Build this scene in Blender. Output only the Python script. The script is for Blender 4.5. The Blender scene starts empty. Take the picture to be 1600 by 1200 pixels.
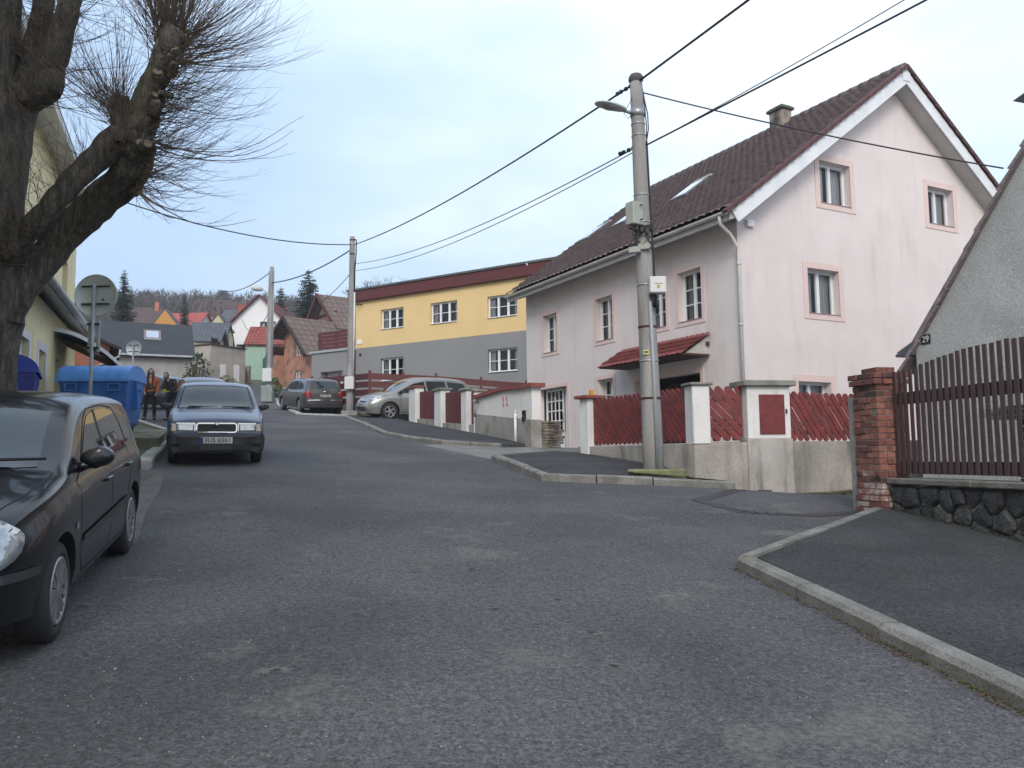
import bpy, bmesh, math, random
from mathutils import Vector, Matrix
from mathutils.bvhtree import BVHTree
R = math.radians
scene = bpy.context.scene
col = scene.collection
# ---------------------------------------------------------------- camera
FPX, PITCH, ROLL = 1261.0, R(5.14), R(.68)
EYE = Vector((0, 0, 1.6))
cf = Vector((0, math.cos(PITCH), math.sin(PITCH)))
_r0 = Vector((1, 0, 0)); _u0 = Vector((0, -math.sin(PITCH), math.cos(PITCH)))
cr = math.cos(ROLL)*_r0 - math.sin(ROLL)*_u0
cu = math.cos(ROLL)*_u0 + math.sin(ROLL)*_r0
cam = bpy.data.cameras.new('camera'); cam.sensor_width = 36; cam.lens = 36*FPX/1600
cam.clip_start = .05; cam.clip_end = 5000
co = bpy.data.objects.new('camera', cam); col.objects.link(co)
co.matrix_world = Matrix(((cr.x, cu.x, -cf.x, 0), (cr.y, cu.y, -cf.y, 0), (cr.z, cu.z, -cf.z, 1.6), (0, 0, 0, 1)))
scene.camera = co
# ---------------------------------------------------------------- light
SUN_EL, SUN_AZ = R(36), R(184)      # azimuth clockwise from +Y (the view direction)
scene.view_settings.view_transform = 'Standard'; scene.view_settings.look = 'None'
scene.view_settings.gamma = 1; scene.view_settings.exposure = .52
w = bpy.data.worlds.new('World'); scene.world = w; w.use_nodes = True
nt = w.node_tree; nt.nodes.clear(); N = nt.nodes.new; LK = nt.links.new
out = N('ShaderNodeOutputWorld'); bg = N('ShaderNodeBackground'); LK(bg.outputs[0], out.inputs[0])
sky = N('ShaderNodeTexSky'); sky.sky_type = 'NISHITA'; sky.sun_disc = False
sky.sun_elevation = SUN_EL; sky.sun_rotation = SUN_AZ; sky.air_density = 1.2; sky.dust_density = 3; sky.ozone_density = 1.5
# a cloud deck over the clear sky, thin and bluish low on the left, bright overhead to the right
tc = N('ShaderNodeTexCoord'); rp = N('ShaderNodeValToRGB')
nz = N('ShaderNodeTexNoise'); nz.inputs['Scale'].default_value = 2.1; nz.inputs['Detail'].default_value = 6; nz.inputs['Roughness'].default_value = .55
mp = N('ShaderNodeMapping'); mp.inputs['Scale'].default_value = (1, 1, 2.4); LK(tc.outputs['Generated'], mp.inputs[0]); LK(mp.outputs[0], nz.inputs['Vector'])
dt = N('ShaderNodeVectorMath'); dt.operation = 'DOT_PRODUCT'; LK(tc.outputs['Generated'], dt.inputs[0]); dt.inputs[1].default_value = Vector((.42, .60, .68)).normalized()
ad = N('ShaderNodeMath'); ad.operation = 'MULTIPLY_ADD'; LK(nz.outputs[0], ad.inputs[0]); ad.inputs[1].default_value = .74; LK(dt.outputs['Value'], ad.inputs[2])
sx = N('ShaderNodeSeparateXYZ'); LK(tc.outputs['Generated'], sx.inputs[0])      # the deck behind the camera is bright as well
bk = N('ShaderNodeMath'); bk.operation = 'MULTIPLY_ADD'; LK(sx.outputs['Y'], bk.inputs[0]); bk.inputs[1].default_value = -1.25; bk.inputs[2].default_value = .80
mxn = N('ShaderNodeMath'); mxn.operation = 'MAXIMUM'; LK(ad.outputs[0], mxn.inputs[0]); LK(bk.outputs[0], mxn.inputs[1])
mr = N('ShaderNodeMapRange'); LK(mxn.outputs[0], mr.inputs[0]); mr.inputs[1].default_value = .79; mr.inputs[2].default_value = 1.48
LK(mr.outputs[0], rp.inputs[0]); el_ = rp.color_ramp.elements
el_[0].position = .2; el_[0].color = (.40, .55, .77, 1); el_[1].position = .92; el_[1].color = (.90, .925, .97, 1)
for p_, c_ in ((.42, (.49, .635, .83, 1)), (.60, (.63, .745, .89, 1)), (.76, (.78, .86, .96, 1))):
    q = el_.new(p_); q.color = c_
sc_ = N('ShaderNodeMix'); sc_.data_type = 'RGBA'; sc_.blend_type = 'MIX'; sc_.inputs[0].default_value = .9
mul = N('ShaderNodeVectorMath'); mul.operation = 'SCALE'; LK(rp.outputs[0], mul.inputs[0]); mul.inputs['Scale'].default_value = 12.5
LK(sky.outputs[0], sc_.inputs[6]); LK(mul.outputs[0], sc_.inputs[7])
LK(sc_.outputs[2], bg.inputs[0]); bg.inputs[1].default_value = .09
sl = bpy.data.lights.new('sun', 'SUN'); sl.energy = 1.5; sl.angle = R(22); sl.color = (1, .93, .86)
so = bpy.data.objects.new('sun', sl); col.objects.link(so)
sd = Vector((math.sin(SUN_AZ)*math.cos(SUN_EL), math.cos(SUN_AZ)*math.cos(SUN_EL), math.sin(SUN_EL)))
so.rotation_euler = sd.to_track_quat('Z', 'Y').to_euler(); so.location = (20, -20, 40)
# ---------------------------------------------------------------- pixel helpers
def ray(px, py): return cf + cr*((px-800)/FPX) - cu*((py-600)/FPX)
def at(px, py, Y):
    d = ray(px, py); return EYE + d*(Y/d.y)
SH = R(21.999); SD = Vector((-math.sin(SH), math.cos(SH), 0)); SN = Vector((math.cos(SH), math.sin(SH), 0))   # the street's direction
def smooth(a, b, t):
    t = max(0, min(1, (t-a)/(b-a))); return t*t*(3-2*t)
def inpoly(x, y, P):
    c = False; j = len(P)-1
    for i in range(len(P)):
        if (P[i][1] > y) != (P[j][1] > y) and x < (P[j][0]-P[i][0])*(y-P[i][1])/(P[j][1]-P[i][1])+P[i][0]: c = not c
        j = i
    return c
YARD = [(1.45, 17.3), (3.2, 14.1), (9, 15.1), (14, 20), (18, 30), (2.0, 36), (-3.6, 30), (-.9, 23.3), (.55, 19.9)]
def gr(x, y):
    s = -.3746*x + .9272*y
    z = .1*s
    if s > 48: z += .05*(min(s, 120)-48)
    if s > 120:
        t = s-120; k = .105*(1-.5*smooth(-.1, .5, x/max(y, 1)+.25))
        z += k*min(t, 290) - .1*max(0, t-290)
        z += 4*math.sin(x*.013+1)*min(1, t/120)
    z -= .24*math.exp(-((x-5.3)/1.7)**2-((y-13.9)/.9)**2)
    z -= .12*math.exp(-((x-3.5)/.9)**2-((y-13.9)/.5)**2)
    return z
def gz(x, y):
    if y > 13.9 and all(inpoly(x+a, y+b, YARD) for a in (-.4, .4) for b in (-.4, .4)): return 1.76
    return gr(x, y)
def gi(px, py, off=0):
    d = ray(px, py); t = 1.
    while t < 400:
        p = EYE + d*t
        if p.z < gr(p.x, p.y)+off: return p
        t += .02 if t < 60 else .2
    return p
# ---------------------------------------------------------------- materials
MATS = {}
def mat(key, c1, c2=None, rough=.8, scale=3., lo=.35, hi=.65, fine=.0, fscale=60., bump=0., bscale=40., metal=0., spec=.5, coat=0., stain=None, stretch=(1, 1, 1), detail=6):
    if key in MATS: return MATS[key]
    m = bpy.data.materials.new(key); m.use_nodes = True; t = m.node_tree; b = t.nodes['Principled BSDF']
    n = t.nodes.new; l = t.links.new
    b.inputs['Roughness'].default_value = rough; b.inputs['Metallic'].default_value = metal
    b.inputs['Specular IOR Level'].default_value = spec; b.inputs['Coat Weight'].default_value = coat; b.inputs['Coat Roughness'].default_value = .03
    tcn = n('ShaderNodeTexCoord'); mpn = n('ShaderNodeMapping'); l(tcn.outputs['Object'], mpn.inputs[0]); mpn.inputs['Scale'].default_value = stretch
    c2 = c2 or tuple(v*.82 for v in c1)
    nn = n('ShaderNodeTexNoise'); nn.inputs['Scale'].default_value = scale; nn.inputs['Detail'].default_value = detail; l(mpn.outputs[0], nn.inputs['Vector'])
    cr_ = n('ShaderNodeValToRGB'); l(nn.outputs[0], cr_.inputs[0]); el = cr_.color_ramp.elements
    el[0].position = lo; el[0].color = (*c1, 1); el[1].position = hi; el[1].color = (*c2, 1)
    last = cr_.outputs[0]
    if fine:
        f = n('ShaderNodeTexNoise'); f.inputs['Scale'].default_value = fscale; f.inputs['Detail'].default_value = 3; l(mpn.outputs[0], f.inputs['Vector'])
        mrn = n('ShaderNodeMapRange'); l(f.outputs[0], mrn.inputs[0]); mrn.inputs[1].default_value = .3; mrn.inputs[2].default_value = .7; mrn.inputs[3].default_value = 1-fine; mrn.inputs[4].default_value = 1+fine
        v = n('ShaderNodeVectorMath'); v.operation = 'SCALE'; l(last, v.inputs[0]); l(mrn.outputs[0], v.inputs['Scale']); last = v.outputs[0]
    if stain:      # (colour, scale, lo, hi, stretch)
        s2 = n('ShaderNodeTexNoise'); s2.inputs['Scale'].default_value = stain[1]; s2.inputs['Detail'].default_value = 9; s2.inputs['Roughness'].default_value = .62
        m2 = n('ShaderNodeMapping'); l(tcn.outputs['Object'], m2.inputs[0]); m2.inputs['Scale'].default_value = stain[4] if len(stain) > 4 else (1, 1, 1); m2.inputs['Location'].default_value = (3.1, 7.7, 1.3); l(m2.outputs[0], s2.inputs['Vector'])
        r2 = n('ShaderNodeMapRange'); l(s2.outputs[0], r2.inputs[0]); r2.inputs[1].default_value = stain[2]; r2.inputs[2].default_value = stain[3]
        mx = n('ShaderNodeMix'); mx.data_type = 'RGBA'; l(r2.outputs[0], mx.inputs[0]); l(last, mx.inputs[6]); mx.inputs[7].default_value = (*stain[0], 1); last = mx.outputs[2]
    l(last, b.inputs['Base Color'])
    if bump:
        bn = n('ShaderNodeTexNoise'); bn.inputs['Scale'].default_value = bscale; bn.inputs['Detail'].default_value = 4; l(mpn.outputs[0], bn.inputs['Vector'])
        bp = n('ShaderNodeBump'); bp.inputs['Strength'].default_value = bump; bp.inputs['Distance'].default_value = .02; l(bn.outputs[0], bp.inputs['Height']); l(bp.outputs[0], b.inputs['Normal'])
    MATS[key] = m; return m
def brickmat(key, c1, c2, mortar, bw=.25, bh=.075, ms=.012, offy=0, patch=None):
    if key in MATS: return MATS[key]
    m = bpy.data.materials.new(key); m.use_nodes = True; t = m.node_tree; b = t.nodes['Principled BSDF']; n = t.nodes.new; l = t.links.new
    b.inputs['Roughness'].default_value = .9
    u = n('ShaderNodeTexCoord'); br = n('ShaderNodeTexBrick'); l(u.outputs['UV'], br.inputs['Vector'])
    br.inputs['Scale'].default_value = 1; br.inputs['Brick Width'].default_value = bw; br.inputs['Row Height'].default_value = bh; br.inputs['Mortar Size'].default_value = ms
    br.inputs['Color1'].default_value = (*c1, 1); br.inputs['Color2'].default_value = (*c2, 1); br.inputs['Mortar'].default_value = (*mortar, 1)
    nn = n('ShaderNodeTexNoise'); nn.inputs['Scale'].default_value = 1.3; nn.inputs['Detail'].default_value = 6; l(u.outputs['UV'], nn.inputs['Vector'])
    r_ = n('ShaderNodeMapRange'); l(nn.outputs[0], r_.inputs[0]); r_.inputs[1].default_value = .46; r_.inputs[2].default_value = .62
    mx = n('ShaderNodeMix'); mx.data_type = 'RGBA'; l(r_.outputs[0], mx.inputs[0]); l(br.outputs[0], mx.inputs[6]); mx.inputs[7].default_value = (*(patch or mortar), 1)
    if patch:
        l(mx.outputs[2], b.inputs['Base Color'])
    else:
        mx.inputs[7].default_value = (*[v*.6 for v in c1], 1); r_.inputs[4].default_value = .5; l(mx.outputs[2], b.inputs['Base Color'])
    bp = n('ShaderNodeBump'); bp.inputs['Strength'].default_value = .6; bp.inputs['Distance'].default_value = .01; bp.invert = True; l(br.outputs['Fac'], bp.inputs['Height']); l(bp.outputs[0], b.inputs['Normal'])
    MATS[key] = m; return m
def rooftex(key, c1, c2, cw=.3, rh=.34, rough=.8, depth=.03):
    """rows of roof tiles seen from afar: ridges and courses as relief"""
    if key in MATS: return MATS[key]
    m = bpy.data.materials.new(key); m.use_nodes = True; t = m.node_tree; b = t.nodes['Principled BSDF']; n = t.nodes.new; l = t.links.new
    b.inputs['Roughness'].default_value = rough; b.inputs['Specular IOR Level'].default_value = .3
    u = n('ShaderNodeTexCoord'); br = n('ShaderNodeTexBrick'); l(u.outputs['UV'], br.inputs['Vector']); br.offset = 0
    br.inputs['Scale'].default_value = 1; br.inputs['Brick Width'].default_value = cw; br.inputs['Row Height'].default_value = rh; br.inputs['Mortar Size'].default_value = .03
    br.inputs['Color1'].default_value = (*c1, 1); br.inputs['Color2'].default_value = (*c2, 1); br.inputs['Mortar'].default_value = (*[v*.45 for v in c1], 1)
    nn = n('ShaderNodeTexNoise'); nn.inputs['Scale'].default_value = .8; nn.inputs['Detail'].default_value = 6; l(u.outputs['UV'], nn.inputs['Vector'])
    r_ = n('ShaderNodeMapRange'); l(nn.outputs[0], r_.inputs[0]); r_.inputs[3].default_value = .7; r_.inputs[4].default_value = 1.3
    v = n('ShaderNodeVectorMath'); v.operation = 'SCALE'; l(br.outputs[0], v.inputs[0]); l(r_.outputs[0], v.inputs['Scale']); l(v.outputs[0], b.inputs['Base Color'])
    bp = n('ShaderNodeBump'); bp.inputs['Strength'].default_value = .8; bp.inputs['Distance'].default_value = depth; bp.invert = True; l(br.outputs['Fac'], bp.inputs['Height']); l(bp.outputs[0], b.inputs['Normal'])
    MATS[key] = m; return m
def glassmat(key, tint=(.88, .9, .9), t=.95, ior=1.5):
    if key in MATS: return MATS[key]
    m = bpy.data.materials.new(key); m.use_nodes = True; nt_ = m.node_tree; nt_.nodes.clear(); n = nt_.nodes.new; l = nt_.links.new
    o = n('ShaderNodeOutputMaterial'); mx = n('ShaderNodeMixShader'); tr = n('ShaderNodeBsdfTransparent'); gl = n('ShaderNodeBsdfGlossy')
    tr.inputs[0].default_value = (*[v*t for v in tint], 1); gl.inputs['Roughness'].default_value = .015
    nz_ = n('ShaderNodeTexNoise'); nz_.inputs['Scale'].default_value = 1.2; tcn = n('ShaderNodeTexCoord'); l(tcn.outputs['Object'], nz_.inputs['Vector'])
    bp = n('ShaderNodeBump'); bp.inputs['Strength'].default_value = .12; bp.inputs['Distance'].default_value = .02; l(nz_.outputs[0], bp.inputs['Height'])
    fr = n('ShaderNodeFresnel'); fr.inputs[0].default_value = ior; l(bp.outputs[0], gl.inputs['Normal'])
    l(fr.outputs[0], mx.inputs[0]); l(tr.outputs[0], mx.inputs[1]); l(gl.outputs[0], mx.inputs[2]); l(mx.outputs[0], o.inputs[0])
    MATS[key] = m; return m
# ---------------------------------------------------------------- mesh building
class MB:
    def __init__(s): s.v = []; s.f = []; s.m = []; s.s = []
    def add(s, vs, fs, mi=0, sm=False):
        o = len(s.v); s.v += [tuple(p) for p in vs]
        for f in fs: s.f.append([i+o for i in f]); s.m.append(mi); s.s.append(sm)
        return s
    def box(s, x0, x1, y0, y1, z0, z1, mi=0):
        return s.add([(x0, y0, z0), (x1, y0, z0), (x1, y1, z0), (x0, y1, z0), (x0, y0, z1), (x1, y0, z1), (x1, y1, z1), (x0, y1, z1)],
                     [(0, 3, 2, 1), (4, 5, 6, 7), (0, 1, 5, 4), (1, 2, 6, 5), (2, 3, 7, 6), (3, 0, 4, 7)], mi)
    def obox(s, c, ax, h, mi=0):
        c = Vector(c); a = [Vector(q)*k for q, k in zip(ax, h)]
        vs = [c+a[0]*i+a[1]*j+a[2]*k for k in (-1, 1) for i, j in ((-1, -1), (1, -1), (1, 1), (-1, 1))]
        return s.add(vs, [(0, 3, 2, 1), (4, 5, 6, 7), (0, 1, 5, 4), (1, 2, 6, 5), (2, 3, 7, 6), (3, 0, 4, 7)], mi)
    def beam(s, a, b, w, h, up=(0, 0, 1), mi=0):
        a = Vector(a); b = Vector(b); d = (b-a); L = d.length; d = d/L; up = Vector(up)
        sd_ = d.cross(up).normalized(); u2 = sd_.cross(d)
        return s.obox((a+b)/2, (d, sd_, u2), (L/2, w/2, h/2), mi)
    def prism(s, poly, o, u, v, n, d0, d1, mi=0, sm=False):
        o = Vector(o); u = Vector(u); v = Vector(v); n = Vector(n); k = len(poly)
        vs = [o+u*a+v*b+n*d0 for a, b in poly]+[o+u*a+v*b+n*d1 for a, b in poly]
        s.add(vs, [tuple(range(k))[::-1], tuple(range(k, 2*k))], mi)
        o2 = len(s.v)-2*k
        for i in range(k):
            j = (i+1) % k; s.f.append([o2+i, o2+j, o2+j+k, o2+i+k]); s.m.append(mi); s.s.append(sm)
        return s
    def tube(s, pts, rad, n=8, cap=True, mi=0, sm=True):
        pts = [Vector(p) for p in pts]
        if not hasattr(rad, '__len__'): rad = [rad]*len(pts)
        ref = None; vs = []
        for i, p in enumerate(pts):
            d = (pts[min(i+1, len(pts)-1)]-pts[max(i-1, 0)]).normalized()
            if ref is None: ref = d.orthogonal().normalized()
            a = (ref-d*ref.dot(d)); a = a.normalized() if a.length > 1e-6 else d.orthogonal().normalized(); ref = a; b = d.cross(a)
            vs += [p+(a*math.cos(2*math.pi*k/n)+b*math.sin(2*math.pi*k/n))*rad[i] for k in range(n)]
        fs = [(i*n+k, i*n+(k+1) % n, (i+1)*n+(k+1) % n, (i+1)*n+k) for i in range(len(pts)-1) for k in range(n)]
        s.add(vs, fs, mi, sm)
        if cap and n > 2:
            o = len(s.v)-len(vs); s.f.append([o+k for k in range(n)][::-1]); s.m.append(mi); s.s.append(False)
            s.f.append([o+len(vs)-n+k for k in range(n)]); s.m.append(mi); s.s.append(False)
        return s
    def lathe(s, prof, n=24, o=(0, 0, 0), ax=(0, 0, 1), mi=0, sm=True):
        ax = Vector(ax).normalized(); a = ax.orthogonal().normalized(); b = ax.cross(a); o = Vector(o)
        vs = [o+ax*z+(a*math.cos(2*math.pi*k/n)+b*math.sin(2*math.pi*k/n))*r for r, z in prof for k in range(n)]
        fs = [(i*n+k, i*n+(k+1) % n, (i+1)*n+(k+1) % n, (i+1)*n+k) for i in range(len(prof)-1) for k in range(n)]
        return s.add(vs, fs, mi, sm)
    def quad(s, a, b, c, d, mi=0): return s.add([a, b, c, d], [(0, 1, 2, 3)], mi)
    def build(s, name, mats, parent=None, world=False, bevel=0, fix=True, seg=1):
        if not isinstance(mats, (list, tuple)): mats = [mats]
        vs = [Vector(p) for p in s.v]; loc = Vector((0, 0, 0))
        if parent is None:
            xs = [p.x for p in vs]; ys = [p.y for p in vs]; zs = [p.z for p in vs]
            loc = Vector(((min(xs)+max(xs))/2, (min(ys)+max(ys))/2, min(zs))); vs = [p-loc for p in vs]
        elif world:
            M = Matrix(ROOTM[parent.name]).inverted(); vs = [M@p for p in vs]
        me = bpy.data.meshes.new(name); me.from_pydata([tuple(p) for p in vs], [], s.f)
        for m in mats: me.materials.append(m)
        me.polygons.foreach_set('material_index', s.m); me.polygons.foreach_set('use_smooth', s.s)
        if fix or bevel:
            bm = bmesh.new(); bm.from_mesh(me)
            if fix: bmesh.ops.recalc_face_normals(bm, faces=bm.faces)
            if bevel:
                ed = [e for e in bm.edges if len(e.link_faces) == 2 and e.calc_face_angle(0) > .6]
                bmesh.ops.bevel(bm, geom=ed, offset=bevel, segments=seg, affect='EDGES', clamp_overlap=True)
            bm.to_mesh(me); bm.free()
        uv = me.uv_layers.new(name='UVMap'); dat = [0.0]*(2*len(me.loops)); V = me.vertices; LV = me.loops
        for p in me.polygons:
            nx, ny, nz_ = [abs(q) for q in p.normal]; k = 2 if nz_ > max(nx, ny)*1.6 else (0 if nx > ny else 1)
            for li in p.loop_indices:
                c = V[LV[li].vertex_index].co
                a, b = (c.y, c.z) if k == 0 else ((c.x, c.z) if k == 1 else (c.x, c.y))
                dat[2*li] = a; dat[2*li+1] = b
        uv.data.foreach_set('uv', dat)
        o = bpy.data.objects.new(name, me); col.objects.link(o); o.location = loc
        if parent is not None: o.parent = parent
        me.update(); return o
ROOTM = {}
def tag(o, label=None, cat=None, group=None, kind=None):
    if label: o['label'] = label
    if cat: o['category'] = cat
    if group: o['group'] = group
    if kind: o['kind'] = kind
    return o
def thing(name, label, cat, loc=(0, 0, 0), rz=0, group=None, M=None):
    o = bpy.data.objects.new(name, None); col.objects.link(o); o.empty_display_size = .2
    if M is None: M = Matrix.Translation(Vector(loc)) @ Matrix.Rotation(rz, 4, 'Z')
    o.matrix_world = M; o.location, q, _ = M.decompose(); o.rotation_euler = q.to_euler()
    ROOTM[o.name] = [list(r) for r in M]
    return tag(o, label, cat, group)
def copytree(o, M=None, parent=None):
    c = o.copy(); col.objects.link(c)
    if parent is not None: c.parent = parent
    elif M is not None:
        c.location, q, _ = M.decompose(); c.rotation_euler = q.to_euler(); ROOTM[c.name] = [list(r) for r in M]
    for ch in [x for x in bpy.data.objects if x.parent == o]: copytree(ch, None, c)
    return c
def structure(name, mb, m, **k):
    o = mb.build(name, m, **k); o['kind'] = 'structure'; return o
class Fr:
    """a vertical wall plane: a along it, b outward, z height above the thing's base"""
    def __init__(s, o, u, n, zo=0): s.o = Vector((o[0], o[1], -zo)); s.u = Vector((*u[:2], 0)); s.n = Vector((*n[:2], 0))
    def p(s, a, b, z): return s.o+s.u*a+s.n*b+Vector((0, 0, z))
    def box(s, mb, a0, a1, b0, b1, z0, z1, mi=0):
        return mb.obox(s.p((a0+a1)/2, (b0+b1)/2, (z0+z1)/2), (s.u, s.n, (0, 0, 1)), ((a1-a0)/2, (b1-b0)/2, (z1-z0)/2), mi)
    def prism(s, mb, poly, b0, b1, mi=0): return mb.prism(poly, s.p(0, 0, 0), s.u, (0, 0, 1), s.n, b0, b1, mi)
def interp(P, x):
    if x <= P[0][0]: return P[0][1]
    for (a, b), (c, d) in zip(P, P[1:]):
        if x <= c: return b+(d-b)*(x-a)/(c-a) if c > a else d
    return P[-1][1]
def wall(mb, fr, a0, a1, zb, top, ops=(), depth=.2, mi=0, mr=None, zsplit=None, mi2=0):
    """one wall face with openings (a0,a1,z0,z1) and their reveals; top is a number or a list of (a,z)"""
    if not isinstance(top, (list, tuple)): top = [(a0, top), (a1, top)]
    mr = mi if mr is None else mr
    cuts = sorted({a0, a1, *[o[0] for o in ops], *[o[1] for o in ops], *[t[0] for t in top if a0 < t[0] < a1]})
    for u0, u1 in zip(cuts, cuts[1:]):
        if u1-u0 < 1e-5: continue
        segs = []; z = zb
        for o in sorted([o for o in ops if o[0] <= u0+1e-6 and o[1] >= u1-1e-6], key=lambda o: o[2]):
            segs.append((z, z, o[2], o[2])); z = o[3]
        segs.append((z, z, interp(top, u0+1e-7), interp(top, u1-1e-7)))
        for a, b, c, d in segs:
            if max(c, d)-a < 1e-4: continue
            if zsplit and a < zsplit < min(c, d):
                mb.add([fr.p(u0, 0, a), fr.p(u1, 0, b), fr.p(u1, 0, zsplit), fr.p(u0, 0, zsplit)], [(0, 1, 2, 3)], mi2)
                a = b = zsplit; k = mi
            else: k = mi2 if zsplit and max(c, d) <= zsplit+1e-4 else mi
            mb.add([fr.p(u0, 0, a), fr.p(u1, 0, b), fr.p(u1, 0, d), fr.p(u0, 0, c)], [(0, 1, 2, 3)], k)
    for o in ops:
        mr_ = mi2 if zsplit and o[3] < zsplit else mr
        q = [fr.p(o[0], 0, o[2]), fr.p(o[1], 0, o[2]), fr.p(o[1], 0, o[3]), fr.p(o[0], 0, o[3])]
        r_ = [p-fr.n*depth for p in q]
        for i in range(4):
            j = (i+1) % 4; mb.add([q[i], q[j], r_[j], r_[i]], [(0, 1, 2, 3)], mr_)
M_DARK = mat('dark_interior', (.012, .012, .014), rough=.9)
M_PANE = glassmat('window_glass', ior=1.5)
M_WHITE = mat('white_paint', (.78, .79, .8), (.70, .71, .72), rough=.45, scale=2)
M_CURT = mat('net_curtain', (.78, .79, .80), (.58, .59, .61), rough=.9, scale=3, stretch=(14, 14, .6))
def window(root, fr, a0, a1, z0, z1, depth=.2, cols=2, bars=0, frame=None, trim=None, tw=.17, sill=None, curtain=.6, name='window', fw=.06, so_=.05, extra=None, mid=.09, dark=None):
    frame = frame or M_WHITE
    f = MB(); b1 = -depth+.0; b0 = b1-.07
    fr.box(f, a0, a0+fw, b0, b1, z0, z1); fr.box(f, a1-fw, a1, b0, b1, z0, z1)
    fr.box(f, a0+fw, a1-fw, b0, b1, z1-fw, z1); fr.box(f, a0+fw, a1-fw, b0, b1, z0, z0+fw)
    cw = (a1-a0-2*fw-(cols-1)*mid)/cols
    for c in range(cols):
        x = a0+fw+c*(cw+mid)
        if c < cols-1: fr.box(f, x+cw, x+cw+mid, b0, b1+.012, z0+fw, z1-fw)
        for k in range(bars):
            z = z0+fw+(z1-z0-2*fw)*(k+1)/(bars+1); fr.box(f, x, x+cw, b0+.02, b1-.012, z-.014, z+.014)
    w_ = f.build(name, frame, root)
    g = MB(); bb = b0+.03; g.add([fr.p(a0+fw*.5, bb, z0+fw*.5), fr.p(a1-fw*.5, bb, z0+fw*.5), fr.p(a1-fw*.5, bb, z1-fw*.5), fr.p(a0+fw*.5, bb, z1-fw*.5)], [(0, 1, 2, 3)])
    if fr.u.cross(Vector((0, 0, 1))).dot(fr.n) < 0: g.f = [f_[::-1] for f_ in g.f]
    g.build('pane', M_PANE, w_, fix=False)
    k = MB(); bi = b0-.5
    q = [fr.p(a0-.2, b0-.001, z0-.1), fr.p(a1+.2, b0-.001, z0-.1), fr.p(a1+.2, b0-.001, z1+.1), fr.p(a0-.2, b0-.001, z1+.1)]; r_ = [p+fr.n*(bi-b0) for p in q]
    k.add(q+r_, [(4, 5, 6, 7), (0, 1, 5, 4), (1, 2, 6, 5), (2, 3, 7, 6), (3, 0, 4, 7)]); k.build('room', dark or M_DARK, w_)
    if curtain:
        c = MB(); rr = random.Random(int((a0+z0)*1000)); n = max(6, int((a1-a0)/.07)); pa = []
        for side in (0, 1):
            wd = (a1-a0)*curtain*.5
            s0 = a0 if side == 0 else a1-wd
            pts = [(s0+wd*i/n, b0-.09+.02*math.sin(i*2.1+side)+.01*rr.random()) for i in range(n+1)]
            for (x, b), (x2, b2) in zip(pts, pts[1:]): c.add([fr.p(x, b, z0), fr.p(x2, b2, z0), fr.p(x2, b2, z1), fr.p(x, b, z1)], [(0, 1, 2, 3)])
        c.build('curtain', M_CURT, w_)
    if trim:
        t = MB(); d = .018
        fr.box(t, a0-tw, a0, -.01, d, z0-tw*.85, z1+tw); fr.box(t, a1, a1+tw, -.01, d, z0-tw*.85, z1+tw)
        fr.box(t, a0, a1, -.01, d, z1, z1+tw); fr.box(t, a0, a1, -.01, d, z0-tw*.85, z0-.003); t.build('trim', trim, w_)
    if sill:
        t = MB(); fr.box(t, a0+.005, a1-.005, b1-.01, so_, z0-.002, z0+.022); t.build('sill', sill, w_)
    return w_
def tiles(mb, O, U, V, W, L, cw=.3, rh=.34, amp=.022, step=.03, seg=5, mi=0):
    """pantiles: O top corner, U along the ridge, V down the slope"""
    O = Vector(O); U = Vector(U).normalized(); V = Vector(V).normalized(); Nn = U.cross(V).normalized()
    if Nn.z < 0: Nn = -Nn
    nc = max(1, round(W/cw)); nr = max(1, round(L/rh)); cw = W/nc; rh = L/nr
    us = [(c+k/seg)*cw for c in range(nc) for k in range(seg)]+[W]
    prof = [amp*(abs(math.sin(math.pi*((u/cw) % 1)))**.7) for u in us]; n = len(us)
    rr = random.Random(7)
    vs = []
    for r_ in range(nr):
        j = [rr.uniform(-.006, .006) for _ in range(nc+1)]
        for e_, t in ((0, r_*rh), (1, (r_+1)*rh+.02)):
            for i, u in enumerate(us): vs.append(O+U*u+V*t+Nn*(prof[i]+step*e_+.012+j[min(nc, i//seg)]*e_))
    fs = []
    for r_ in range(nr):
        b = r_*2*n
        fs += [(b+i, b+i+1, b+n+i+1, b+n+i) for i in range(n-1)]
        if r_ < nr-1: c = b+2*n; fs += [(b+n+i, b+n+i+1, c+i+1, c+i) for i in range(n-1)]
    mb.add(vs, fs, mi, True)
def textmesh(s, size, name, m, parent, M, ext=.002):
    cu_ = bpy.data.curves.new('txt', 'FONT'); cu_.body = s; cu_.size = size; cu_.extrude = ext; cu_.align_x = 'CENTER'; cu_.align_y = 'CENTER'
    o = bpy.data.objects.new('txt', cu_); col.objects.link(o); bpy.context.view_layer.update()
    me = bpy.data.meshes.new_from_object(o.evaluated_get(bpy.context.evaluated_depsgraph_get()))
    bpy.data.objects.remove(o); bpy.data.curves.remove(cu_)
    me.transform(M); me.materials.clear(); me.materials.append(m); me.name = name
    r_ = bpy.data.objects.new(name, me); col.objects.link(r_); r_.parent = parent; return r_
def basis(o, x, y, z):
    x = Vector(x); y = Vector(y); z = Vector(z); o = Vector(o)
    return Matrix(((x.x, y.x, z.x, o.x), (x.y, y.y, z.y, o.y), (x.z, y.z, z.z, o.z), (0, 0, 0, 1)))
# ================================================================ ground, road, pavements
M_ASPH = mat('asphalt', (.106, .104, .110), (.072, .071, .077), rough=.88, scale=.5, lo=.38, hi=.62, fine=.5, fscale=70, bump=.9, bscale=75, stain=((.135, .132, .125), .8, .60, .68), spec=.3)

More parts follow.
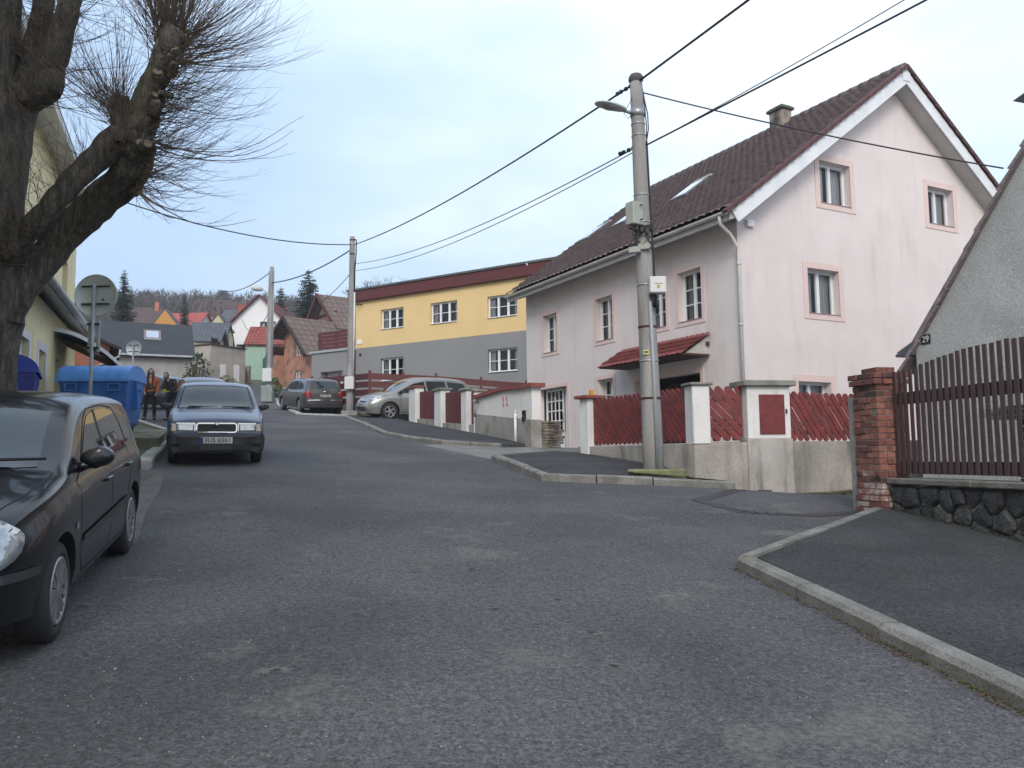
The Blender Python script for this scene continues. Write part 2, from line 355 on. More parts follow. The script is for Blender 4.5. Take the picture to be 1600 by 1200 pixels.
def cracks(m, scale=.55, wid=.012, dark=.45):      # fine wandering cracks where the surface has aged, and polished wheel tracks
    t = m.node_tree; n = t.nodes.new; l = t.links.new; b = t.nodes['Principled BSDF']; src_ = b.inputs['Base Color'].links[0].from_socket
    tcn = n('ShaderNodeTexCoord'); ns = n('ShaderNodeTexNoise'); ns.inputs['Scale'].default_value = 1.6; ns.inputs['Detail'].default_value = 6; l(tcn.outputs['Object'], ns.inputs['Vector'])
    ad_ = n('ShaderNodeVectorMath'); ad_.operation = 'MULTIPLY_ADD'; l(ns.outputs['Color'], ad_.inputs[0]); ad_.inputs[1].default_value = (.9, .9, .9); l(tcn.outputs['Object'], ad_.inputs[2])
    vo = n('ShaderNodeTexVoronoi'); vo.feature = 'DISTANCE_TO_EDGE'; vo.inputs['Scale'].default_value = scale; l(ad_.outputs[0], vo.inputs['Vector'])
    a = n('ShaderNodeMapRange'); l(vo.outputs['Distance'], a.inputs[0]); a.inputs[1].default_value = 0; a.inputs[2].default_value = wid; a.inputs[3].default_value = 1; a.inputs[4].default_value = 0
    n2 = n('ShaderNodeTexNoise'); n2.inputs['Scale'].default_value = .35; n2.inputs['Detail'].default_value = 3; l(tcn.outputs['Object'], n2.inputs['Vector'])
    k = n('ShaderNodeMapRange'); l(n2.outputs[0], k.inputs[0]); k.inputs[1].default_value = .56; k.inputs[2].default_value = .68; k.inputs[4].default_value = .6
    mu = n('ShaderNodeMath'); mu.operation = 'MULTIPLY'; l(a.outputs[0], mu.inputs[0]); l(k.outputs[0], mu.inputs[1])
    sp = n('ShaderNodeTexNoise'); sp.inputs['Scale'].default_value = 28; sp.inputs['Detail'].default_value = 2; l(tcn.outputs['Object'], sp.inputs['Vector'])
    sm = n('ShaderNodeMapRange'); l(sp.outputs[0], sm.inputs[0]); sm.inputs[1].default_value = .3; sm.inputs[2].default_value = .72; sm.inputs[3].default_value = .70; sm.inputs[4].default_value = 1.38
    vs_ = n('ShaderNodeVectorMath'); vs_.operation = 'SCALE'; l(src_, vs_.inputs[0]); l(sm.outputs[0], vs_.inputs['Scale'])
    mx = n('ShaderNodeMix'); mx.data_type = 'RGBA'; l(mu.outputs[0], mx.inputs[0]); l(vs_.outputs[0], mx.inputs[6]); mx.inputs[7].default_value = (.02*dark*2, .02*dark*2, .022*dark*2, 1); l(mx.outputs[2], b.inputs['Base Color'])
cracks(M_ASPH)
M_PAVE = mat('pavement_asphalt', (.062, .063, .066), (.042, .043, .046), rough=.9, scale=1.2, fine=.55, fscale=60, bump=1.0, bscale=60, stain=((.07, .075, .05), 1.4, .62, .75), spec=.25)
cracks(M_PAVE, .8, .010)
M_SOIL = mat('grass_soil', (.07, .08, .035), (.10, .09, .06), rough=.95, scale=1.5, fine=.4, fscale=14, bump=.6)
M_CONC = mat('concrete', (.32, .31, .29), (.21, .205, .19), rough=.9, scale=2.2, fine=.25, fscale=50, bump=.35, stain=((.10, .115, .05), 1.6, .60, .74))
M_KERB = mat('kerb_concrete', (.225, .22, .205), (.145, .143, .13), rough=.9, scale=4, fine=.3, fscale=60, bump=.4, bscale=50, stain=((.10, .11, .06), 2.4, .58, .72))
def axis(a, b, st, lo, hi, k=1.13):
    xs = [a+(b-a)*i/round((b-a)/st) for i in range(round((b-a)/st)+1)]
    d = st; x = b
    while x < hi: d *= k; x += d; xs.append(x)
    d = st; x = a
    while x > lo: d *= k; x -= d; xs.insert(0, x)
    return xs
GX = axis(-22, 9, .38, -480, 420); GY = axis(-3, 40, .38, -60, 640, 1.08)
def road_left(y): return interp([(-60, 4), (5, -2.9), (9, -4.6), (12.6, -5.7), (13.2, -6.05), (15, -7.0), (17.3, -7.35), (28, -13.6), (60, -27), (75, -33)], y)
ROAD = [(-4.2, -30), (-4.0, 0), (-4.6, 6.0), (-5.6, 10), (-6.1, 13.0), (-7.6, 17.4), (-8.2, 19.5), (-13.2, 27.5), (-20, 34), (-30, 52), (-38, 60), (-36, 72), (-22, 62), (-18.0, 62), (-30, 100), (-27, 100), (-16.1, 60), (-14.2, 50), (-9.0, 36.5), (-6.4, 33.5), (-4.0, 25), (-1, 24), (.5, 19.6), (1.7, 17), (3.3, 13.8), (9, 14.8), (24, 16), (24, 11), (4.8, 10.7), (8.2, -30)]
def grid(sel, dz, fz):
    vid = {}; vs = []; fs = []
    def V(i, j):
        if (i, j) not in vid: vid[i, j] = len(vs); vs.append((GX[i], GY[j], fz(GX[i], GY[j])+dz))
        return vid[i, j]
    for i in range(len(GX)-1):
        for j in range(len(GY)-1):
            if sel((GX[i]+GX[i+1])/2, (GY[j]+GY[j+1])/2): fs.append((V(i, j), V(i+1, j), V(i+1, j+1), V(i, j+1)))
    return vs, fs
g_ = MB(); vs, fs = grid(lambda x, y: True, -.06, gz); g_.add(vs, fs, 0, True); structure('ground', g_, M_SOIL, fix=False)
g_ = MB(); vs, fs = grid(lambda x, y: inpoly(x, y, ROAD) and not (y > 13.6 and inpoly(x, y, YARD)), 0, gr); g_.add(vs, fs, 0, True); structure('road', g_, M_ASPH, fix=False)
yz = [gr(x, y)+.012 if y < 17.5 and x < 1.5 else 1.81 for x, y in YARD]; yv = MB(); yv.add([(3, 22, 1.81)]+[(x, y, z) for (x, y), z in zip(YARD, yz)]+[(x, y, z-1.2) for (x, y), z in zip(YARD, yz)], [(0, 1+i, 1+(i+1) % len(YARD)) for i in range(len(YARD))]+[(1+i, 1+(i+1) % len(YARD), 1+(i+1) % len(YARD)+len(YARD), 1+i+len(YARD)) for i in range(len(YARD))]); structure('yard', yv, mat('yard_concrete', (.17, .168, .16), (.12, .12, .11), rough=.9, fine=.3, bump=.3))
def slab(name, poly, h, m, step=.4, fz=gr, skirt=.3):
    bm = bmesh.new(); f = bm.faces.new([bm.verts.new((x, y, 0)) for x, y in poly])
    xs = [p[0] for p in poly]; ys = [p[1] for p in poly]
    for ax, lo, hi in ((0, min(xs), max(xs)), (1, min(ys), max(ys))):
        v = lo+step
        while v < hi-.02:
            c = [0, 0, 0]; n = [0, 0, 0]; c[ax] = v; n[ax] = 1
            bmesh.ops.bisect_plane(bm, geom=bm.verts[:]+bm.edges[:]+bm.faces[:], plane_co=c, plane_no=n); v += step
    bm.verts.index_update(); mb = MB(); mb.add([(v.co.x, v.co.y, fz(v.co.x, v.co.y)+h) for v in bm.verts], [[v.index for v in f.verts] for f in bm.faces], 0, True)
    bd = [(e.verts[0].co.copy(), e.verts[1].co.copy()) for e in bm.edges if e.is_boundary]; bm.free()
    for a, b in bd:
        za, zb = fz(a.x, a.y)+h, fz(b.x, b.y)+h
        mb.add([(a.x, a.y, za), (b.x, b.y, zb), (b.x, b.y, zb-h-skirt), (a.x, a.y, za-h-skirt)], [(0, 1, 2, 3)])
    return structure(name, mb, m)
def kerb(name, path, h=.12, w_=.16, L=1.0, m=None, side=1, seed=1, dz=None, gap=.022):
    """kerb stones laid along a path of (x,y); the stone lies to the path's left (side=1) or right"""
    rr = random.Random(seed); mb = MB()
    for (ax, ay), (bx, by) in zip(path, path[1:]):
        A = Vector((ax, ay, 0)); B = Vector((bx, by, 0)); d = (B-A); T = d.length; d.normalize(); n = Vector((-d.y, d.x, 0))*side
        k = max(1, round(T/L))
        for i in range(k):
            p = A+d*(T*i/k+gap/2); q = A+d*(T*(i+1)/k-gap/2); j = rr.uniform(-.016, .016); jj = rr.uniform(-.012, .010)
            c0, c1 = ((gr(p.x, p.y)+h+jj), (gr(q.x, q.y)+h+jj))
            sec = [(0+j, -.35), (0+j, -.03), (.03+j, 0), (w_, 0), (w_, -.35)]
            vs = [p+n*a+Vector((0, 0, c0+b)) for a, b in sec]+[q+n*a+Vector((0, 0, c1+b)) for a, b in sec]; m_ = len(sec)
            mb.add(vs, [tuple(range(m_)), tuple(range(m_, 2*m_))]+[(s_, (s_+1) % m_, (s_+1) % m_+m_, s_+m_) for s_ in range(m_)])
    return structure(name, mb, m or M_KERB)
# near right pavement, from the brick pier towards the camera
KR = [(4.72, 10.62), (1.96, 7.24), (2.34, 5.31), (2.56, 4.17), (2.95, 2.0), (3.6, -2.0), (4.4, -7)]
kerb('kerb', KR, h=.11, w_=.15, side=1, seed=4)
slab('pavement', [(4.66, 10.45), (2.14, 7.30), (2.49, 5.31), (2.71, 4.17), (3.1, 2.0), (3.75, -2), (4.55, -7), (9, -7), (6.5, 3.4), (5.2, 8.4), (4.85, 10.3)], .10, M_PAVE)
# pavement round the lamp pole
KI = [(3.55, 12.95), (2.23, 12.95), (.45, 13.15), (-.42, 16.3), (.6, 17.6)]
kerb('kerb', KI[:4], h=.13, w_=.14, side=-1, seed=9, L=1.1)
slab('pavement', [(3.5, 13.75), (3.5, 13.08), (2.23, 13.08), (.55, 13.28), (-.27, 16.3), (.9, 17.6), (1.5, 17.25), (3.2, 13.95)], .12, M_PAVE)
# pavement along the white posts
KF = [(-.30, 19.45), (-1.77, 20.05), (-2.89, 21.46), (-3.62, 22.7), (-5.2, 27.6), (-6.75, 32.1)]
kerb('kerb', KF, h=.10, w_=.14, side=-1, seed=5)
slab('pavement', [(-.36, 19.55), (-1.72, 20.2), (-2.78, 21.5), (-3.5, 22.75), (-5.07, 27.6), (-6.62, 32.1), (-6.2, 32.7), (-4.2, 29.95), (-.9, 22.9), (.3, 19.85)], .09, M_PAVE)
slab('driveway', [(-.45, 16.5), (-2.2, 19.6), (-1.77, 20.02), (-.3, 19.42), (.45, 19.8), (1.45, 17.3), (.65, 17.6)], .006, mat('driveway_concrete', (.20, .195, .18), (.13, .13, .125), rough=.9, scale=2, fine=.3, bump=.4))
# far right pavement with the pale kerb, under the estate car
kerb('kerb', [(-6.75, 33.0), (-9.0, 33.7), (-12.5, 43), (-15.4, 52)], h=.07, w_=.2, side=-1, seed=6, m=mat('pale_kerb', (.42, .42, .40), (.30, .3, .28), rough=.9, fine=.2))
# left side: pavement with bins
kerb('kerb', [(-11.3, 24.5), (-8.4, 20.3), (-7.55, 17.9), (-5.95, 13.25), (-7.4, 12.95)], h=.15, w_=.2, side=-1, seed=8, L=1.0, m=MATS['pale_kerb'])
slab('pavement', [(-11.5, 24.4), (-8.6, 20.3), (-7.75, 17.9), (-6.15, 13.45), (-9.5, 12.9), (-12, 12), (-14, 26)], .10, M_SOIL)
slab('bin_platform', [(-6.95, 15.9), (-7.9, 18.6), (-12.0, 17.2), (-11.4, 14.7)], .31, mat('mossy_concrete', (.20, .20, .16), (.12, .13, .08), rough=.95, scale=3, fine=.3, bump=.5, stain=((.06, .08, .03), 2, .5, .65)))
slab('pavement', [(-4.05, -6), (-4.7, 6.2), (-5.65, 10), (-6.05, 12.6), (-13, 12), (-12, -6)], .05, M_PAVE)
st = MB(); rr = random.Random(3)      # a few rows of setts by the left kerb
for i in range(7):
    for j in range(5):
        x = -6.35+i*.13-j*.03+rr.uniform(-.01, .01); y = 12.05+j*.14; st.box(x, x+.11, y, y+.12, gr(x, y)-.05, gr(x, y)+.012+rr.random()*.008)
structure('paving_setts', st, mat('sett_stone', (.24, .24, .22), (.16, .16, .15), rough=.8))
# worn light patches and tar joints are relief-free repairs lying on the road
rr = random.Random(12)
def blob(cx, cy, rx, ry, mb, dz=.004, n=22, rough_=.35, seed=0):
    r2 = random.Random(seed); ph = [r2.uniform(0, 6.28) for _ in range(4)]
    P = []
    for i in range(n):
        a = 2*math.pi*i/n; k = 1+rough_*(.5*math.sin(3*a+ph[0])+.35*math.sin(5*a+ph[1])+.25*math.sin(9*a+ph[2]))+r2.uniform(-.12, .12)
        x = cx+rx*k*math.cos(a); y = cy+ry*k*math.sin(a); P.append((x, y, gr(x, y)+dz))
    mb.add([(cx, cy, gr(cx, cy)+dz)]+P, [(0, 1+i, 1+(i+1) % n) for i in range(n)])
M_WORN = mat('worn_patch', (.135, .133, .126), (.085, .085, .088), rough=.9, scale=7, lo=.4, hi=.6, fine=.4, fscale=60)
def flakes(mb, cx, cy, rx, ry, n, s, seed, dz=.003):
    """a worn spot: ragged scabs thinning out towards its edge"""
    r2 = random.Random(seed)
    for _ in range(n):
        t = abs(r2.gauss(0, .5)); a = r2.uniform(0, 6.28); x = cx+rx*t*math.cos(a); y = cy+ry*t*math.sin(a); k = s*r2.uniform(.35, 1.2)*(1.25-min(1, t)); m = r2.randint(5, 8); an = r2.uniform(0, 6.28); st_ = r2.uniform(.5, 1)
        P = []
        for j in range(m): q = an+6.28*j/m; e_ = k*r2.uniform(.5, 1.15); P.append((x+e_*math.cos(q), y+e_*st_*math.sin(q)))
        mb.add([(u, v, gr(u, v)+dz-.001+.0001*(len(mb.f) % 5)) for u, v in P], [tuple(range(m))])
pt = MB()
for i, (px, py, rx, ry) in enumerate([(680, 888, .30, .16), (655, 893, .12, .07), (735, 890, .2, .06), (795, 868, .14, .07), (430, 1048, .15, .07), (925, 990, .13, .06), (668, 880, .12, .06), (960, 1042, .07, .04), (1270, 831, .14, .05),
                                      (870, 938, .08, .03), (775, 952, .09, .05), (560, 962, .08, .04), (520, 722, .8, .3), (470, 735, .5, .2), (1000, 815, .12, .05), (1060, 778, .8, .22), (1110, 800, .7, .2), (300, 765, .7, .5), (260, 800, .5, .4), (140, 950, .4, .2), (230, 905, .4, .15)]):
    p = gi(px, py); flakes(pt, p.x, p.y, rx, ry, int(30+260*rx), .035, i)
structure('worn_road_patches', pt, M_WORN, fix=False)
gs = MB(); P = [gi(a, b) for a, b in ((150, 733), (256, 736), (250, 765), (228, 800), (214, 850), (150, 850))]; gs.add([(p.x, p.y, gr(p.x, p.y)+.003) for p in P], [tuple(range(len(P)))]); structure('gutter_strip', gs, mat('smooth_strip', (.125, .12, .118), (.09, .088, .088), rough=.9, scale=3, fine=.4, fscale=60, bump=.6, bscale=60))
tp = MB()
for pts in ([(1200, 762), (1130, 772), (1090, 782), (1160, 800), (1270, 806), (1350, 800)],):
    for (a, b), (c, d) in zip(pts, pts[1:]):
        p = gi(a, b); q = gi(c, d)
        for k in range(6):
            s_ = p.lerp(q, k/6); e_ = p.lerp(q, (k+1.2)/6); n = (e_-s_).cross(Vector((0, 0, 1))).normalized()*.10
            tp.add([Vector((v.x, v.y, gr(v.x, v.y)+.006)) for v in (s_-n, e_-n, e_+n, s_+n)], [(0, 1, 2, 3)])
structure('tar_repair', tp, mat('fresh_tar', (.022, .023, .028), (.03, .03, .035), rough=.6, fine=.3), fix=False)
# loose grit, leaves and moss
M_GRIT = mat('grit', (.35, .34, .32), (.2, .2, .19), rough=.9); gm = MB(); rr = random.Random(5)
def chip(mb, x, y, z, s, mi=0):
    a = rr.uniform(0, 6.28); P = [(x+s*math.cos(a+k*2.1)*rr.uniform(.6, 1), y+s*math.sin(a+k*2.1)*rr.uniform(.6, 1), z) for k in range(3)]
    mb.add(P+[(x, y, z+s*.8)], [(0, 1, 3), (1, 2, 3), (2, 0, 3)], mi)
for _ in range(2600):
    y = rr.uniform(1.5, 11)**1; x = rr.uniform(-.6*y-.5, .55*y+.5)
    if inpoly(x, y, ROAD) : chip(gm, x, y, gr(x, y), rr.choice([.003, .004, .005, .008]))
    elif x > 2: chip(gm, x, y, gr(x, y)+.10, rr.choice([.003, .004, .006]))
for px, py, s in ((180, 1047, .018), (228, 1034, .012), (1000, 1100, .012), (970, 1068, .008), (420, 1182, .012)):
    p = gi(px, py); chip(gm, p.x, p.y, p.z, s)
tag(gm.build('grit', M_GRIT, fix=False), kind='stuff')
lm = MB(); M_LEAF = [mat('dead_leaf', (.16, .06, .03), (.09, .045, .02)), mat('moss', (.10, .115, .025), (.06, .075, .02), rough=.95)]
def litter(path, n, off, spread, mi, dz=0, s=(.012, .03)):
    for _ in range(n):
        i = rr.randrange(len(path)-1); t = rr.random(); a = Vector((*path[i], 0)); b = Vector((*path[i+1], 0)); p = a.lerp(b, t); d = (b-a).normalized(); nn = Vector((-d.y, d.x, 0))
        p += nn*(off+abs(rr.gauss(0, spread))*(1 if off >= 0 else -1)); z = gr(p.x, p.y)+dz+.004; q = rr.uniform(0, 6.28); r_ = rr.uniform(*s)
        lm.add([(p.x+r_*math.cos(q), p.y+r_*math.sin(q), z), (p.x+r_*math.cos(q+1.8)*.6, p.y+r_*math.sin(q+1.8)*.6, z+.006), (p.x-r_*math.cos(q), p.y-r_*math.sin(q), z+.002), (p.x-r_*math.cos(q+1.8)*.6, p.y-r_*math.sin(q+1.8)*.6, z+.008)], [(0, 1, 2, 3)], mi)
litter(KR[1:6], 420, -.01, .05, 0, s=(.006, .016)); litter(KR[1:6], 500, -.01, .03, 1, s=(.006, .014))
SW = [(4.80, 10.36), (5.18, 8.33), (5.75, 5.5)]
litter([(a-.06, b) for a, b in SW], 700, -.0, .10, 1, .11, (.006, .018)); litter([(a-.06, b) for a, b in SW], 120, -.0, .18, 0, .11, (.008, .016))
litter([(3.3, 13.75), (6.3, 14.3)], 1400, -.02, .10, 1, .02, (.01, .03)); litter([(1.9, 13.3), (3.5, 13.3)], 1500, .0, .14, 1, .135, (.012, .035))
litter([(1.6, 16.9), (3.1, 14.0)], 600, .0, .10, 1, .13, (.012, .03))
tag(lm.build('leaf_litter', M_LEAF, fix=False), kind='stuff')

# ================================================================ pink house
PH = R(27.88); PC = Vector((5.595, 19.5, 1.8))
pink = thing('pink_house', 'large pale pink rendered house with a brown tiled gable roof behind the red slat fence', 'house', PC, PH)
M_PINK = mat('pink_render', (.71, .64, .625), (.665, .595, .58), rough=.92, scale=1.1, fine=.06, fscale=45, bump=.35, bscale=45, stain=((.54, .48, .455), .9, .52, .90, (2.4, 2.4, .45)))
M_PTRIM = mat('salmon_trim', (.70, .555, .52), (.67, .52, .485), rough=.9, scale=3, bump=.2)
M_TILE = mat('brown_tiles', (.165, .125, .125), (.115, .086, .086), rough=.75, scale=3, fine=.3, fscale=8, stain=((.12, .11, .09), 1.2, .58, .75), spec=.3)
M_RED = mat('red_verge', (.11, .048, .045), (.08, .038, .036), rough=.8, scale=5)
M_WHT2 = mat('white_board', (.74, .76, .78), (.64, .66, .69), rough=.6, scale=1.5)
M_SILL = mat('sill_metal', (.30, .22, .20), (.24, .18, .17), rough=.5)
zo = 1.8; fg = Fr((0, 0), (1, 0), (0, -1), 1.8); ff = Fr((0, 0), (0, 1), (-1, 0), 1.8)      # gable wall; street facade
WG = 12.3; LF = 10.8; ZE = 7.42; ZR = 11.97; SL = (ZR-ZE)/(WG/2)
wm = MB()
gops = [(2.99, 4.17, 8.21, 9.38), (7.47, 8.63, 8.22, 9.35), (2.37, 3.54, 5.2, 6.4), (1.87, 3.05, 2.2, 3.42)]
wall(wm, fg, 0, WG, .4, [(0, ZE), (WG/2, ZR), (WG, ZE)], gops, .2)
fops = [(1.36, 2.30, 5.12, 6.48), (2.33+.0, 3.24, 5.12, 6.48), (5.37, 6.28, 5.13, 6.48), (8.65, 9.58, 5.15, 6.48), (8.07, 10.0, 1.85, 3.92), (5.42, 6.25, 3.0, 3.94), (1.5, 4.3, 1.8, 3.72)]
fops[1] = (2.82, 3.76, 5.12, 6.48)
wall(wm, ff, 0, LF, .4, ZE, fops, .24)
fb = Fr((0, LF), (1, 0), (0, 1), 1.8); wall(wm, fb, 0, WG, 1.6, [(0, ZE), (WG/2, ZR), (WG, ZE)])
fr_ = Fr((WG, 0), (0, 1), (1, 0), 1.8); wall(wm, fr_, 0, LF, 1.6, ZE)
wl = wm.build('wall', M_PINK, pink, fix=False)
for o in gops: window(pink, fg, *o, depth=.2, cols=2, trim=M_PTRIM, sill=M_SILL, so_=.03, curtain=.84 if o[2] > 5.0 else .9, fw=.07, mid=.1)
for o in fops[:4]: window(pink, ff, *o, depth=.19, cols=2, bars=2, trim=M_PTRIM, tw=.13, sill=M_SILL, so_=.03, curtain=.45, fw=.07)
window(pink, ff, *fops[5], depth=.25, cols=2, bars=1, trim=M_PTRIM, tw=.13, sill=M_SILL, so_=.03, curtain=.9)
# entrance door with glazed side, garage opening
dm = MB(); zb = 1.85
for a0, a1, n in ((8.1, 8.62, 2), (8.74, 9.9, 4)):
    ff.box(dm, a0, a0+.07, -.33, -.26, zb, 3.9); ff.box(dm, a1-.07, a1, -.33, -.26, zb, 3.9); ff.box(dm, a0+.07, a1-.07, -.33, -.26, 3.83, 3.9); ff.box(dm, a0+.07, a1-.07, -.33, -.27, zb, zb+.62)
    for k in range(1, n): x = a0+.07+(a1-a0-.14)*k/n; ff.box(dm, x-.02, x+.02, -.32, -.275, zb+.62, 3.83)
    for k in range(1, 4): z = zb+.62+(3.83-zb-.62)*k/4; ff.box(dm, a0+.07, a1-.07, -.318, -.272, z-.018, z+.018)
door = dm.build('door', M_WHITE, pink, bevel=.004)
pn = MB(); ff.box(pn, 8.1, 9.9, -.305, -.30, zb+.6, 3.85); pn.build('pane', M_PANE, door)
rc = MB(); ff.box(rc, 8.0, 10.0, -.6, -.5, zb, 3.95); rc.build('curtain', mat('red_curtain', (.28, .05, .05), (.12, .02, .03), scale=6), door)
h_ = MB(); h_.tube([ff.p(8.68, -.24, 2.75), ff.p(8.68, -.2, 2.85), ff.p(8.68, -.2, 2.98), ff.p(8.68, -.24, 3.05)], .012, 6); h_.build('handle', mat('brass', (.5, .4, .2), rough=.3, metal=1), door)
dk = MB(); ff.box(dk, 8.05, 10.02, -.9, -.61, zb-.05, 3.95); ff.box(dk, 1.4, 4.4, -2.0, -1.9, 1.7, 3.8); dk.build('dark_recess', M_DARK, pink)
t = MB(); ff.box(t, 1.37, 1.5, -.01, .018, 1.85, 3.85); ff.box(t, 4.3, 4.43, -.01, .018, 1.85, 3.85); ff.box(t, 1.5, 4.3, -.01, .018, 3.72, 3.85); t.build('garage_trim', M_PTRIM, pink); t = MB()
ff.box(t, 7.94, 8.07, -.01, .018, 1.85, 4.05); ff.box(t, 10, 10.13, -.01, .018, 1.85, 4.05); ff.box(t, 8.07, 10, -.01, .018, 3.92, 4.05); t.build('door_trim', M_PTRIM, pink)
gd = MB(); ff.box(gd, 1.5, 4.3, -.8, -.74, 1.8, 3.6); gd.build('garage_door', mat('dark_door', (.022, .014, .013), (.03, .02, .018), rough=.7), pink)
# roof
OG, OE = .42, .62; n_ = Vector((-SL, 0, 1)).normalized(); cs = 1/math.sqrt(1+SL*SL)
zr0 = ZR-zo+.48; L_ = (WG/2+OE)/cs
def slope_up(x): return zr0-abs(x-WG/2)*SL
rf = MB()
for sgn in (-1, 1):
    V = Vector((sgn*cs, 0, -SL*cs)); tiles(rf, (WG/2+sgn*.02, -OG, zr0), (0, 1, 0), V, LF+2*OG-.15, L_, cw=.27, rh=.34, amp=.042, step=.05)
    q = [Vector((WG/2, y, zr0-.02)) for y in (-OG+.02, LF+OG-.17)]; e_ = [p+V*(L_-.04) for p in q]
    rf.add([q[0], q[1], e_[1], e_[0]], [(0, 1, 2, 3)])
roof = rf.build('roof', M_TILE, pink, fix=False)
rd = MB()
k = 0
y = -OG-.05
while y < LF+OG-.2:
    rd.tube([(WG/2, y, zr0+.02), (WG/2, y+.40, zr0+.035)], [.115, .125], 10); y += .37
rd.build('ridge_tiles', M_TILE, roof)
vg = MB()
for sgn in (-1, 1):
    V = Vector((sgn*cs, 0, -SL*cs)); nn = Vector((sgn*SL*cs, 0, cs)); t_ = 0
    while t_ < L_-.1:
        p = Vector((WG/2, -OG-.04, zr0+.035))+V*(t_+.19); vg.obox(p+nn*(.0), (V, nn, (0, 1, 0)), (.19, .035, .09)); p2 = Vector((WG/2, -OG-.115, zr0-.0))+V*(t_+.19); vg.obox(p2, (V+nn*.12, nn, (0, 1, 0)), (.185, .035, .012)); t_ += .36
vg.build('verge_tiles', M_RED, roof)
bg_ = MB()
for sgn in (-1, 1):
    V = Vector((sgn*cs, 0, -SL*cs)); nn = Vector((sgn*SL*cs, 0, cs)); a = Vector((WG/2, 0, zr0))
    c = a+V*(L_/2)-nn*.22; bg_.obox(Vector((c.x, -OG-.03, c.z)), (V, nn, (0, 1, 0)), (L_/2, .17, .025))
bg_.obox((WG/2, -OG-.06, zr0-.22), ((1, 0, 0), (0, 1, 0), (0, 0, 1)), (.16, .012, .2))
bg_.build('bargeboard', M_WHT2, roof, bevel=.005)
sf = MB()
for sgn in (-1, 1):
    V = Vector((sgn*cs, 0, -SL*cs)); nn = Vector((sgn*SL*cs, 0, cs)); a = Vector((WG/2, 0, zr0))-nn*.40
    q = [Vector((a.x, y, a.z)) for y in (-OG, .02)]; e_ = [p+V*(L_-.2) for p in q]
    sf.add([q[0], q[1], e_[1], e_[0]], [(0, 1, 2, 3)])
    xe = WG/2+sgn*(WG/2+OE); xw = WG/2+sgn*(WG/2-.02); ze = slope_up(xe)-.26
    sf.add([(xw, -OG, ZE-zo-.02), (xe, -OG, ze), (xe, LF+OG-.15, ze), (xw, LF+OG-.15, ZE-zo-.02)], [(0, 1, 2, 3)])
    sf.add([(xe, -OG, ze), (xe, -OG, ze+.24), (xe, LF+OG-.15, ze+.24), (xe, LF+OG-.15, ze)], [(0, 1, 2, 3)])
    sf.add([(xw, -OG, ZE-zo-.02), (xe, -OG, ze), (xe, -OG, ze+.24), (xw, -OG, ZE-zo+.3)], [(0, 1, 2, 3)])
sf.build('soffit', mat('soffit_board', (.50, .49, .47), (.44, .43, .41), rough=.8), roof)
gt = MB(); xe = -OE-.07; ze = slope_up(-OE)-.06
prof = [(math.cos(a)*.075, math.sin(a)*.075) for a in [math.pi*(1+i/8) for i in range(9)]]; prof += [(c*.93, s_*.93) for c, s_ in prof[::-1]]
vs = [(xe+a, y, ze+b) for y in (-OG+.02, LF+OG-.18) for a, b in prof]; n = len(prof); gt.add(vs, [(i, (i+1) % n, (i+1) % n+n, i+n) for i in range(n)]+[tuple(range(n)), tuple(range(n, 2*n))], 0, False)
M_GUT = mat('pale_gutter', (.62, .60, .57), (.52, .50, .47), rough=.5, scale=2)
gt.build('gutter', M_GUT, roof)
dp = MB(); dp.tube([(xe, -.15, ze-.07), (xe+.02, -.14, ze-.25), (-.35, -.12, ze-.45), (-.09, -.1, ze-.75), (-.075, -.1, ze-.95), (-.075, -.1, .3)], .045, 8)
for z in (1.2, 2.9, 4.4): dp.tube([(-.075, -.1, z), (-.075, -.1, z+.05)], .055, 8)
dp.build('downpipe', M_GUT, pink)
cm = MB(); cx, cy = 5.95, 4.0; cz = slope_up(cx)
cm.box(cx-.22, cx+.22, cy-.28, cy+.28, cz-.5, cz+.55); ch = cm.build('chimney', mat('sooty_render', (.30, .26, .21), (.07, .06, .052), rough=.95, scale=2.2, lo=.4, hi=.6), roof, bevel=.01)
cm = MB(); cm.box(cx-.29, cx+.29, cy-.35, cy+.35, cz+.55, cz+.64); cm.box(cx-.23, cx+.23, cy-.29, cy+.29, cz+.64, cz+.69); cm.build('cap', mat('mossy_cap', (.07, .075, .06), (.10, .11, .07), rough=.95), ch, bevel=.01)
# roof windows: from pixels on the slope plane
V = Vector((-cs, 0, -SL*cs)); nn = Vector((-SL*cs, 0, cs))
for yy, tt in ((4.75, 4.3), (8.0, 4.3), (10.3, 4.3)):
    c = Vector((WG/2, yy, zr0))+V*tt+nn*.09; s_ = MB(); s_.obox(c, (V, (0, 1, 0), nn), (.62, .40, .05)); fw_ = s_.build('roof_window', mat('roof_window_frame', (.10, .10, .11), (.14, .14, .15), rough=.4), roof, bevel=.01)
    s_ = MB(); c2 = c+nn*.056+V*.02; s_.obox(c2, (V, (0, 1, 0), nn), (.5, .31, .004)); s_.build('pane', mat('sky_pane', (.35, .42, .50), (.30, .37, .45), rough=.05, spec=1, coat=1), fw_)
    s_ = MB(); s_.obox(c-V*.70+nn*.0, (V, (0, 1, 0), nn), (.07, .40, .06)); s_.build('flashing', mat('grey_flashing', (.32, .33, .34), rough=.4), fw_)
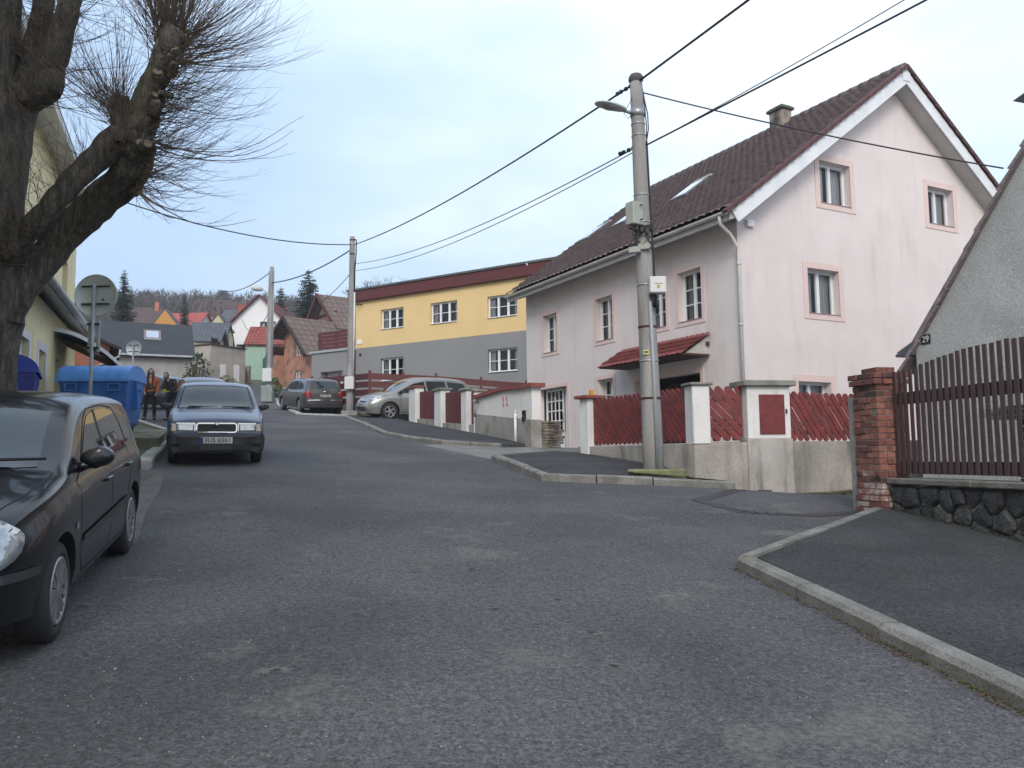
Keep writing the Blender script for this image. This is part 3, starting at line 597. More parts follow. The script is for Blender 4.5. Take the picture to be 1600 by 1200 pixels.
# canopy over the garage
M_RTILE = mat('red_tiles', (.26, .065, .06), (.17, .045, .04), rough=.6, scale=4, fine=.2, fscale=12, spec=.4)
cn = MB(); zc = 4.57-zo; tiles(cn, (-.02, 1.05, zc+.12), (0, 1, 0), (-1, 0, -.62), 3.8, 1.15, cw=.2, rh=.3, amp=.03, step=.03)
can = cn.build('canopy', M_RTILE, pink, fix=False)
cn = MB()
for y in (1.16, 4.6): cn.prism([(0, -.42), (.78, -.42), (0, .06)], (0, y, zc), (-1, 0, 0), (0, 0, 1), (0, 1, 0), 0, .05)
cn.build('side_panel', mat('canopy_side', (.50, .49, .46), rough=.8), can)
cn = MB(); cn.box(-.95, -.02, 1.12, 4.75, zc-.47, zc-.42); cn.box(-.1, -.02, 1.1, 4.8, zc-.2, zc-.1); cn.build('soffit', mat('brown_wood', (.05, .025, .02), (.08, .04, .03), rough=.8), can)
vb = MB(); vb.box(.27, .50, -.10, 0, 7.22-zo, 7.40-zo); vb.build('vent_box', M_WHITE, pink, bevel=.01)
# ================================================================ low wall with slat fence before the pink house
FC = Vector((3.144, 14.0)); FRu = Vector((.9828, .1847)); FLu = Vector((-.4676, .8839)); FRn = Vector((.1847, -.9828)); FLn = Vector((-.8839, -.4676))
fw = thing('garden_wall', 'low stained concrete garden wall with white piers and red slat fencing in front of the pink house', 'garden wall', (FC.x, FC.y, .9))
fR = Fr(FC-Vector((0, 0)), FRu, FRn); fL = Fr(FC, FLu, FLn)
M_BASE = mat('stained_concrete', (.40, .37, .34), (.29, .27, .245), rough=.92, scale=1.6, fine=.15, fscale=30, bump=.4, stain=((.12, .115, .10), 1.0, .50, .72, (2.5, 2.5, .5)))
b = MB(); fR.box(b, 0, 9, -.28, 0, .2, 1.80); fL.box(b, 0, 3.75, -.28, -.002, .6, 1.798); base = b.build('wall_base', M_BASE, fw, world=True, bevel=.012)
b = MB(); fR.box(b, .98, 1.84, -.3, .035, .4, 1.86); b.build('pier_base', mat('patched_concrete', (.46, .43, .41), (.36, .34, .32), rough=.92, scale=2, fine=.12, bump=.3, stain=((.15, .14, .12), 1.4, .52, .75, (3, 3, .6))), fw, world=True, bevel=.01)
M_WPIER = mat('white_pier', (.74, .74, .73), (.64, .64, .63), rough=.85, scale=1.5, fine=.08, bump=.25, stain=((.30, .30, .27), 1.5, .6, .8, (3, 3, .5)))
def pier(fr, a0, a1, b0, b1, z0, z1, cap, capm, ov=.07, hang=0):
    m_ = MB(); fr.box(m_, a0, a1, b0, b1, z0, z1); o = m_.build('pier', M_WPIER, fw, world=True, bevel=.01)
    m_ = MB(); fr.box(m_, a0-ov, a1+ov, b0-ov, b1+ov, z1, z1+cap);
    c_ = m_.build('cap', capm, fw, world=True, bevel=.012); c_.parent = o; return o
M_GCAP = mat('grey_cap', (.25, .25, .22), (.16, .165, .14), rough=.9, scale=3); M_RCAP = mat('red_cap', (.27, .075, .055), (.20, .06, .05), rough=.8, scale=4)
pier(fR, -.02, .30, -.33, .02, 1.78, 2.80, .05, M_GCAP, .05)
pier(fR, 1.0, 1.82, -.40, .02, 1.86, 2.79, .10, M_GCAP, .09)
p3 = pier(fL, 3.3, 3.62, -.30, .02, 1.2, 2.80, .07, M_RCAP, .09)
m_ = MB(); fR.box(m_, 1.22, 1.70, .02, .045, 1.94, 2.64); hd_ = m_.build('meter_door', mat('meter_box_red', (.19, .035, .035), (.13, .025, .027), rough=.6, scale=6, fine=.15), fw, world=True, bevel=.006)
m_ = MB(); fR.box(m_, 1.715, 1.735, .045, .07, 2.3, 2.38); k_ = m_.build('handle', M_DARK, fw, world=True); k_.parent = hd_
M_SLAT = mat('red_slats', (.205, .036, .035), (.13, .027, .027), rough=.55, scale=5, fine=.25, fscale=25, stretch=(1, 1, 1), stain=((.07, .03, .025), 3, .6, .75))
def clip(P, k, v, keep):      # half-plane clip of a polygon
    o = []
    for i in range(len(P)):
        a, b = P[i], P[(i+1) % len(P)]; ia, ib = (a[k]-v)*keep >= 0, (b[k]-v)*keep >= 0
        if ia: o.append(a)
        if ia != ib: t = (v-a[k])/(b[k]-a[k]); o.append((a[0]+(b[0]-a[0])*t, a[1]+(b[1]-a[1])*t))
    return o
def slats(fr, a0, a1, z0, z1, ang, wd, gap, b0, th=.022, flip=1, z1b=None, name='slat_panel', rails=True, seed=1):
    """boards leaning by ang from horizontal, falling to the right, with round ends at top and bottom"""
    m_ = MB(); r2 = random.Random(seed); dx, dz = math.cos(ang), -math.sin(ang); dx *= flip; st_ = (wd+gap)/abs(math.sin(ang)); H = z1-z0; run = H/math.tan(ang)*flip
    a = min(a0, a0-run)-st_
    while a < max(a1, a1-run)+st_:
        zt = z1 + ((z1b-z1)*(min(max(a, a0), a1)-a0)/(a1-a0) if z1b is not None else 0)+r2.uniform(-.008, .008); zb_ = z0+r2.uniform(-.008, .008)
        T = ((a, zt-wd/2)); B = ((a+(zt-zb_)/math.tan(ang)*flip, zb_+wd/2)); px_, pz_ = -dz, dx; h = wd/2
        P = []
        base_ang = math.atan2(-dz, -dx)
        for k in range(9): q = base_ang-math.pi/2+math.pi*k/8; P.append((T[0]+h*math.cos(q), T[1]+h*math.sin(q)))
        for k in range(9): q = base_ang+math.pi/2+math.pi*k/8; P.append((B[0]+h*math.cos(q), B[1]+h*math.sin(q)))
        P = clip(clip(P, 0, a0, 1), 0, a1, -1)
        if len(P) > 2: jb = r2.uniform(0, .003); fr.prism(m_, P, b0+jb, b0+th+jb)
        a += st_
    o = m_.build(name, M_SLAT, fw, world=True)
    if rails:
        m_ = MB(); fr.box(m_, a0, a1, b0-.045, b0-.003, z0+.12, z0+.19); fr.box(m_, a0, a1, b0-.045, b0-.003, z1-.28, z1-.21); m_.build('rail', M_SLAT, fw, world=True)
    return o
slats(fR, 1.84, 3.28, 1.815, 2.72, R(62), .092, .020, -.16, z1b=2.66, seed=2); fR.box(m_ := MB(), 3.28, 3.5, -.3, .04, .5, 2.62); m_.build('end_post', M_BASE, fw, world=True)
slats(fR, .31, .98, 1.83, 2.80, R(47), .115, .022, -.16, name='gate_panel', seed=3)
slats(fR, .31, .98, 1.83, 2.25, R(47), .09, .045, -.20, flip=-1, name='gate_panel', rails=False, seed=4)
slats(fL, .0, 3.3, 1.815, 2.80, R(51), .092, .020, -.14, flip=-1, seed=5)
slats(fL, .0, 3.3, 1.815, 2.60, R(60), .095, .03, -.20, flip=1, rails=False, seed=6)
bell = MB(); fL.box(bell, 3.38, 3.46, -.2, -.12, 2.87, 3.0); tag(bell.build('yellow_lamp', mat('amber_plastic', (.65, .33, .02), rough=.4), bevel=.01), 'small amber yellow lamp box standing on the red capped pier', 'lamp')
# ================================================================ white wall "11" and its posts
WO = Vector((.483, 19.82)); wa = R(23.297); WU = Vector((-math.sin(wa), math.cos(wa))); WN = Vector((-math.cos(wa), -math.sin(wa))); fW = Fr(WO, WU, WN)
ww = thing('white_wall', 'white rendered boundary wall with red coping and the number 11, by the pink house entrance', 'boundary wall', (WO.x, WO.y, 1.8))
M_WW = mat('white_render', (.74, .73, .71), (.66, .65, .63), rough=.9, scale=1.2, fine=.06, bump=.25, stain=((.38, .36, .33), 1.2, .6, .8, (2, 2, .5)))
m_ = MB(); top = [(0, 3.30), (.9, 3.32), (1.8, 3.36), (2.8, 3.32), (3.9, 3.28)]
P = [(0, 2.5), (3.9, 2.85)]+[(a, b) for a, b in top[::-1]]; fW.prism(m_, P, -.25, 0); m_.build('wall', M_WW, ww, world=True)
m_ = MB(); fW.prism(m_, [(0, 1.5), (3.9, 2.0), (3.9, 2.85), (0, 2.5)], -.26, .03); m_.build('plinth', mat('grey_plinth', (.36, .34, .32), (.26, .25, .23), rough=.92, scale=1.6, stain=((.15, .16, .12), 1.5, .5, .7)), ww, world=True, bevel=.01)
m_ = MB()
for (a, b), (c, d) in zip(top, top[1:]): fW.prism(m_, [(a-.0, b), (c, d), (c, d+.10), (a, b+.10)], -.32, .09)
fW.box(m_, -.12, 0, -.32, .09, 3.30, 3.40); m_.build('coping', M_RCAP, ww, world=True)
m_ = MB()
for a in (1.52, 1.76): fW.box(m_, a, a+.07, 0, .012, 2.95, 3.20); fW.box(m_, a-.04, a+.11, 0, .011, 2.94, 2.975); fW.prism(m_, [(a+.07, 3.14), (a+.13, 3.08), (a+.13, 3.12), (a+.07, 3.2)], 0, .011)
m_.build('number_11', mat('number_pink', (.55, .27, .23), (.60, .36, .31), rough=.8), ww, world=True)
m_ = MB(); m_.tube([fW.p(.80, .1, 1.75), fW.p(.80, .1, 2.7)], .035, 8); m_.tube([fW.p(.80, .1, 2.7), fW.p(.80, .1, 2.78)], .02, 6); m_.tube([fW.p(.72, .1, 2.6), fW.p(.88, .1, 2.6)], .015, 6); tag(m_.build('water_pipe', M_WHITE), 'short white standpipe in front of the white wall numbered 11', 'pipe')
m_ = MB(); fW.box(m_, .36, .50, .0, .06, 2.48, 2.60); fW.box(m_, .36, .40, .0, .05, 2.60, 2.75); fW.box(m_, .46, .50, .0, .05, 2.62, 2.75); m_.build('letter_slot', M_DARK, ww, world=True)
m_ = MB()
m_.tube([fW.p(3.7, .05, 3.2), fW.p(3.6, .15, 3.12), fW.p(3.55, .16, 2.9), fW.p(3.6, .14, 2.75)], .03, 6); m_.tube([fW.p(3.72, .02, 3.18), fW.p(3.5, .2, 3.2)], .045, 6); m_.build('meter_pipe', mat('grey_metal', (.30, .31, .32), (.22, .23, .24), rough=.5, metal=.4), ww, world=True)
# stone return and second white pier left of the entrance
sw = MB(); rr = random.Random(2); z = 1.75
while z < 2.45:
    a = 0.0; h = rr.uniform(.05, .10)
    while a < .95: l = rr.uniform(.10, .28); sw.obox(fW.p(0, 0, 0)+Vector((.06+ (a+l/2)*.40+.18, (a+l/2)*.9+.15, z+h/2)), (Vector((.4, .9, 0)).normalized(), Vector((.9, -.4, 0)).normalized(), (0, 0, 1)), (l/2-.006, .14+rr.uniform(0, .03), h/2-.006)); a += l
    z += h
tag(sw.build('rubble_wall', mat('rubble_stone', (.25, .21, .16), (.12, .10, .085), rough=.95, scale=5, lo=.4, hi=.6), bevel=.006), 'short rough stone wall between the white wall and the entrance door', 'stone wall')
def postblock(a0, a1, zt, zb, capm=None):
    m_ = MB(); fW.box(m_, a0, a1, -.30, .03, zb, zt); o = m_.build('post', M_WPIER, ww, world=True, bevel=.01)
    m_ = MB(); fW.box(m_, a0-.06, a1+.06, -.36, .09, zt, zt+.07); c = m_.build('cap', capm or M_GCAP, ww, world=True, bevel=.01); c.parent = o
postblock(4.62, 5.10, 3.60, 2.0); postblock(7.06, 7.75, 3.80, 2.2); postblock(9.98, 10.8, 4.12, 2.4, M_RCAP)
postblock(3.92, 4.02, 3.5, 2.0)
M_DSL = mat('dark_red_slats', (.13, .022, .022), (.08, .018, .018), rough=.65, scale=6, fine=.3, fscale=20)
for a0, a1, zt, zb in ((4.02, 4.62, 3.52, 2.55), (5.10, 7.06, 3.62, 2.62), (7.75, 9.98, 3.86, 2.88)):
    m_ = MB(); a = a0; rr = random.Random(int(a0*10))
    while a < a1-.01:
        w2 = min(.1, a1-a); P = []
        for k in range(5): q = math.pi*k/4; P.append((a+w2/2+w2/2*math.cos(q), zt-.05+.05*math.sin(q)+(a-a0)*.05))
        P += [(a, zb+(a-a0)*.06), (a+w2, zb+(a-a0)*.06)]; fW.prism(m_, P, -.16, -.135+rr.uniform(0, .01)); a += w2+.006
    m_.build('slat_panel', M_DSL, ww, world=True)
    m_ = MB(); fW.prism(m_, [(a0, zb-.9), (a1, zb-.75), (a1, zb+(a1-a0)*.06-.02), (a0, zb-.02)], -.26, -.04); m_.build('footing', M_BASE, ww, world=True)
# ================================================================ cars
def paint(key, c, rough=.28, metal=.0, coat=1.0):
    return mat(key, c, tuple(v*.9 for v in c), rough=rough, scale=3, metal=metal, coat=coat*.6, fine=.03, fscale=200, spec=.5)
M_CGLASS = mat('car_glass', (.020, .026, .028), (.03, .035, .037), rough=.02, scale=2, spec=.6, coat=.35)
M_TYRE = mat('tyre_rubber', (.018, .018, .019), (.028, .028, .028), rough=.9, fine=.2)
M_RIM = mat('silver_rim', (.36, .37, .38), (.26, .27, .28), rough=.35, metal=.6, scale=6)
M_PLAST = mat('grey_plastic', (.035, .036, .039), (.028, .029, .031), rough=.55)
M_BLACK = mat('black_plastic', (.008, .008, .009), (.012, .012, .013), rough=.6)
M_LENS = mat('lamp_lens', (.50, .53, .54), (.34, .37, .38), rough=.06, scale=18, metal=.55, coat=1)
M_CHROME = mat('chrome', (.62, .63, .64), (.5, .5, .5), rough=.12, metal=1)
M_TAIL = mat('red_lamp', (.38, .012, .018), (.26, .01, .012), rough=.12, coat=1)
M_AMB = mat('amber_lamp', (.50, .43, .34), (.45, .36, .26), rough=.15, coat=1)
M_PLATE = mat('plate_white', (.50, .51, .50), (.44, .45, .44), rough=.5)
M_EU = mat('plate_blue', (.01, .03, .25)); M_INK = mat('ink', (.01, .01, .012))
def curve(P, x):      # smooth interpolation through sorted (x, value) points
    if x <= P[0][0]: return P[0][1]
    if x >= P[-1][0]: return P[-1][1]
    for i in range(len(P)-1):
        if x <= P[i+1][0]:
            x0, y0 = P[i]; x1, y1 = P[i+1]; h = x1-x0; t = (x-x0)/h
            def sl_(j):
                if j == 0 or j == len(P)-1: return None
                a = (P[j][1]-P[j-1][1])/(P[j][0]-P[j-1][0]); b = (P[j+1][1]-P[j][1])/(P[j+1][0]-P[j][0])
                return 0 if a*b <= 0 else 2*a*b/(a+b)
            m0, m1 = sl_(i), sl_(i+1); s_ = (y1-y0)/h; m0 = s_ if m0 is None else m0; m1 = s_ if m1 is None else m1
            return (2*t**3-3*t*t+1)*y0+(t**3-2*t*t+t)*h*m0+(-2*t**3+3*t*t)*y1+(t**3-t*t)*h*m1
class Car:
    """local axes: x forward, y to the car's left, z up, origin on the ground under its middle"""
    def __init__(s, name, label, pt, fwd, L, W, prof, belt, tum, wheels, wr, body, group=None, bottom=.20, crown=.03, nose=.20, tail=.14, cat='car', narrow=0.0, lowbody=None, z=None):
        x, y = pt[:2]; n = Vector((.03746, -.09272, 1)).normalized()
        if z is None: z = gr(x, y)
        f = Vector((math.sin(fwd), math.cos(fwd), 0)); f = (f-n*f.dot(n)).normalized(); l_ = n.cross(f)
        s.root = thing(name, label, cat, group='cars parked along the street', M=basis((x, y, z), f, l_, n))
        s.L = L; s.W = W; s.prof = sorted(prof); s.wheels = wheels; s.wr = wr; s.paint = body
        X = [-L/2]
        xs = sorted({*[p[0] for p in s.prof], *[-L/2+L*i/44 for i in range(45)], -L/2+.02, -L/2+.05, L/2-.02, L/2-.05})
        V = []; ns = None; h0 = -L/2
        for x_ in xs:
            zt = curve(s.prof, x_); e1 = max(0, (x_-(L/2-.75))/.75); e2 = max(0, (-x_-(L/2-.6))/.6)
            P = W/2*(1-nose*e1**2.4-tail*e2**2.6-narrow*abs(x_/L)**2); zb = min(curve(belt, x_), zt-.055)
            z0 = bottom+.04*e1**3+.06*e2**3; h = zt-zb; ye = max(.3*P, .955*P-tum*(h-.055)); zm = (z0+zb)/2
            rc = .07 if h > .12 else .03
            sec = [(.0, z0), (.80*P, z0), (.955*P, z0+.035), (.985*P, z0+.16), (1.0*P, zm), (.998*P, zb-.13), (.985*P, zb-.04), (.955*P, zb), ((.955*P*2+ye)/3, zb+(h-rc)*.34), ((.955*P+2*ye)/3, zb+(h-rc)*.68), (ye+.004, zt-rc), (ye-.02, zt-rc*.4), (ye-.07, zt-.008), (ye*.62, zt+crown*.6), (ye*.3, zt+crown*.92), (0, zt+crown)]
            V.append(sec)
        n = len(V[0]); vs = []; 
        ring = 2*(n-1)
        for x_, sec in zip(xs, V):
            vs += [(x_, a, b) for a, b in sec]+[(x_, -a, b) for a, b in sec[-2:0:-1]]
        fs = [(i*ring+k, i*ring+(k+1) % ring, (i+1)*ring+(k+1) % ring, (i+1)*ring+k) for i in range(len(xs)-1) for k in range(ring)]
        fs += [tuple(range(ring))[::-1], tuple((len(xs)-1)*ring+k for k in range(ring))]
        me = bpy.data.meshes.new('t'); me.from_pydata(vs, [], fs)
        bm = bmesh.new(); bm.from_mesh(me); bmesh.ops.recalc_face_normals(bm, faces=bm.faces)
        s.bvh = BVHTree.FromBMesh(bm); bm.to_mesh(me); bm.free()
        ob = bpy.data.objects.new('t', me); col.objects.link(ob); cut = []
        for wx in wheels:
            m_ = MB()
            for sg in (-1, 1): m_.lathe([(0, 0), (wr+.055, 0), (wr+.055, .42), (0, .42)], 40, (wx, sg*(W/2+.1), wr), (0, -sg, 0), sm=True)
            c = m_.build('cut', M_BLACK, s.root); c.parent = None; cut.append(c)
            md = ob.modifiers.new('b', 'BOOLEAN'); md.object = c; md.operation = 'DIFFERENCE'; md.solver = 'EXACT'; md.material_mode = 'TRANSFER'
        me.materials.append(body); bpy.context.view_layer.update()
        m2 = bpy.data.meshes.new_from_object(ob.evaluated_get(bpy.context.evaluated_depsgraph_get()))
        for o in [ob]+cut: bpy.data.objects.remove(o)
        bm = bmesh.new(); bm.from_mesh(m2)
        for e in bm.edges: e.smooth = len(e.link_faces) == 2 and e.calc_face_angle(0) < .75
        for f_ in bm.faces: f_.smooth = True
        bm.to_mesh(m2); bm.free(); m2.name = name+'_body'
        if lowbody:      # unpainted lower bumper and sills
            m2.materials.append(M_PLAST); k_ = len(m2.materials)-1
            for p_ in m2.polygons:
                if p_.center.z < lowbody[0] and p_.center.x > lowbody[1] and p_.material_index == 0: p_.material_index = k_
        s.body = bpy.data.objects.new('body', m2); col.objects.link(s.body); s.body.parent = s.root
    def cast(s, side, a, b):
        if side == 'L': o, d = Vector((a, 3, b)), Vector((0, -1, 0))
        elif side == 'R': o, d = Vector((a, -3, b)), Vector((0, 1, 0))
        elif side == 'F': o, d = Vector((5, a, b)), Vector((-1, 0, 0))
        elif side == 'B': o, d = Vector((-5, a, b)), Vector((1, 0, 0))
        else: o, d = Vector((a, b, 4)), Vector((0, 0, -1))
        h = s.bvh.ray_cast(o, d); return (h[0], h[1]) if h[0] is not None else (None, None)
    def patch(s, name, side, poly, m, off=.004, parent=None, rings=5, dens=.05, mb=None, thick=0):
        """a panel lying on the body: the polygon is projected onto it from one side"""
        P = []
        for i in range(len(poly)):
            a, b = Vector(poly[i]), Vector(poly[(i+1) % len(poly)]); k = max(1, int((b-a).length/dens))
            P += [a.lerp(b, j/k) for j in range(k)]
        c = sum(P, Vector((0, 0)))/len(P); vs = []; n = len(P)
        for r_ in range(rings+1):
            for p in P:
                q = c+(p-c)*(1-r_/rings) if r_ < rings else c
                h, nn = s.cast(side, q.x, q.y)
                if h is None: h, nn = s.cast(side, c.x+(q.x-c.x)*.96, c.y+(q.y-c.y)*.96)
                if h is None: return None
                vs.append(h+nn*off)
                if r_ == rings: break
        fs = [(r_*n+i, r_*n+(i+1) % n, (r_+1)*n+(i+1) % n, (r_+1)*n+i) for r_ in range(rings-1) for i in range(n)]+[((rings-1)*n+i, (rings-1)*n+(i+1) % n, rings*n) for i in range(n)]
        own = mb is None; mb = mb or MB(); mb.add(vs, fs, 0, True)
        if thick:      # a rim down to the body
            o = len(mb.v)-len(vs); e = []
            for i in range(n):
                h, nn = s.cast(side, P[i].x, P[i].y); e.append(tuple((h+nn*-.002)) if h is not None else mb.v[o+i])
            o2 = len(mb.v); mb.v += e
            for i in range(n): mb.f.append([o+i, o+(i+1) % n, o2+(i+1) % n, o2+i]); mb.m.append(0); mb.s.append(False)
        return mb.build(name, m, parent or s.root) if own else None
    def line(s, mb, side, pts, w_=.010, off=.002, closed=False):
        Q = []
        pts = list(pts)+([pts[0]] if closed else [])
        for (a, b), (c, d) in zip(pts, pts[1:]):
            k = max(1, int(math.hypot(c-a, d-b)/.05)); Q += [(a+(c-a)*i/k, b+(d-b)*i/k) for i in range(k)]
        Q.append(pts[-1]); H = [s.cast(side, *q) for q in Q]; H = [(h+n*off, n) for h, n in H if h is not None]
        for (p, n), (q, n2) in zip(H, H[1:]):
            if (q-p).length > .3 or (q-p).length < 1e-5: continue
            t = (q-p).normalized().cross(n)*w_/2; mb.add([p-t, p+t, q+t, q-t], [(0, 1, 2, 3)], 0, True)
    def wheel(s, x, sg, spokes=8, pair=0.0, capw=.035, track=None, rr_=None, rimm=None, steer=0):
        W = s.W; wr = s.wr; y = sg*((track or W-.04)/2); rim = rr_ or wr*.64; ax = Vector((0, sg, 0))
        m_ = MB(); m_.lathe([(rim, -.17), (wr-.03, -.18), (wr, -.15), (wr, -.04), (wr-.012, -.015), (wr-.05, 0), (rim+.015, -.004), (rim, -.02)], 40, (x, y, wr), ax)
        # tread blocks read as a slight step
        w_ = m_.build('tyre', M_TYRE, s.root); w_.name = 'wheel'
        m_ = MB(); m_.lathe([(rim, -.012), (rim-.012, -.004), (rim-.03, -.016), (rim-.035, -.07), (.05, -.08), (0, -.08)], 40, (x, y, wr), ax); m_.build('rim_dish', M_BLACK if spokes else M_RIM, w_)
        m_ = MB(); m_.lathe([(rim, -.02), (rim+.004, -.006), (rim-.010, .0), (rim-.026, -.010), (rim-.030, -.03)], 40, (x, y, wr), ax)
        m_.lathe([(0, -.002), (.035, -.004), (.055, -.012), (.058, -.04)], 20, (x, y, wr), ax)
        for k in range(spokes):
            for dd in ((-pair, pair) if pair else (0,)):
                a = 2*math.pi*(k+.5*dd*0)/spokes; a1 = a+dd*.35; a2 = a+dd
                p = Vector((x+math.cos(a1)*.045, y-sg*.014, wr+math.sin(a1)*.045)); q = Vector((x+math.cos(a2)*(rim-.02), y-sg*.014, wr+math.sin(a2)*(rim-.02)))
                m_.beam(p, q, .015, capw, (0, sg, 0)) if False else m_.obox((p+q)/2, ((q-p).normalized(), ax, (q-p).normalized().cross(ax)), ((q-p).length/2, .008, capw/2))
        m_.build('rim', rimm or M_RIM, w_); return w_
    def mirror(s, sg, x, z, m, w_=.20, h=.13, reach=.17):
        yb = s.cast('L' if sg > 0 else 'R', x, z)[0]; yb = abs(yb.y) if yb is not None else s.W/2-.05
        m_ = MB(); m_.lathe([(0, 0), (.35, .0), (.75, .04), (.95, .18), (1, .45), (.98, .8), (.9, .97), (.80, 1), (0, 1)], 18, (0, 0, 0), (-1, 0, 0))
        m_.v = [(a*.11, b*w_/2, c*h/2) for a, b, c in m_.v]
        m_.v = [(a+x+.03, b+sg*(yb+reach-w_/2+.05), c+z+.02+(.012 if b*sg > 0 else 0)) for a, b, c in m_.v]
        m_.tube([(x, sg*(yb-.02), z-.045), (x-.01, sg*(yb+.09), z-.01)], [.035, .03], 8)
        o = m_.build('mirror', m, s.root)
        g_ = MB(); g_.lathe([(0, .0), (1, 0)], 18, (0, 0, 0), (-1, 0, 0)); g_.v = [(a*.0+x+.03-.112, b*w_*.43+sg*(yb+reach-w_/2+.05), c*h*.42+z+.02) for a, b, c in g_.v]; g_.build('mirror_glass', M_CHROME, o); return o
    def handle(s, sg, x, z, m):
        h, n = s.cast('L' if sg > 0 else 'R', x, z)
        m_ = MB(); m_.obox(h+n*.018, ((1, 0, 0), n, (0, 0, 1)), (.085, .009, .014)); m_.obox(h+n*.006+Vector((.07, 0, 0)), ((1, 0, 0), n, (0, 0, 1)), (.016, .012, .014)); return m_.build('handle', m, s.root, bevel=.005)
    def plate(s, side, z, text, w_=.52, h=.11, y=0, back=.012):
        hp, n = s.cast(side, y, z); sgn = 1 if side == 'F' else -1; x = hp.x+sgn*back
        m_ = MB(); m_.obox((x, y, z), ((1, 0, 0), (0, 1, 0), (0, 0, 1)), (.008, w_/2, h/2)); o = m_.build('number_plate', M_PLATE, s.root, bevel=.003)
        m_ = MB(); m_.obox((x+sgn*.009, y-sgn*(w_/2-.022), z), ((1, 0, 0), (0, 1, 0), (0, 0, 1)), (.0015, .020, h/2-.004)); m_.build('country_band', M_EU, o)
        M_ = basis((x+sgn*.0095, y+.018*sgn, z), (0, sgn, 0), (0, 0, 1), (sgn, 0, 0)); textmesh(text, h*.98, 'plate_text', M_INK, o, M_); return o
def circle(cx, cz, rx, rz, n=20, sq=0): return [(cx+rx*math.cos(2*math.pi*i/n), cz+rz*math.sin(2*math.pi*i/n)) for i in range(n)]
def rrect(x0, x1, z0, z1, r): 
    P = []
    for cx, cz, a in ((x1-r, z1-r, 0), (x0+r, z1-r, 90), (x0+r, z0+r, 180), (x1-r, z0+r, 270)):
        P += [(cx+r*math.cos(R(a+t)), cz+r*math.sin(R(a+t))) for t in (0, 30, 60, 90)]
    return P
def arch(mb, car, x, m):
    pass
# --- black hatchback in the left foreground
M_BLK = paint('black_car_paint', (.0038, .0050, .0085), rough=.25, coat=.6)
A = gi(93, 998); B = gi(203, 864); fwd = math.atan2(A.x-B.x, A.y-B.y); f = Vector((math.sin(fwd), math.cos(fwd), 0)); lft = Vector((-f.y, f.x, 0))
cen = (Vector((A.x, A.y, 0))+Vector((B.x, B.y, 0)))/2-lft*.80+f*.0
polo = Car('parked_car', 'black five-door hatchback with round headlamp parked at the left edge, nearest the camera', cen, fwd, 3.90, 1.65,
    [(-1.95, .56), (-1.92, .62), (-1.86, .93), (-1.80, 1.00), (-1.62, 1.25), (-1.45, 1.345), (-1.0, 1.385), (-.4, 1.40), (.05, 1.375), (.26, 1.335), (1.02, .965), (1.10, .945), (1.45, .885), (1.72, .80), (1.84, .70), (1.92, .58), (1.95, .50)],
    [(-1.95, .90), (-.9, .90), (.9, .87), (1.3, .84), (1.95, .60)], .30, (-1.2, 1.24), .29, M_BLK, nose=.25)
c = polo
for sd_, sg in (('L', 1), ('R', -1)):
    win = c.patch('side_window', sd_, [(.60, .94), (.40, 1.06), (.18, 1.20), (.05, 1.26), (-.17, 1.29), (-.17, .95)], M_CGLASS, .003)
    c.patch('side_window', sd_, [(-.24, .95), (-.24, 1.295), (-.60, 1.295), (-.86, 1.265), (-.98, 1.16), (-1.02, .97)], M_CGLASS, .003)
    c.patch('side_window', sd_, [(-1.09, .985), (-1.05, 1.16), (-.97, 1.24), (-1.22, 1.19), (-1.36, 1.04)], M_CGLASS, .003)
    m_ = MB()
    c.line(m_, sd_, [(.80, .88), (.79, .40), (.66, .27), (-.20, .27), (-.20, .93)], .012); c.line(m_, sd_, [(-.20, .27), (-.74, .27), (-.83, .42), (-.90, .62), (-1.05, .78), (-1.06, .95)], .012)
    c.line(m_, sd_, [(.80, .88), (.62, .94), (.16, 1.25), (-.02, 1.315), (-.5, 1.325), (-.9, 1.29), (-1.1, 1.12)], .012); m_.build('door_seam', M_BLACK, c.root)
    m_ = MB(); c.line(m_, sd_, [(.76, .505), (-.85, .545)], .055, .010); m_.build('rub_strip', M_PLAST, c.root)
    m_ = MB(); c.line(m_, sd_, [(.66, .93), (-.2, .94), (-1.05, .96)], .022, .006); c.line(m_, sd_, [(-.205, .945), (-.205, 1.30)], .055, .005); m_.build('window_trim', M_BLACK, c.root)
    c.handle(sg, -.02, .80, M_BLK); c.handle(sg, -.88, .82, M_BLK); c.patch('indicator', sd_, [(.80+.10, .60), (.80+.16, .60), (.80+.16, .64), (.80+.10, .64)], M_LENS, .006)
    c.mirror(sg, .62, .99, M_BLK, w_=.21, h=.14)
    c.patch('headlight', 'F', circle(sg*.595, .665, .135, .125), M_LENS, .010, rings=4, thick=1)
    for x in (-1.2, 1.24): c.wheel(x, sg, spokes=11, pair=.11, capw=.020, rr_=.195)
c.patch('windscreen', 'F', [(-.60, .99), (.60, .99), (.53, 1.305), (.3, 1.325), (-.3, 1.325), (-.53, 1.305)], M_CGLASS, .004, rings=6)
c.patch('rear_window', 'B', [(-.55, 1.04), (.55, 1.04), (.48, 1.27), (-.48, 1.27)], M_CGLASS, .004)
m_ = MB(); c.line(m_, 'F', [(-.78, .50), (-.4, .52), (.4, .52), (.78, .50)], .05, .012); c.line(m_, 'L', [(1.60, .50), (1.86, .50)], .04, .010); c.line(m_, 'R', [(1.60, .50), (1.86, .50)], .04, .010); m_.build('bumper_strip', M_PLAST, c.root)
c.patch('grille', 'F', rrect(-.36, .36, .60, .70, .03), M_BLACK, .006); c.patch('lower_grille', 'F', rrect(-.5, .5, .30, .42, .03), M_BLACK, .006)
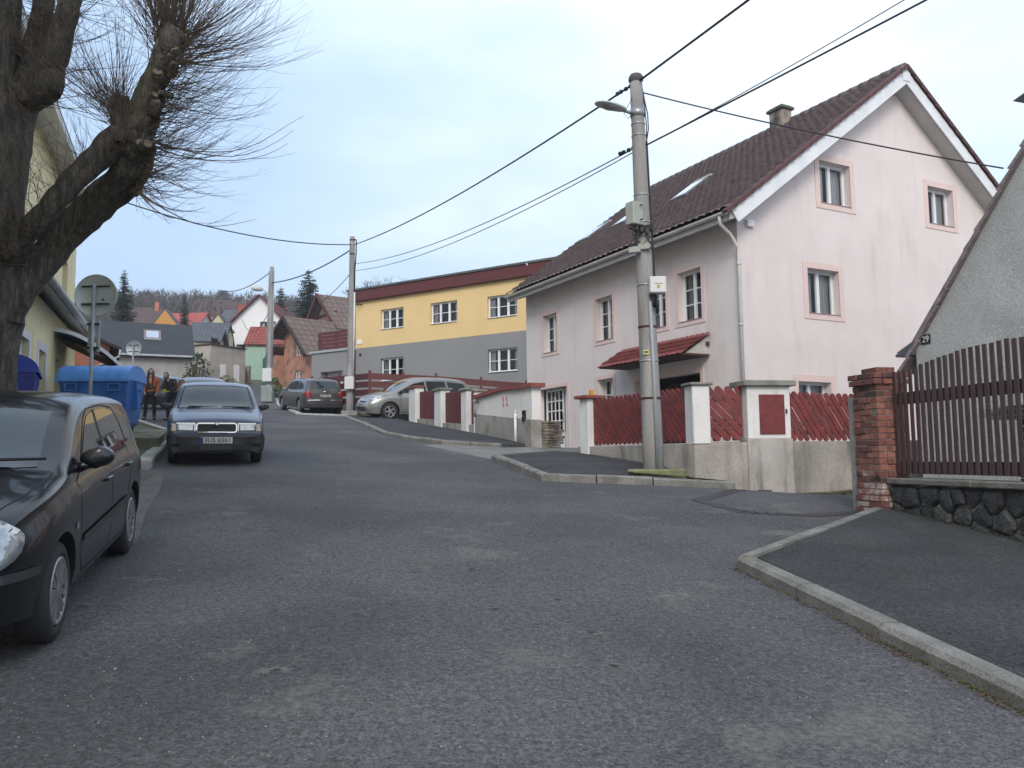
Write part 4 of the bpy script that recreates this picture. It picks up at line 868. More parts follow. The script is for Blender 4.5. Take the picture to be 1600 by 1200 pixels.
for sg in (-1, 1): m_ = MB(); c.line(m_, 'T', [(1.02, sg*.70), (1.45, sg*.66), (1.72, sg*.56)], .010); m_.build('bonnet_seam', M_BLACK, c.root)
m_ = MB()
for y0 in (-.45, .15): m_.tube([(1.08, y0, .985), (.98, y0+.02, 1.035), (.97, y0+.5, 1.045)], .010, 6)
m_.build('wiper', M_BLACK, c.root)
# --- blue sedan facing the camera
M_BLUE = paint('blue_grey_paint', (.018, .042, .10), rough=.28, metal=.1)
pf = at(338, 700, 14.0); fw_ = R(180-21.0); f = Vector((math.sin(fw_), math.cos(fw_), 0)); cen = Vector((pf.x, pf.y, 0))-f*1.93
c = Car('parked_car', 'blue older hatchback facing the camera with chrome framed grille and plate 3U5 6561', cen, fw_, 3.86, 1.635,
    [(-1.93, .55), (-1.90, .80), (-1.82, .98), (-1.62, 1.30), (-1.45, 1.37), (-.8, 1.40), (-.2, 1.41), (.12, 1.385), (.24, 1.355), (.98, .955), (1.06, .94), (1.45, .885), (1.80, .80), (1.865, .765), (1.88, .60), (1.90, .555), (1.93, .52)],
    [(-1.93, .86), (.9, .86), (1.3, .83), (1.93, .70)], .28, (-1.2, 1.22), .285, M_BLUE, bottom=.20, nose=.085, lowbody=(.545, 1.45))
for sd_, sg in (('L', 1), ('R', -1)):
    c.patch('side_window', sd_, [(.66, .93), (.20, 1.25), (-.12, 1.30), (-.12, .93)], M_CGLASS, .003); c.patch('side_window', sd_, [(-.20, .93), (-.20, 1.30), (-.75, 1.30), (-1.0, .95)], M_CGLASS, .003)
    m_ = MB(); c.line(m_, sd_, [(.78, .88), (.76, .30), (-.16, .30), (-.16, .92)], .012); c.line(m_, sd_, [(.6, .45), (-.8, .45)], .08, .008); m_.build('door_seam', M_BLACK, c.root)
    c.mirror(sg, .62, .96, M_PLAST, w_=.20, h=.12, reach=.16)
    hl = c.patch('headlight', 'F', rrect(min(sg*.36, sg*.645), max(sg*.36, sg*.645), .61, .735, .015), M_LENS, .010, rings=4, thick=1)
    a, b = sorted((sg*.655, sg*.735)); c.patch('indicator', 'F', rrect(a, b, .61, .735, .015), M_AMB, .008, rings=3)
    m_ = MB(); c.line(m_, 'F', [(sg*.35, .742), (sg*.65, .742)], .014, .012); c.line(m_, 'F', [(sg*.352, .605), (sg*.352, .742)], .014, .012); m_.build('headlight_rim', M_CHROME, hl)
    for x in (-1.2, 1.22): c.wheel(x, sg, spokes=6, pair=0, capw=.05, track=1.58, rimm=M_PLAST)
c.patch('windscreen', 'F', [(-.64, .975), (.64, .975), (.55, 1.33), (.3, 1.350), (-.3, 1.350), (-.55, 1.33)], M_CGLASS, .004, rings=6)
m_ = MB(); c.line(m_, 'F', [(-.66, .968), (.66, .968)], .03, .006); c.line(m_, 'F', [(-.66, .97), (-.565, 1.345), (-.3, 1.368), (.3, 1.368), (.565, 1.345), (.66, .97)], .02, .006); m_.build('windscreen_seal', M_BLACK, c.root)
gl = c.patch('grille', 'F', rrect(-.31, .31, .595, .725, .03), M_BLACK, .010, rings=3)
m_ = MB(); P = rrect(-.325, .325, .583, .742, .04); c.line(m_, 'F', P, .022, .016, closed=True); m_.build('chrome_surround', M_CHROME, gl)
hp = c.cast('F', 0, .70)[0]; m_ = MB(); m_.lathe([(0, .02), (.028, .018), (.034, .010), (.034, 0)], 20, (hp.x+.008, 0, .715), (1, 0, 0)); m_.lathe([(.040, 0), (.044, .014), (.036, .020)], 20, (hp.x+.008, 0, .715), (1, 0, 0)); m_.build('badge', M_CHROME, gl)
bp_ = c.patch('bumper', 'F', rrect(-.77, .77, .26, .55, .05), M_PLAST, .035, rings=4, thick=1)
for sd_ in 'LR': c.patch('bumper_corner', sd_, rrect(1.50, 1.90, .27, .55, .04), M_PLAST, .012, rings=3, thick=1)
m_ = MB(); c.line(m_, 'F', [(-.76, .50), (.76, .50)], .012, .046); c.patch('x', 'F', rrect(-.60, -.26, .30, .37, .02), M_BLACK, .042, mb=m_, rings=3); c.patch('x', 'F', rrect(.26, .60, .30, .37, .02), M_BLACK, .042, mb=m_, rings=3); m_.build('air_intake', M_BLACK, bp_)
c.plate('F', .455, '3U5 6561', back=.052)
m_ = MB()
for y0 in (-.50, .08): m_.tube([(1.02, y0, .965), (.96, y0+.03, 1.0), (.95, y0+.52, .995)], .011, 6)
m_.build('wiper', M_BLACK, c.root)
m_ = MB(); c.line(m_, 'T', [(1.03, .28), (1.06, .35), (1.06, .60)], .03, .002); c.line(m_, 'T', [(1.03, -.28), (1.06, -.35), (1.06, -.60)], .03, .002); c.line(m_, 'T', [(1.82, .72), (1.3, .74), (1.02, .73)], .01, .002); c.line(m_, 'T', [(1.82, -.72), (1.3, -.74), (1.02, -.73)], .01, .002)
c.line(m_, 'F', [(-.72, .752), (.72, .752)], .012, .004); m_.build('bonnet_seam', M_BLACK, c.root)
# --- grey estate, rear towards the camera
M_GREY = paint('dark_grey_paint', (.085, .080, .078), rough=.3, metal=.4)
A = gi(467, 644.5); fw_ = R(-31); f = Vector((math.sin(fw_), math.cos(fw_), 0)); lf = Vector((-f.y, f.x, 0)); cen = Vector((A.x, A.y, 0))+f*1.38-lf*.86
c = Car('parked_car', 'dark grey estate car with red tail lamps parked nose away beside the brick house', cen, fw_, 4.75, 1.80,
    [(-2.375, .52), (-2.34, .66), (-2.30, .95), (-2.22, 1.08), (-2.02, 1.38), (-1.88, 1.455), (-1.2, 1.49), (-.3, 1.49), (.25, 1.43), (.50, 1.37), (1.25, .97), (1.35, .95), (1.9, .86), (2.2, .74), (2.32, .60), (2.375, .5)],
    [(-2.375, .96), (-1, .93), (1, .88), (2.375, .6)], .30, (-1.38, 1.37), .32, M_GREY)
for sd_, sg in (('L', 1), ('R', -1)):
    c.patch('side_window', sd_, [(.82, .98), (.32, 1.30), (-.02, 1.37), (-.10, 1.37), (-.10, .99)], M_CGLASS, .003); c.patch('side_window', sd_, [(-.17, .99), (-.17, 1.38), (-.90, 1.38), (-1.0, 1.0)], M_CGLASS, .003); c.patch('side_window', sd_, [(-1.08, 1.01), (-1.0, 1.37), (-1.62, 1.34), (-1.85, 1.06)], M_CGLASS, .003)
    m_ = MB(); c.line(m_, sd_, [(.95, .90), (.93, .30), (-.13, .30), (-.13, .96)], .012); c.line(m_, sd_, [(-.13, .30), (-.9, .30), (-1.0, .6), (-1.05, .98)], .012); m_.build('door_seam', M_BLACK, c.root)
    m_ = MB(); c.line(m_, 'T', [(.2, sg*.60), (-1.8, sg*.58)], .03, .035); m_.build('roof_rail', M_GREY, c.root)
    c.mirror(sg, .82, 1.0, M_GREY); c.handle(sg, -.02, .84, M_GREY); c.handle(sg, -.98, .86, M_GREY)
    tl = c.patch('tail_lamp', 'B', [(sg*.66, .70), (sg*.80, .72), (sg*.815, .88), (sg*.72, 1.02), (sg*.63, .93), (sg*.61, .80)], M_TAIL, .012, rings=4, thick=1)
    c.patch('tail_lamp_wrap', sd_, [(-2.05, .80), (-2.22, .74), (-2.24, .95), (-2.14, 1.0)], M_TAIL, .01, rings=3)
    for x in (-1.38, 1.37): c.wheel(x, sg, spokes=10, capw=.03)
c.patch('rear_window', 'B', [(-.62, 1.08), (.62, 1.08), (.56, 1.38), (-.56, 1.38)], M_CGLASS, .004, rings=6)
m_ = MB(); c.line(m_, 'B', [(-.64, 1.02), (.64, 1.02)], .012); c.line(m_, 'B', [(-.60, .66), (.60, .66), (.60, 1.0)], .012); c.line(m_, 'B', [(-.60, .66), (-.60, 1.0)], .012); m_.build('tailgate_seam', M_BLACK, c.root)
m_ = MB(); c.line(m_, 'B', [(-.80, .56), (-.4, .58), (.4, .58), (.80, .56)], .035, .02); m_.build('bumper_strip', M_CHROME, c.root); c.plate('B', .77, '4U1 5651')
hp = c.cast('B', 0, .92)[0]; m_ = MB(); m_.lathe([(0, .015), (.04, .01), (.045, 0)], 16, (hp.x, 0, .93), (-1, 0, 0)); m_.build('badge', M_CHROME, c.root)
c.patch('lower_bumper', 'B', rrect(-.7, .7, .28, .42, .05), M_PLAST, .01)
# --- silver people carrier behind the white posts
M_SILV = paint('silver_paint', (.29, .292, .29), rough=.33, metal=.5)
A = gi(612, 656.5); fw_ = R(-118); f = Vector((math.sin(fw_), math.cos(fw_), 0)); lf = Vector((-f.y, f.x, 0)); cen = Vector((A.x, A.y, 0))-f*1.33-lf*.90
c = Car('parked_car', 'silver people carrier with its nose out beside the concrete pole, half hidden by white posts', cen, fw_, 4.53, 1.84,
    [(-2.265, .55), (-2.22, .75), (-2.1, 1.1), (-1.9, 1.45), (-1.6, 1.60), (-.7, 1.655), (0, 1.645), (.45, 1.55), (1.45, 1.04), (1.60, 1.0), (1.9, .90), (2.1, .78), (2.22, .62), (2.265, .5)],
    [(-2.265, 1.0), (0, .96), (1.4, .92), (2.265, .62)], .30, (-1.33, 1.40), .335, M_SILV)
for sd_, sg in (('L', 1), ('R', -1)):
    c.patch('side_window', sd_, [(1.12, 1.06), (.42, 1.42), (-.02, 1.51), (-.10, 1.0+.03)], M_CGLASS, .003); c.patch('side_window', sd_, [(-.18, 1.03), (-.10, 1.52), (-.9, 1.53), (-1.0, 1.05)], M_CGLASS, .003); c.patch('side_window', sd_, [(-1.08, 1.06), (-1.0, 1.52), (-1.7, 1.45), (-1.9, 1.15)], M_CGLASS, .003)
    m_ = MB(); c.line(m_, sd_, [(1.0, .95), (.95, .30), (-.13, .30), (-.13, 1.0)], .012); m_.build('door_seam', M_BLACK, c.root)
    c.mirror(sg, 1.02, 1.06, M_BLACK); c.patch('headlight', 'F', [(sg*.40, .74), (sg*.84, .80), (sg*.83, .90), (sg*.72, .93), (sg*.52, .82), (sg*.40, .78)], M_LENS, .012, rings=4, thick=1)
    fl = c.patch('fog_lamp_recess', 'F', [(sg*.48, .36), (sg*.78, .38), (sg*.66, .47), (sg*.50, .46)], M_BLACK, .008, rings=3); c.patch('fog_lamp', 'F', circle(sg*.62, .415, .045, .04, 12), M_LENS, .014, rings=3)
    for x in (-1.33, 1.40): c.wheel(x, sg, spokes=5, capw=.075)
c.patch('windscreen', 'F', [(-.70, 1.06), (.70, 1.06), (.60, 1.50), (-.60, 1.50)], M_CGLASS, .004, rings=6)
c.patch('grille', 'F', rrect(-.36, .36, .64, .70, .03), M_BLACK, .008); c.patch('lower_grille', 'F', rrect(-.46, .46, .30, .48, .05), M_BLACK, .008); c.plate('F', .555, '3U9 8185')
hp = c.cast('F', 0, .79)[0]; m_ = MB(); m_.obox((hp.x+.006, 0, .79), ((1, 0, 0), (0, 1, 0), (0, 0, 1)), (.006, .03, .04)); m_.build('badge', M_CHROME, c.root, bevel=.005)
# --- two small cars farther back, near the people
def smallcar(label, cen, fw_, p, dark=M_PLAST):
    c = Car('parked_car', label, cen, fw_, 3.75, 1.62, [(-1.875, .6), (-1.82, .95), (-1.6, 1.35), (-1.3, 1.42), (-.4, 1.45), (.2, 1.38), (.95, .96), (1.5, .86), (1.8, .68), (1.875, .5)], [(-1.875, .9), (.9, .86), (1.875, .6)], .3, (-1.15, 1.2), .29, p)
    for sd_, sg in (('L', 1), ('R', -1)):
        c.patch('side_window', sd_, [(.6, .94), (.1, 1.28), (-.15, 1.32), (-.15, .94)], M_CGLASS, .004); c.patch('side_window', sd_, [(-.23, .95), (-.23, 1.32), (-.9, 1.32), (-1.2, .98)], M_CGLASS, .004)
        c.patch('headlight', 'F', circle(sg*.55, .68, .12, .08, 12), M_LENS, .01, rings=3); c.mirror(sg, .6, .96, dark)
        c.patch('tail_lamp', 'B', rrect(min(sg*.56, sg*.72), max(sg*.56, sg*.72), .68, .95, .03), M_TAIL, .01, rings=3)
        for x in (-1.15, 1.2): c.wheel(x, sg, spokes=8, capw=.03)
    c.patch('windscreen', 'F', [(-.6, .99), (.6, .99), (.5, 1.33), (-.5, 1.33)], M_CGLASS, .004); c.patch('rear_window', 'B', [(-.55, 1.02), (.55, 1.02), (.5, 1.32), (-.5, 1.32)], M_CGLASS, .004)
    c.patch('grille', 'F', rrect(-.35, .35, .60, .68, .03), M_BLACK, .006); c.plate('F', .48, '2U7 4410'); return c
p = gi(292, 662); smallcar('dark grey small car just behind the blue hatchback, mostly hidden by it', Vector((p.x-.12, p.y+1.7, 0)), R(180-30), paint('charcoal_paint', (.05, .05, .055), metal=.3))
p = gi(240, 640); smallcar('dark car parked across the road behind the two people', Vector((p.x+.3, p.y+.8, 0)), R(118), paint('dark_plum_paint', (.03, .02, .026)))
# ================================================================ concrete poles, lamp, cables
M_POLE = mat('pole_concrete', (.32, .31, .305), (.225, .218, .215), rough=.92, scale=1.5, fine=.15, fscale=40, bump=.3, stretch=(3, 3, .5), stain=((.12, .12, .10), 1.2, .55, .75, (3, 3, .4)))
M_GALV = mat('galvanised', (.40, .42, .44), (.32, .34, .36), rough=.4, metal=.6, scale=8)
M_BOXW = mat('white_box', (.62, .63, .62), (.56, .57, .56), rough=.5); M_BOXG = mat('grey_green_box', (.36, .38, .34), (.30, .32, .29), rough=.55)
M_WIRE = mat('cable_black', (.012, .012, .016), rough=.6); M_RUST = mat('rust_band', (.09, .035, .025), (.06, .03, .02), rough=.9)
def pole(px0, py0, px1, py1, Y, r0, r1, label, foot=None):
    b = at(px0, py0, Y) if foot is None else foot; t = at(px1, py1, Y)
    root = thing('concrete_pole', label, 'utility pole', b, group='concrete utility poles along the street')
    t = t-b; m_ = MB(); k = 14; pts = [t*(i/k) for i in range(k+1)]; pts[0] = Vector((0, 0, -.3))
    m_.tube(pts, [r0+(r1-r0)*i/k for i in range(k+1)], 20); m_.build('shaft', M_POLE, root)
    def P(f, side=0, fr=0): q = t*f; r_ = r0+(r1-r0)*f; return Vector((q.x+side*r_, q.y-fr*r_, q.z)), r_
    return root, P, t, b
def band(root, P, f, m, h=.03, name='band'):
    q, r_ = P(f); m_ = MB(); m_.lathe([(r_, -h), (r_+.008, -h), (r_+.008, h), (r_, h)], 20, q, (0, 0, 1)); m_.build(name, m, root)
PB = gi(1022, 740, .12)
MP = 13.75
mp_b = at(1022, 736, MP)
main, P, mt, mb0 = pole(1022, 736, 993.5, 121, MP, .178, .108, 'thick concrete utility pole with a street lamp and grey boxes before the pink house', mp_b)
rr = random.Random(6); m_ = MB(); m_.prism([((.50+rr.uniform(-.06, .06))*math.cos(6.28*i/16), (.27+rr.uniform(-.03, .04))*math.sin(6.28*i/16)) for i in range(16)], (.02, .02, 0), (1, 0, 0), (0, 1, 0), (0, 0, 1), -.2, .035); m_.build('footing', mat('mossy_footing', (.22, .225, .13), (.15, .16, .07), rough=.95, scale=4, bump=.4), main, bevel=.03)
q, r_ = P(1); m_ = MB(); m_.lathe([(0, .05), (.10, .045), (r_+.02, .0), (r_+.025, -.06), (r_, -.1)], 16, q); m_.build('cap', mat('cap_dark', (.06, .06, .06), (.10, .09, .08)), main)
for f in (.355, .178): band(main, P, f, M_RUST, .018, 'rust_band')
for f in (.27, .46, .585, .62, .69, .845, .875): band(main, P, f, M_GALV, .012, 'steel_band')
# conduit, cables along the shaft
m_ = MB(); m_.tube([P(.0, .15, 1.1)[0], P(.2, .25, 1.1)[0], P(.415, .25, 1.12)[0]], .030, 10); m_.build('conduit', mat('conduit_grey', (.30, .33, .36), rough=.45), main)
m_ = MB()
m_.tube([P(.40, .9, .9)[0], P(.55, 1.1, .3)[0], P(.7, 1.1, .2)[0], P(.83, 1.12, .2)[0]], .016, 6)
m_.tube([P(.83, 1.1, .2)[0], P(.86, 1.45, .3)[0], P(.9, 1.5, .3)[0], P(.93, 1.2, .3)[0], P(.97, .9, .2)[0]], .011, 6)
m_.tube([P(.83, 1.1, .2)[0], P(.87, 1.2, .3)[0], P(.92, 1.1, .3)[0], P(.965, .95, .2)[0]], .010, 6)
m_.tube([P(.44, .3, 1.2)[0], P(.425, .5, 1.3)[0], P(.40, .7, 1.2)[0]], .02, 6); m_.tube([P(.44, .8, 1.0)[0], P(.41, 1.1, .9)[0], P(.385, 1.0, .9)[0]], .025, 6); m_.build('down_cable', M_WIRE, main)
# boxes
q = P(.452, .28, 1.6)[0]; m_ = MB(); m_.box(q.x-.02, q.x+.26, q.y-.08, q.y+.14, q.z-.13, q.z+.15); bx_ = m_.build('junction_box', M_BOXW, main, bevel=.015)
m_ = MB(); m_.box(q.x+.10, q.x+.15, q.y-.084, q.y-.08, q.z-.05, q.z+.0); m_.box(q.x+.06, q.x+.19, q.y-.084, q.y-.08, q.z+.02, q.z+.035); m_.build('warning_label', mat('label_olive', (.42, .36, .10)), bx_)
q = P(.635, -1.1, .9)[0]; m_ = MB(); m_.obox(q+Vector((-.02, -.06, .0)), (Vector((.8, .6, 0)), Vector((-.6, .8, 0)), (0, 0, 1)), (.12, .10, .20)); bx_ = m_.build('fuse_box', M_BOXG, main, bevel=.015)
m_ = MB()
for dz in (-.12, .13): m_.obox(q+Vector((.09, -.15, dz)), ((1, 0, 0), (0, 1, 0), (0, 0, 1)), (.02, .012, .012))
m_.build('latch', M_BLACK, bx_)
q = P(.59, -1.0, .9)[0]; rr = random.Random(8); m_ = MB()
for i in range(9):
    a = q+Vector((rr.uniform(-.1, .2), rr.uniform(-.1, .02), rr.uniform(-.05, .14))); m_.tube([a, a+Vector((rr.uniform(-.08, .08), -.03, -.12)), a+Vector((rr.uniform(-.1, .12), 0, -.24)), a+Vector((rr.uniform(.0, .12), 0, -.3))], .011, 6)
for i in range(4):
    a = q+Vector((-.10+i*.09, -.08, .04-.03*i)); m_.lathe([(0, 0), (.035, 0), (.045, .03), (.03, .06), (.04, .09), (0, .1)], 10, a)
m_.build('cable_gland', mat('gland_black', (.03, .027, .025), (.07, .06, .05), rough=.7), main)
for sx, f_ in ((-1.3, .545), (.35, .60), (-.1, .553)):
    q = P(f_, sx, 1.1)[0]; m_ = MB(); m_.obox(q, (Vector((.9, -.4, 0)).normalized(), Vector((.4, .9, 0)).normalized(), (0, 0, 1)), (.10, .05, .05)); m_.build('bracket', M_BOXG if f_ != .60 else M_BLACK, main, bevel=.006)
q = P(.29, -.45, 1.0)[0]; m_ = MB(); m_.box(q.x-.045, q.x+.045, q.y-.012, q.y, q.z-.04, q.z+.04); lb = m_.build('number_label', mat('label_yellow', (.55, .55, .12), (.5, .5, .2)), main)
m_ = MB(); m_.box(q.x-.032, q.x+.032, q.y-.015, q.y-.012, q.z-.012, q.z+.014); m_.build('label_print', M_INK, lb)
# lamp on its arm
q, r_ = P(.905, -1.0, .3); lamp = thing('street_lamp', 'pale flat street lamp head on a short arm fixed to the thick concrete pole', 'street lamp', mb0+q, group='street lamps')
e_ = at(932, 160, MP-.55)-(mb0+q); dv = e_.normalized(); sdv = dv.cross(Vector((0, 0, 1))).normalized(); up = sdv.cross(dv)
m_ = MB(); m_.tube([Vector((.03, 0, -.02)), dv*.25], .028, 8); m_.build('arm', M_GALV, lamp)
m_ = MB(); m_.lathe([(r_+.002, -.07), (r_+.014, -.07), (r_+.014, .07), (r_+.002, .07)], 20, (r_*1.0, r_*.3, -.0)); m_.build('clamp', M_GALV, lamp)
Lh = e_.length; sec = [(.16, .05, .05), (.24, .09, .07), (.36, .115, .075), (.52, .135, .07), (.68, .13, .055), (.80, .10, .04), (.86, .05, .025)]; vs = []
for t_, wv, hv in sec:
    c_ = dv*(Lh*t_/.86); vs += [c_+sdv*(wv*math.cos(a))+up*((hv if math.sin(a) > 0 else hv*.35)*math.sin(a)) for a in [2*math.pi*i/16 for i in range(16)]]
m_ = MB(); m_.add(vs, [(i*16+k, i*16+(k+1) % 16, (i+1)*16+(k+1) % 16, (i+1)*16+k) for i in range(len(sec)-1) for k in range(16)]+[tuple(range(16)), tuple(range(len(vs)-16, len(vs)))], 0, True); hd_ = m_.build('lamp_head', mat('lamp_shell', (.50, .53, .52), (.44, .47, .46), rough=.5), lamp)
m_ = MB(); m_.lathe([(0, 0), (.8, 0), (1, .25), (.9, .5)], 16, (0, 0, 0)); m_.v = [tuple(dv*(Lh*.62+a*.17)+sdv*(b*.105)-up*(.028-.06*c_+.012)) for a, b, c_ in m_.v]; m_.build('lens', mat('lamp_bowl', (.30, .29, .26), (.22, .21, .19), rough=.3), hd_)
# farther poles
mid, P2, mt2, mb2 = pole(547, 646, 550.5, 370, 34.2, .17, .105, 'concrete utility pole with a white box beside the silver people carrier')
m_ = MB(); m_.box(-.32, .36, -.30, .30, -.2, .10); m_.build('footing', M_CONC, mid, bevel=.02)
q = P2(.165, -.1, 1.0)[0]; m_ = MB(); m_.box(q.x-.17, q.x+.22, q.y-.2, q.y-.0, q.z-.26, q.z+.28); m_.build('meter_box', M_BOXW, mid, bevel=.02)
m_ = MB(); m_.tube([P2(.22, .9, .6)[0], P2(.68, 1.1, .5)[0]], .035, 8); m_.build('conduit', M_BOXW, mid)
m_ = MB(); m_.tube([P2(.68, 1.1, .5)[0], P2(.8, 1.15, .5)[0], P2(.9, 1.6, .3)[0], P2(.98, 1.7, .3)[0], P2(.985, 1.0, .3)[0]], .03, 6); m_.tube([P2(.02, 1.1, .5)[0], P2(.14, 1.1, .5)[0]], .03, 6); m_.build('down_cable', M_WIRE, mid)
band(mid, P2, .90, M_RUST, .03, 'rust_band'); band(mid, P2, .98, M_RUST, .03, 'rust_band')
for f in (.3, .6): band(mid, P2, f, M_GALV, .015, 'steel_band')
far, P3, mt3, mb3 = pole(419.5, 626, 425, 417, 47, .17, .115, 'farthest concrete pole with a white box, by the brick house corner')
q = P3(.19, -.3, 1.0)[0]; m_ = MB(); m_.box(q.x-.25, q.x+.28, q.y-.2, q.y-.0, q.z-.42, q.z+.36); m_.build('meter_box', M_BOXW, far, bevel=.02)
m_ = MB(); m_.box(-.30, .34, -.5, -.12, -.1, .85); m_.build('cabinet', mat('grey_cabinet', (.26, .30, .29), (.2, .23, .22)), far, bevel=.02)
m_ = MB()
for s_ in (-1.2, 1.2): m_.tube([P3(.25, s_, .3)[0], P3(.97, s_, .3)[0]], .035, 6)
m_.build('conduit', mat('conduit_grey', (.3, .33, .36)), far)
lamp2 = thing('street_lamp', 'distant pale street lamp head on the farthest pole', 'street lamp', mb3+P3(.80)[0], group='street lamps')
m_ = MB(); m_.tube([(0, 0, 0), (-.6, -.2, .25)], .03, 6); m_.lathe([(0, .5), (.15, .42), (.22, .1), (.16, -.3), (0, -.4)], 14, (-.9, -.3, .30), Vector((-.9, -.3, .1)))
m_.v = [(a*.8, b*.8, c_*.8) for a, b, c_ in m_.v]
m_.build('lamp_head', MATS['lamp_shell'], lamp2)
def wirep(label, A, B, sag=.02, r_=.012, twist=0, cat='cable', group='overhead cables along the street', seg=26, name='overhead_cable'):
    L = (B-A).length; pts = []
    for i in range(seg+1):
        t_ = i/seg; p = A.lerp(B, t_); p.z -= 4*sag*L*t_*(1-t_); pts.append(p)
    m_ = MB(); m_.tube(pts, r_, 6); tag(m_.build(name, M_WIRE), label, cat, group); return pts
top = mb0+P(.985)[0]; clampp = mb0+P(.82)[0]; m2t = mb2+P2(.955)[0]; m2c = mb2+P2(.84)[0]
NX = Vector((9.2, -3.5, 0))    # the next pole stands behind the camera
nt_ = at(1167, 0, 11.5); d_ = (nt_-top).normalized(); nA = top+d_*(14.0); 
wirep('thick black cable from the lamp pole top up out of the frame over the street', top, nA, .002, .022)
wirep('thick black cable sagging from the top of the lamp pole to the middle pole', top+Vector((-.1, 0, -.05)), mb2+P2(.955)[0]+Vector((.1, 0, 0)), .013, .020)
wirep('upper of two thin wires between lamp pole clamp and middle pole', clampp, mb2+P2(.845)[0]+Vector((.1, 0, 0)), .018, .011)
wirep('lower of two thin wires between lamp pole clamp and middle pole', clampp+Vector((0, 0, -.06)), mb2+P2(.805)[0]+Vector((.1, 0, 0)), .019, .010)
n1 = at(1441, 0, 10.5); cl = clampp+Vector((.12, -.02, .0)); d_ = (n1-cl).normalized(); wirep('black twisted cable running up right from the clamp over the pink house roof', cl, cl+d_*9, .003, .016)
n1 = at(1385, 0, 10.5); d_ = (n1-cl).normalized(); wirep('thin wire running up right just above the twisted cable', cl, cl+d_*9, .016, .008)
g1 = at(1568, 263, 12.2); wirep('service cable from the lamp pole to the verge of the grey house', mb0+P(.96)[0]+Vector((.1, 0, 0)), g1, .012, .012)
wirep('thin cable from the middle pole across to the yellow house on the left', mb2+P2(.955)[0], at(150, 300, 23), .035, .022)
wirep('cable from the middle pole up the street to the farthest pole', mb2+P2(.93)[0], mb3+P3(.88)[0], .02, .030)
wirep('service wire from the middle pole down to the brick houses', mb2+P2(.80)[0], at(470, 484, 46), .03, .016)
wirep('service wire from the farthest pole to the roofs on the left', mb3+P3(.97)[0], at(350, 454, 75), .015, .03)
wirep('slack service wire from the farthest pole to the white gabled house', mb3+P3(.7)[0], at(378, 498, 72), .05, .02)
wirep('service wire from the farthest pole to the green house', mb3+P3(.42)[0], at(390, 531, 62), .02, .02)
m_ = MB()      # insulators at the clamps
for c_, dirv in ((top, (m2t-top).normalized()), (clampp, (m2c-clampp).normalized())):
    for k in (.18, .33, .5, .62): m_.lathe([(0, -.03), (.035, -.02), (.04, .02), (0, .03)], 10, c_-mb0+dirv*k+Vector((0, 0, -.004*k)), dirv)
for s_ in (1, 2): m_.tube([P(.95, -.5, .5)[0]+Vector((0, 0, 0)), P(.9, -2.2, .8)[0], P(.885, -1.6, .8)[0], P(.9, -.9, .8)[0]], .006, 5)
m_.build('insulators', M_BLACK, main)
# lamp head peeping in at the right edge, on its own pole outside the frame
e1 = at(1582, 158, 8.5); l3 = thing('street_lamp', 'dark tip of a lamp head entering at the right edge above the grey house', 'street lamp', e1, group='street lamps')
m_ = MB(); m_.add([(0, 0, 0), (.14, .02, .10), (.6, .06, .38), (.6, -.15, .36), (.14, -.08, .08), (.14, .0, -.03), (.6, 0, .10)], [(0, 1, 2, 3, 4), (0, 5, 6, 2, 1), (0, 4, 3, 6, 5), (2, 6, 3)]); m_.build('lamp_head', mat('dark_lamp', (.08, .085, .10), (.06, .065, .08)), l3)
m_ = MB(); m_.tube([(.5, 0, .26), (1.6, 0, .5), (1.7, 0, .3), (1.72, 0, -5.6)], .05, 8); m_.build('lamp_post', M_GALV, l3)
# ================================================================ round signs seen from behind
M_SBACK = mat('sign_back', (.48, .53, .55), (.42, .47, .49), rough=.5, metal=.3, scale=2); M_SPOLE = mat('sign_pole', (.30, .33, .35), (.24, .27, .29), rough=.45, metal=.4)
def sign(px, py, Y, rad, pxf, label, boxes=False):
    c_ = at(px, py, Y); ft = at(pxf, py+20, Y); g0 = gr(c_.x, c_.y); lean = (c_.x-ft.x)/(c_.z-ft.z)
    base = Vector((c_.x-lean*(c_.z-g0), c_.y, g0)); root = thing('road_sign', label, 'road sign', base, group='round road signs seen from behind'); v = c_-base
    n = Vector((0, 1, 0)); rpole = .03 if Y < 20 else .035
    m_ = MB(); m_.tube([Vector((0, -.02, -.1)), v*1+Vector((0, -.03, rad*.52))], rpole, 12); m_.build('sign_pole', M_SPOLE, root)
    m_ = MB(); m_.lathe([(0, .0), (rad-.006, 0), (rad, -.014), (rad+.005, -.014), (rad+.005, .012), (rad, .012), (rad-.003, .006), (0, .006)], 48, v+Vector((0, .03, 0)), (0, 1, 0)); m_.build('sign_disc', M_SBACK, root)
    m_ = MB()
    for dz in (-.42*rad, .42*rad): m_.box(v.x-rad*.66, v.x+rad*.66, v.y, v.y+.025, v.z+dz-.012, v.z+dz+.012)
    m_.build('bracket', M_BLACK, root)
    if boxes:
        for s_ in (-1, 1):
            m_ = MB(); m_.box(v.x*.72+s_*.07-.025, v.x*.72+s_*.07+.025, -.0, .05, v.z-.97, v.z-.42); m_.build('side_plate', M_SPOLE, root, bevel=.004)
        m_ = MB()
        for z in (v.z-.5, v.z-.9): m_.box(v.x*.7-.1, v.x*.7+.1, -.04, .0, z-.015, z+.015)
        m_.build('clip', M_BLACK, root)
        m_ = MB(); m_.box(v.x+.105, v.x+.145, v.y+.02, v.y+.024, v.z-.09, v.z-.06); m_.build('maker_label', M_BLACK, root)
sign(148.5, 461, 13.4, .355, 147.7, 'large round road sign seen from behind, on a galvanised pole before the blue container', True)
sign(208.5, 544, 38, .36, 208, 'smaller round road sign seen from behind, in front of the dark roofed house')
sign(360, 566.5, 62, .30, 360, 'tiny far round road sign beside the beige wall')
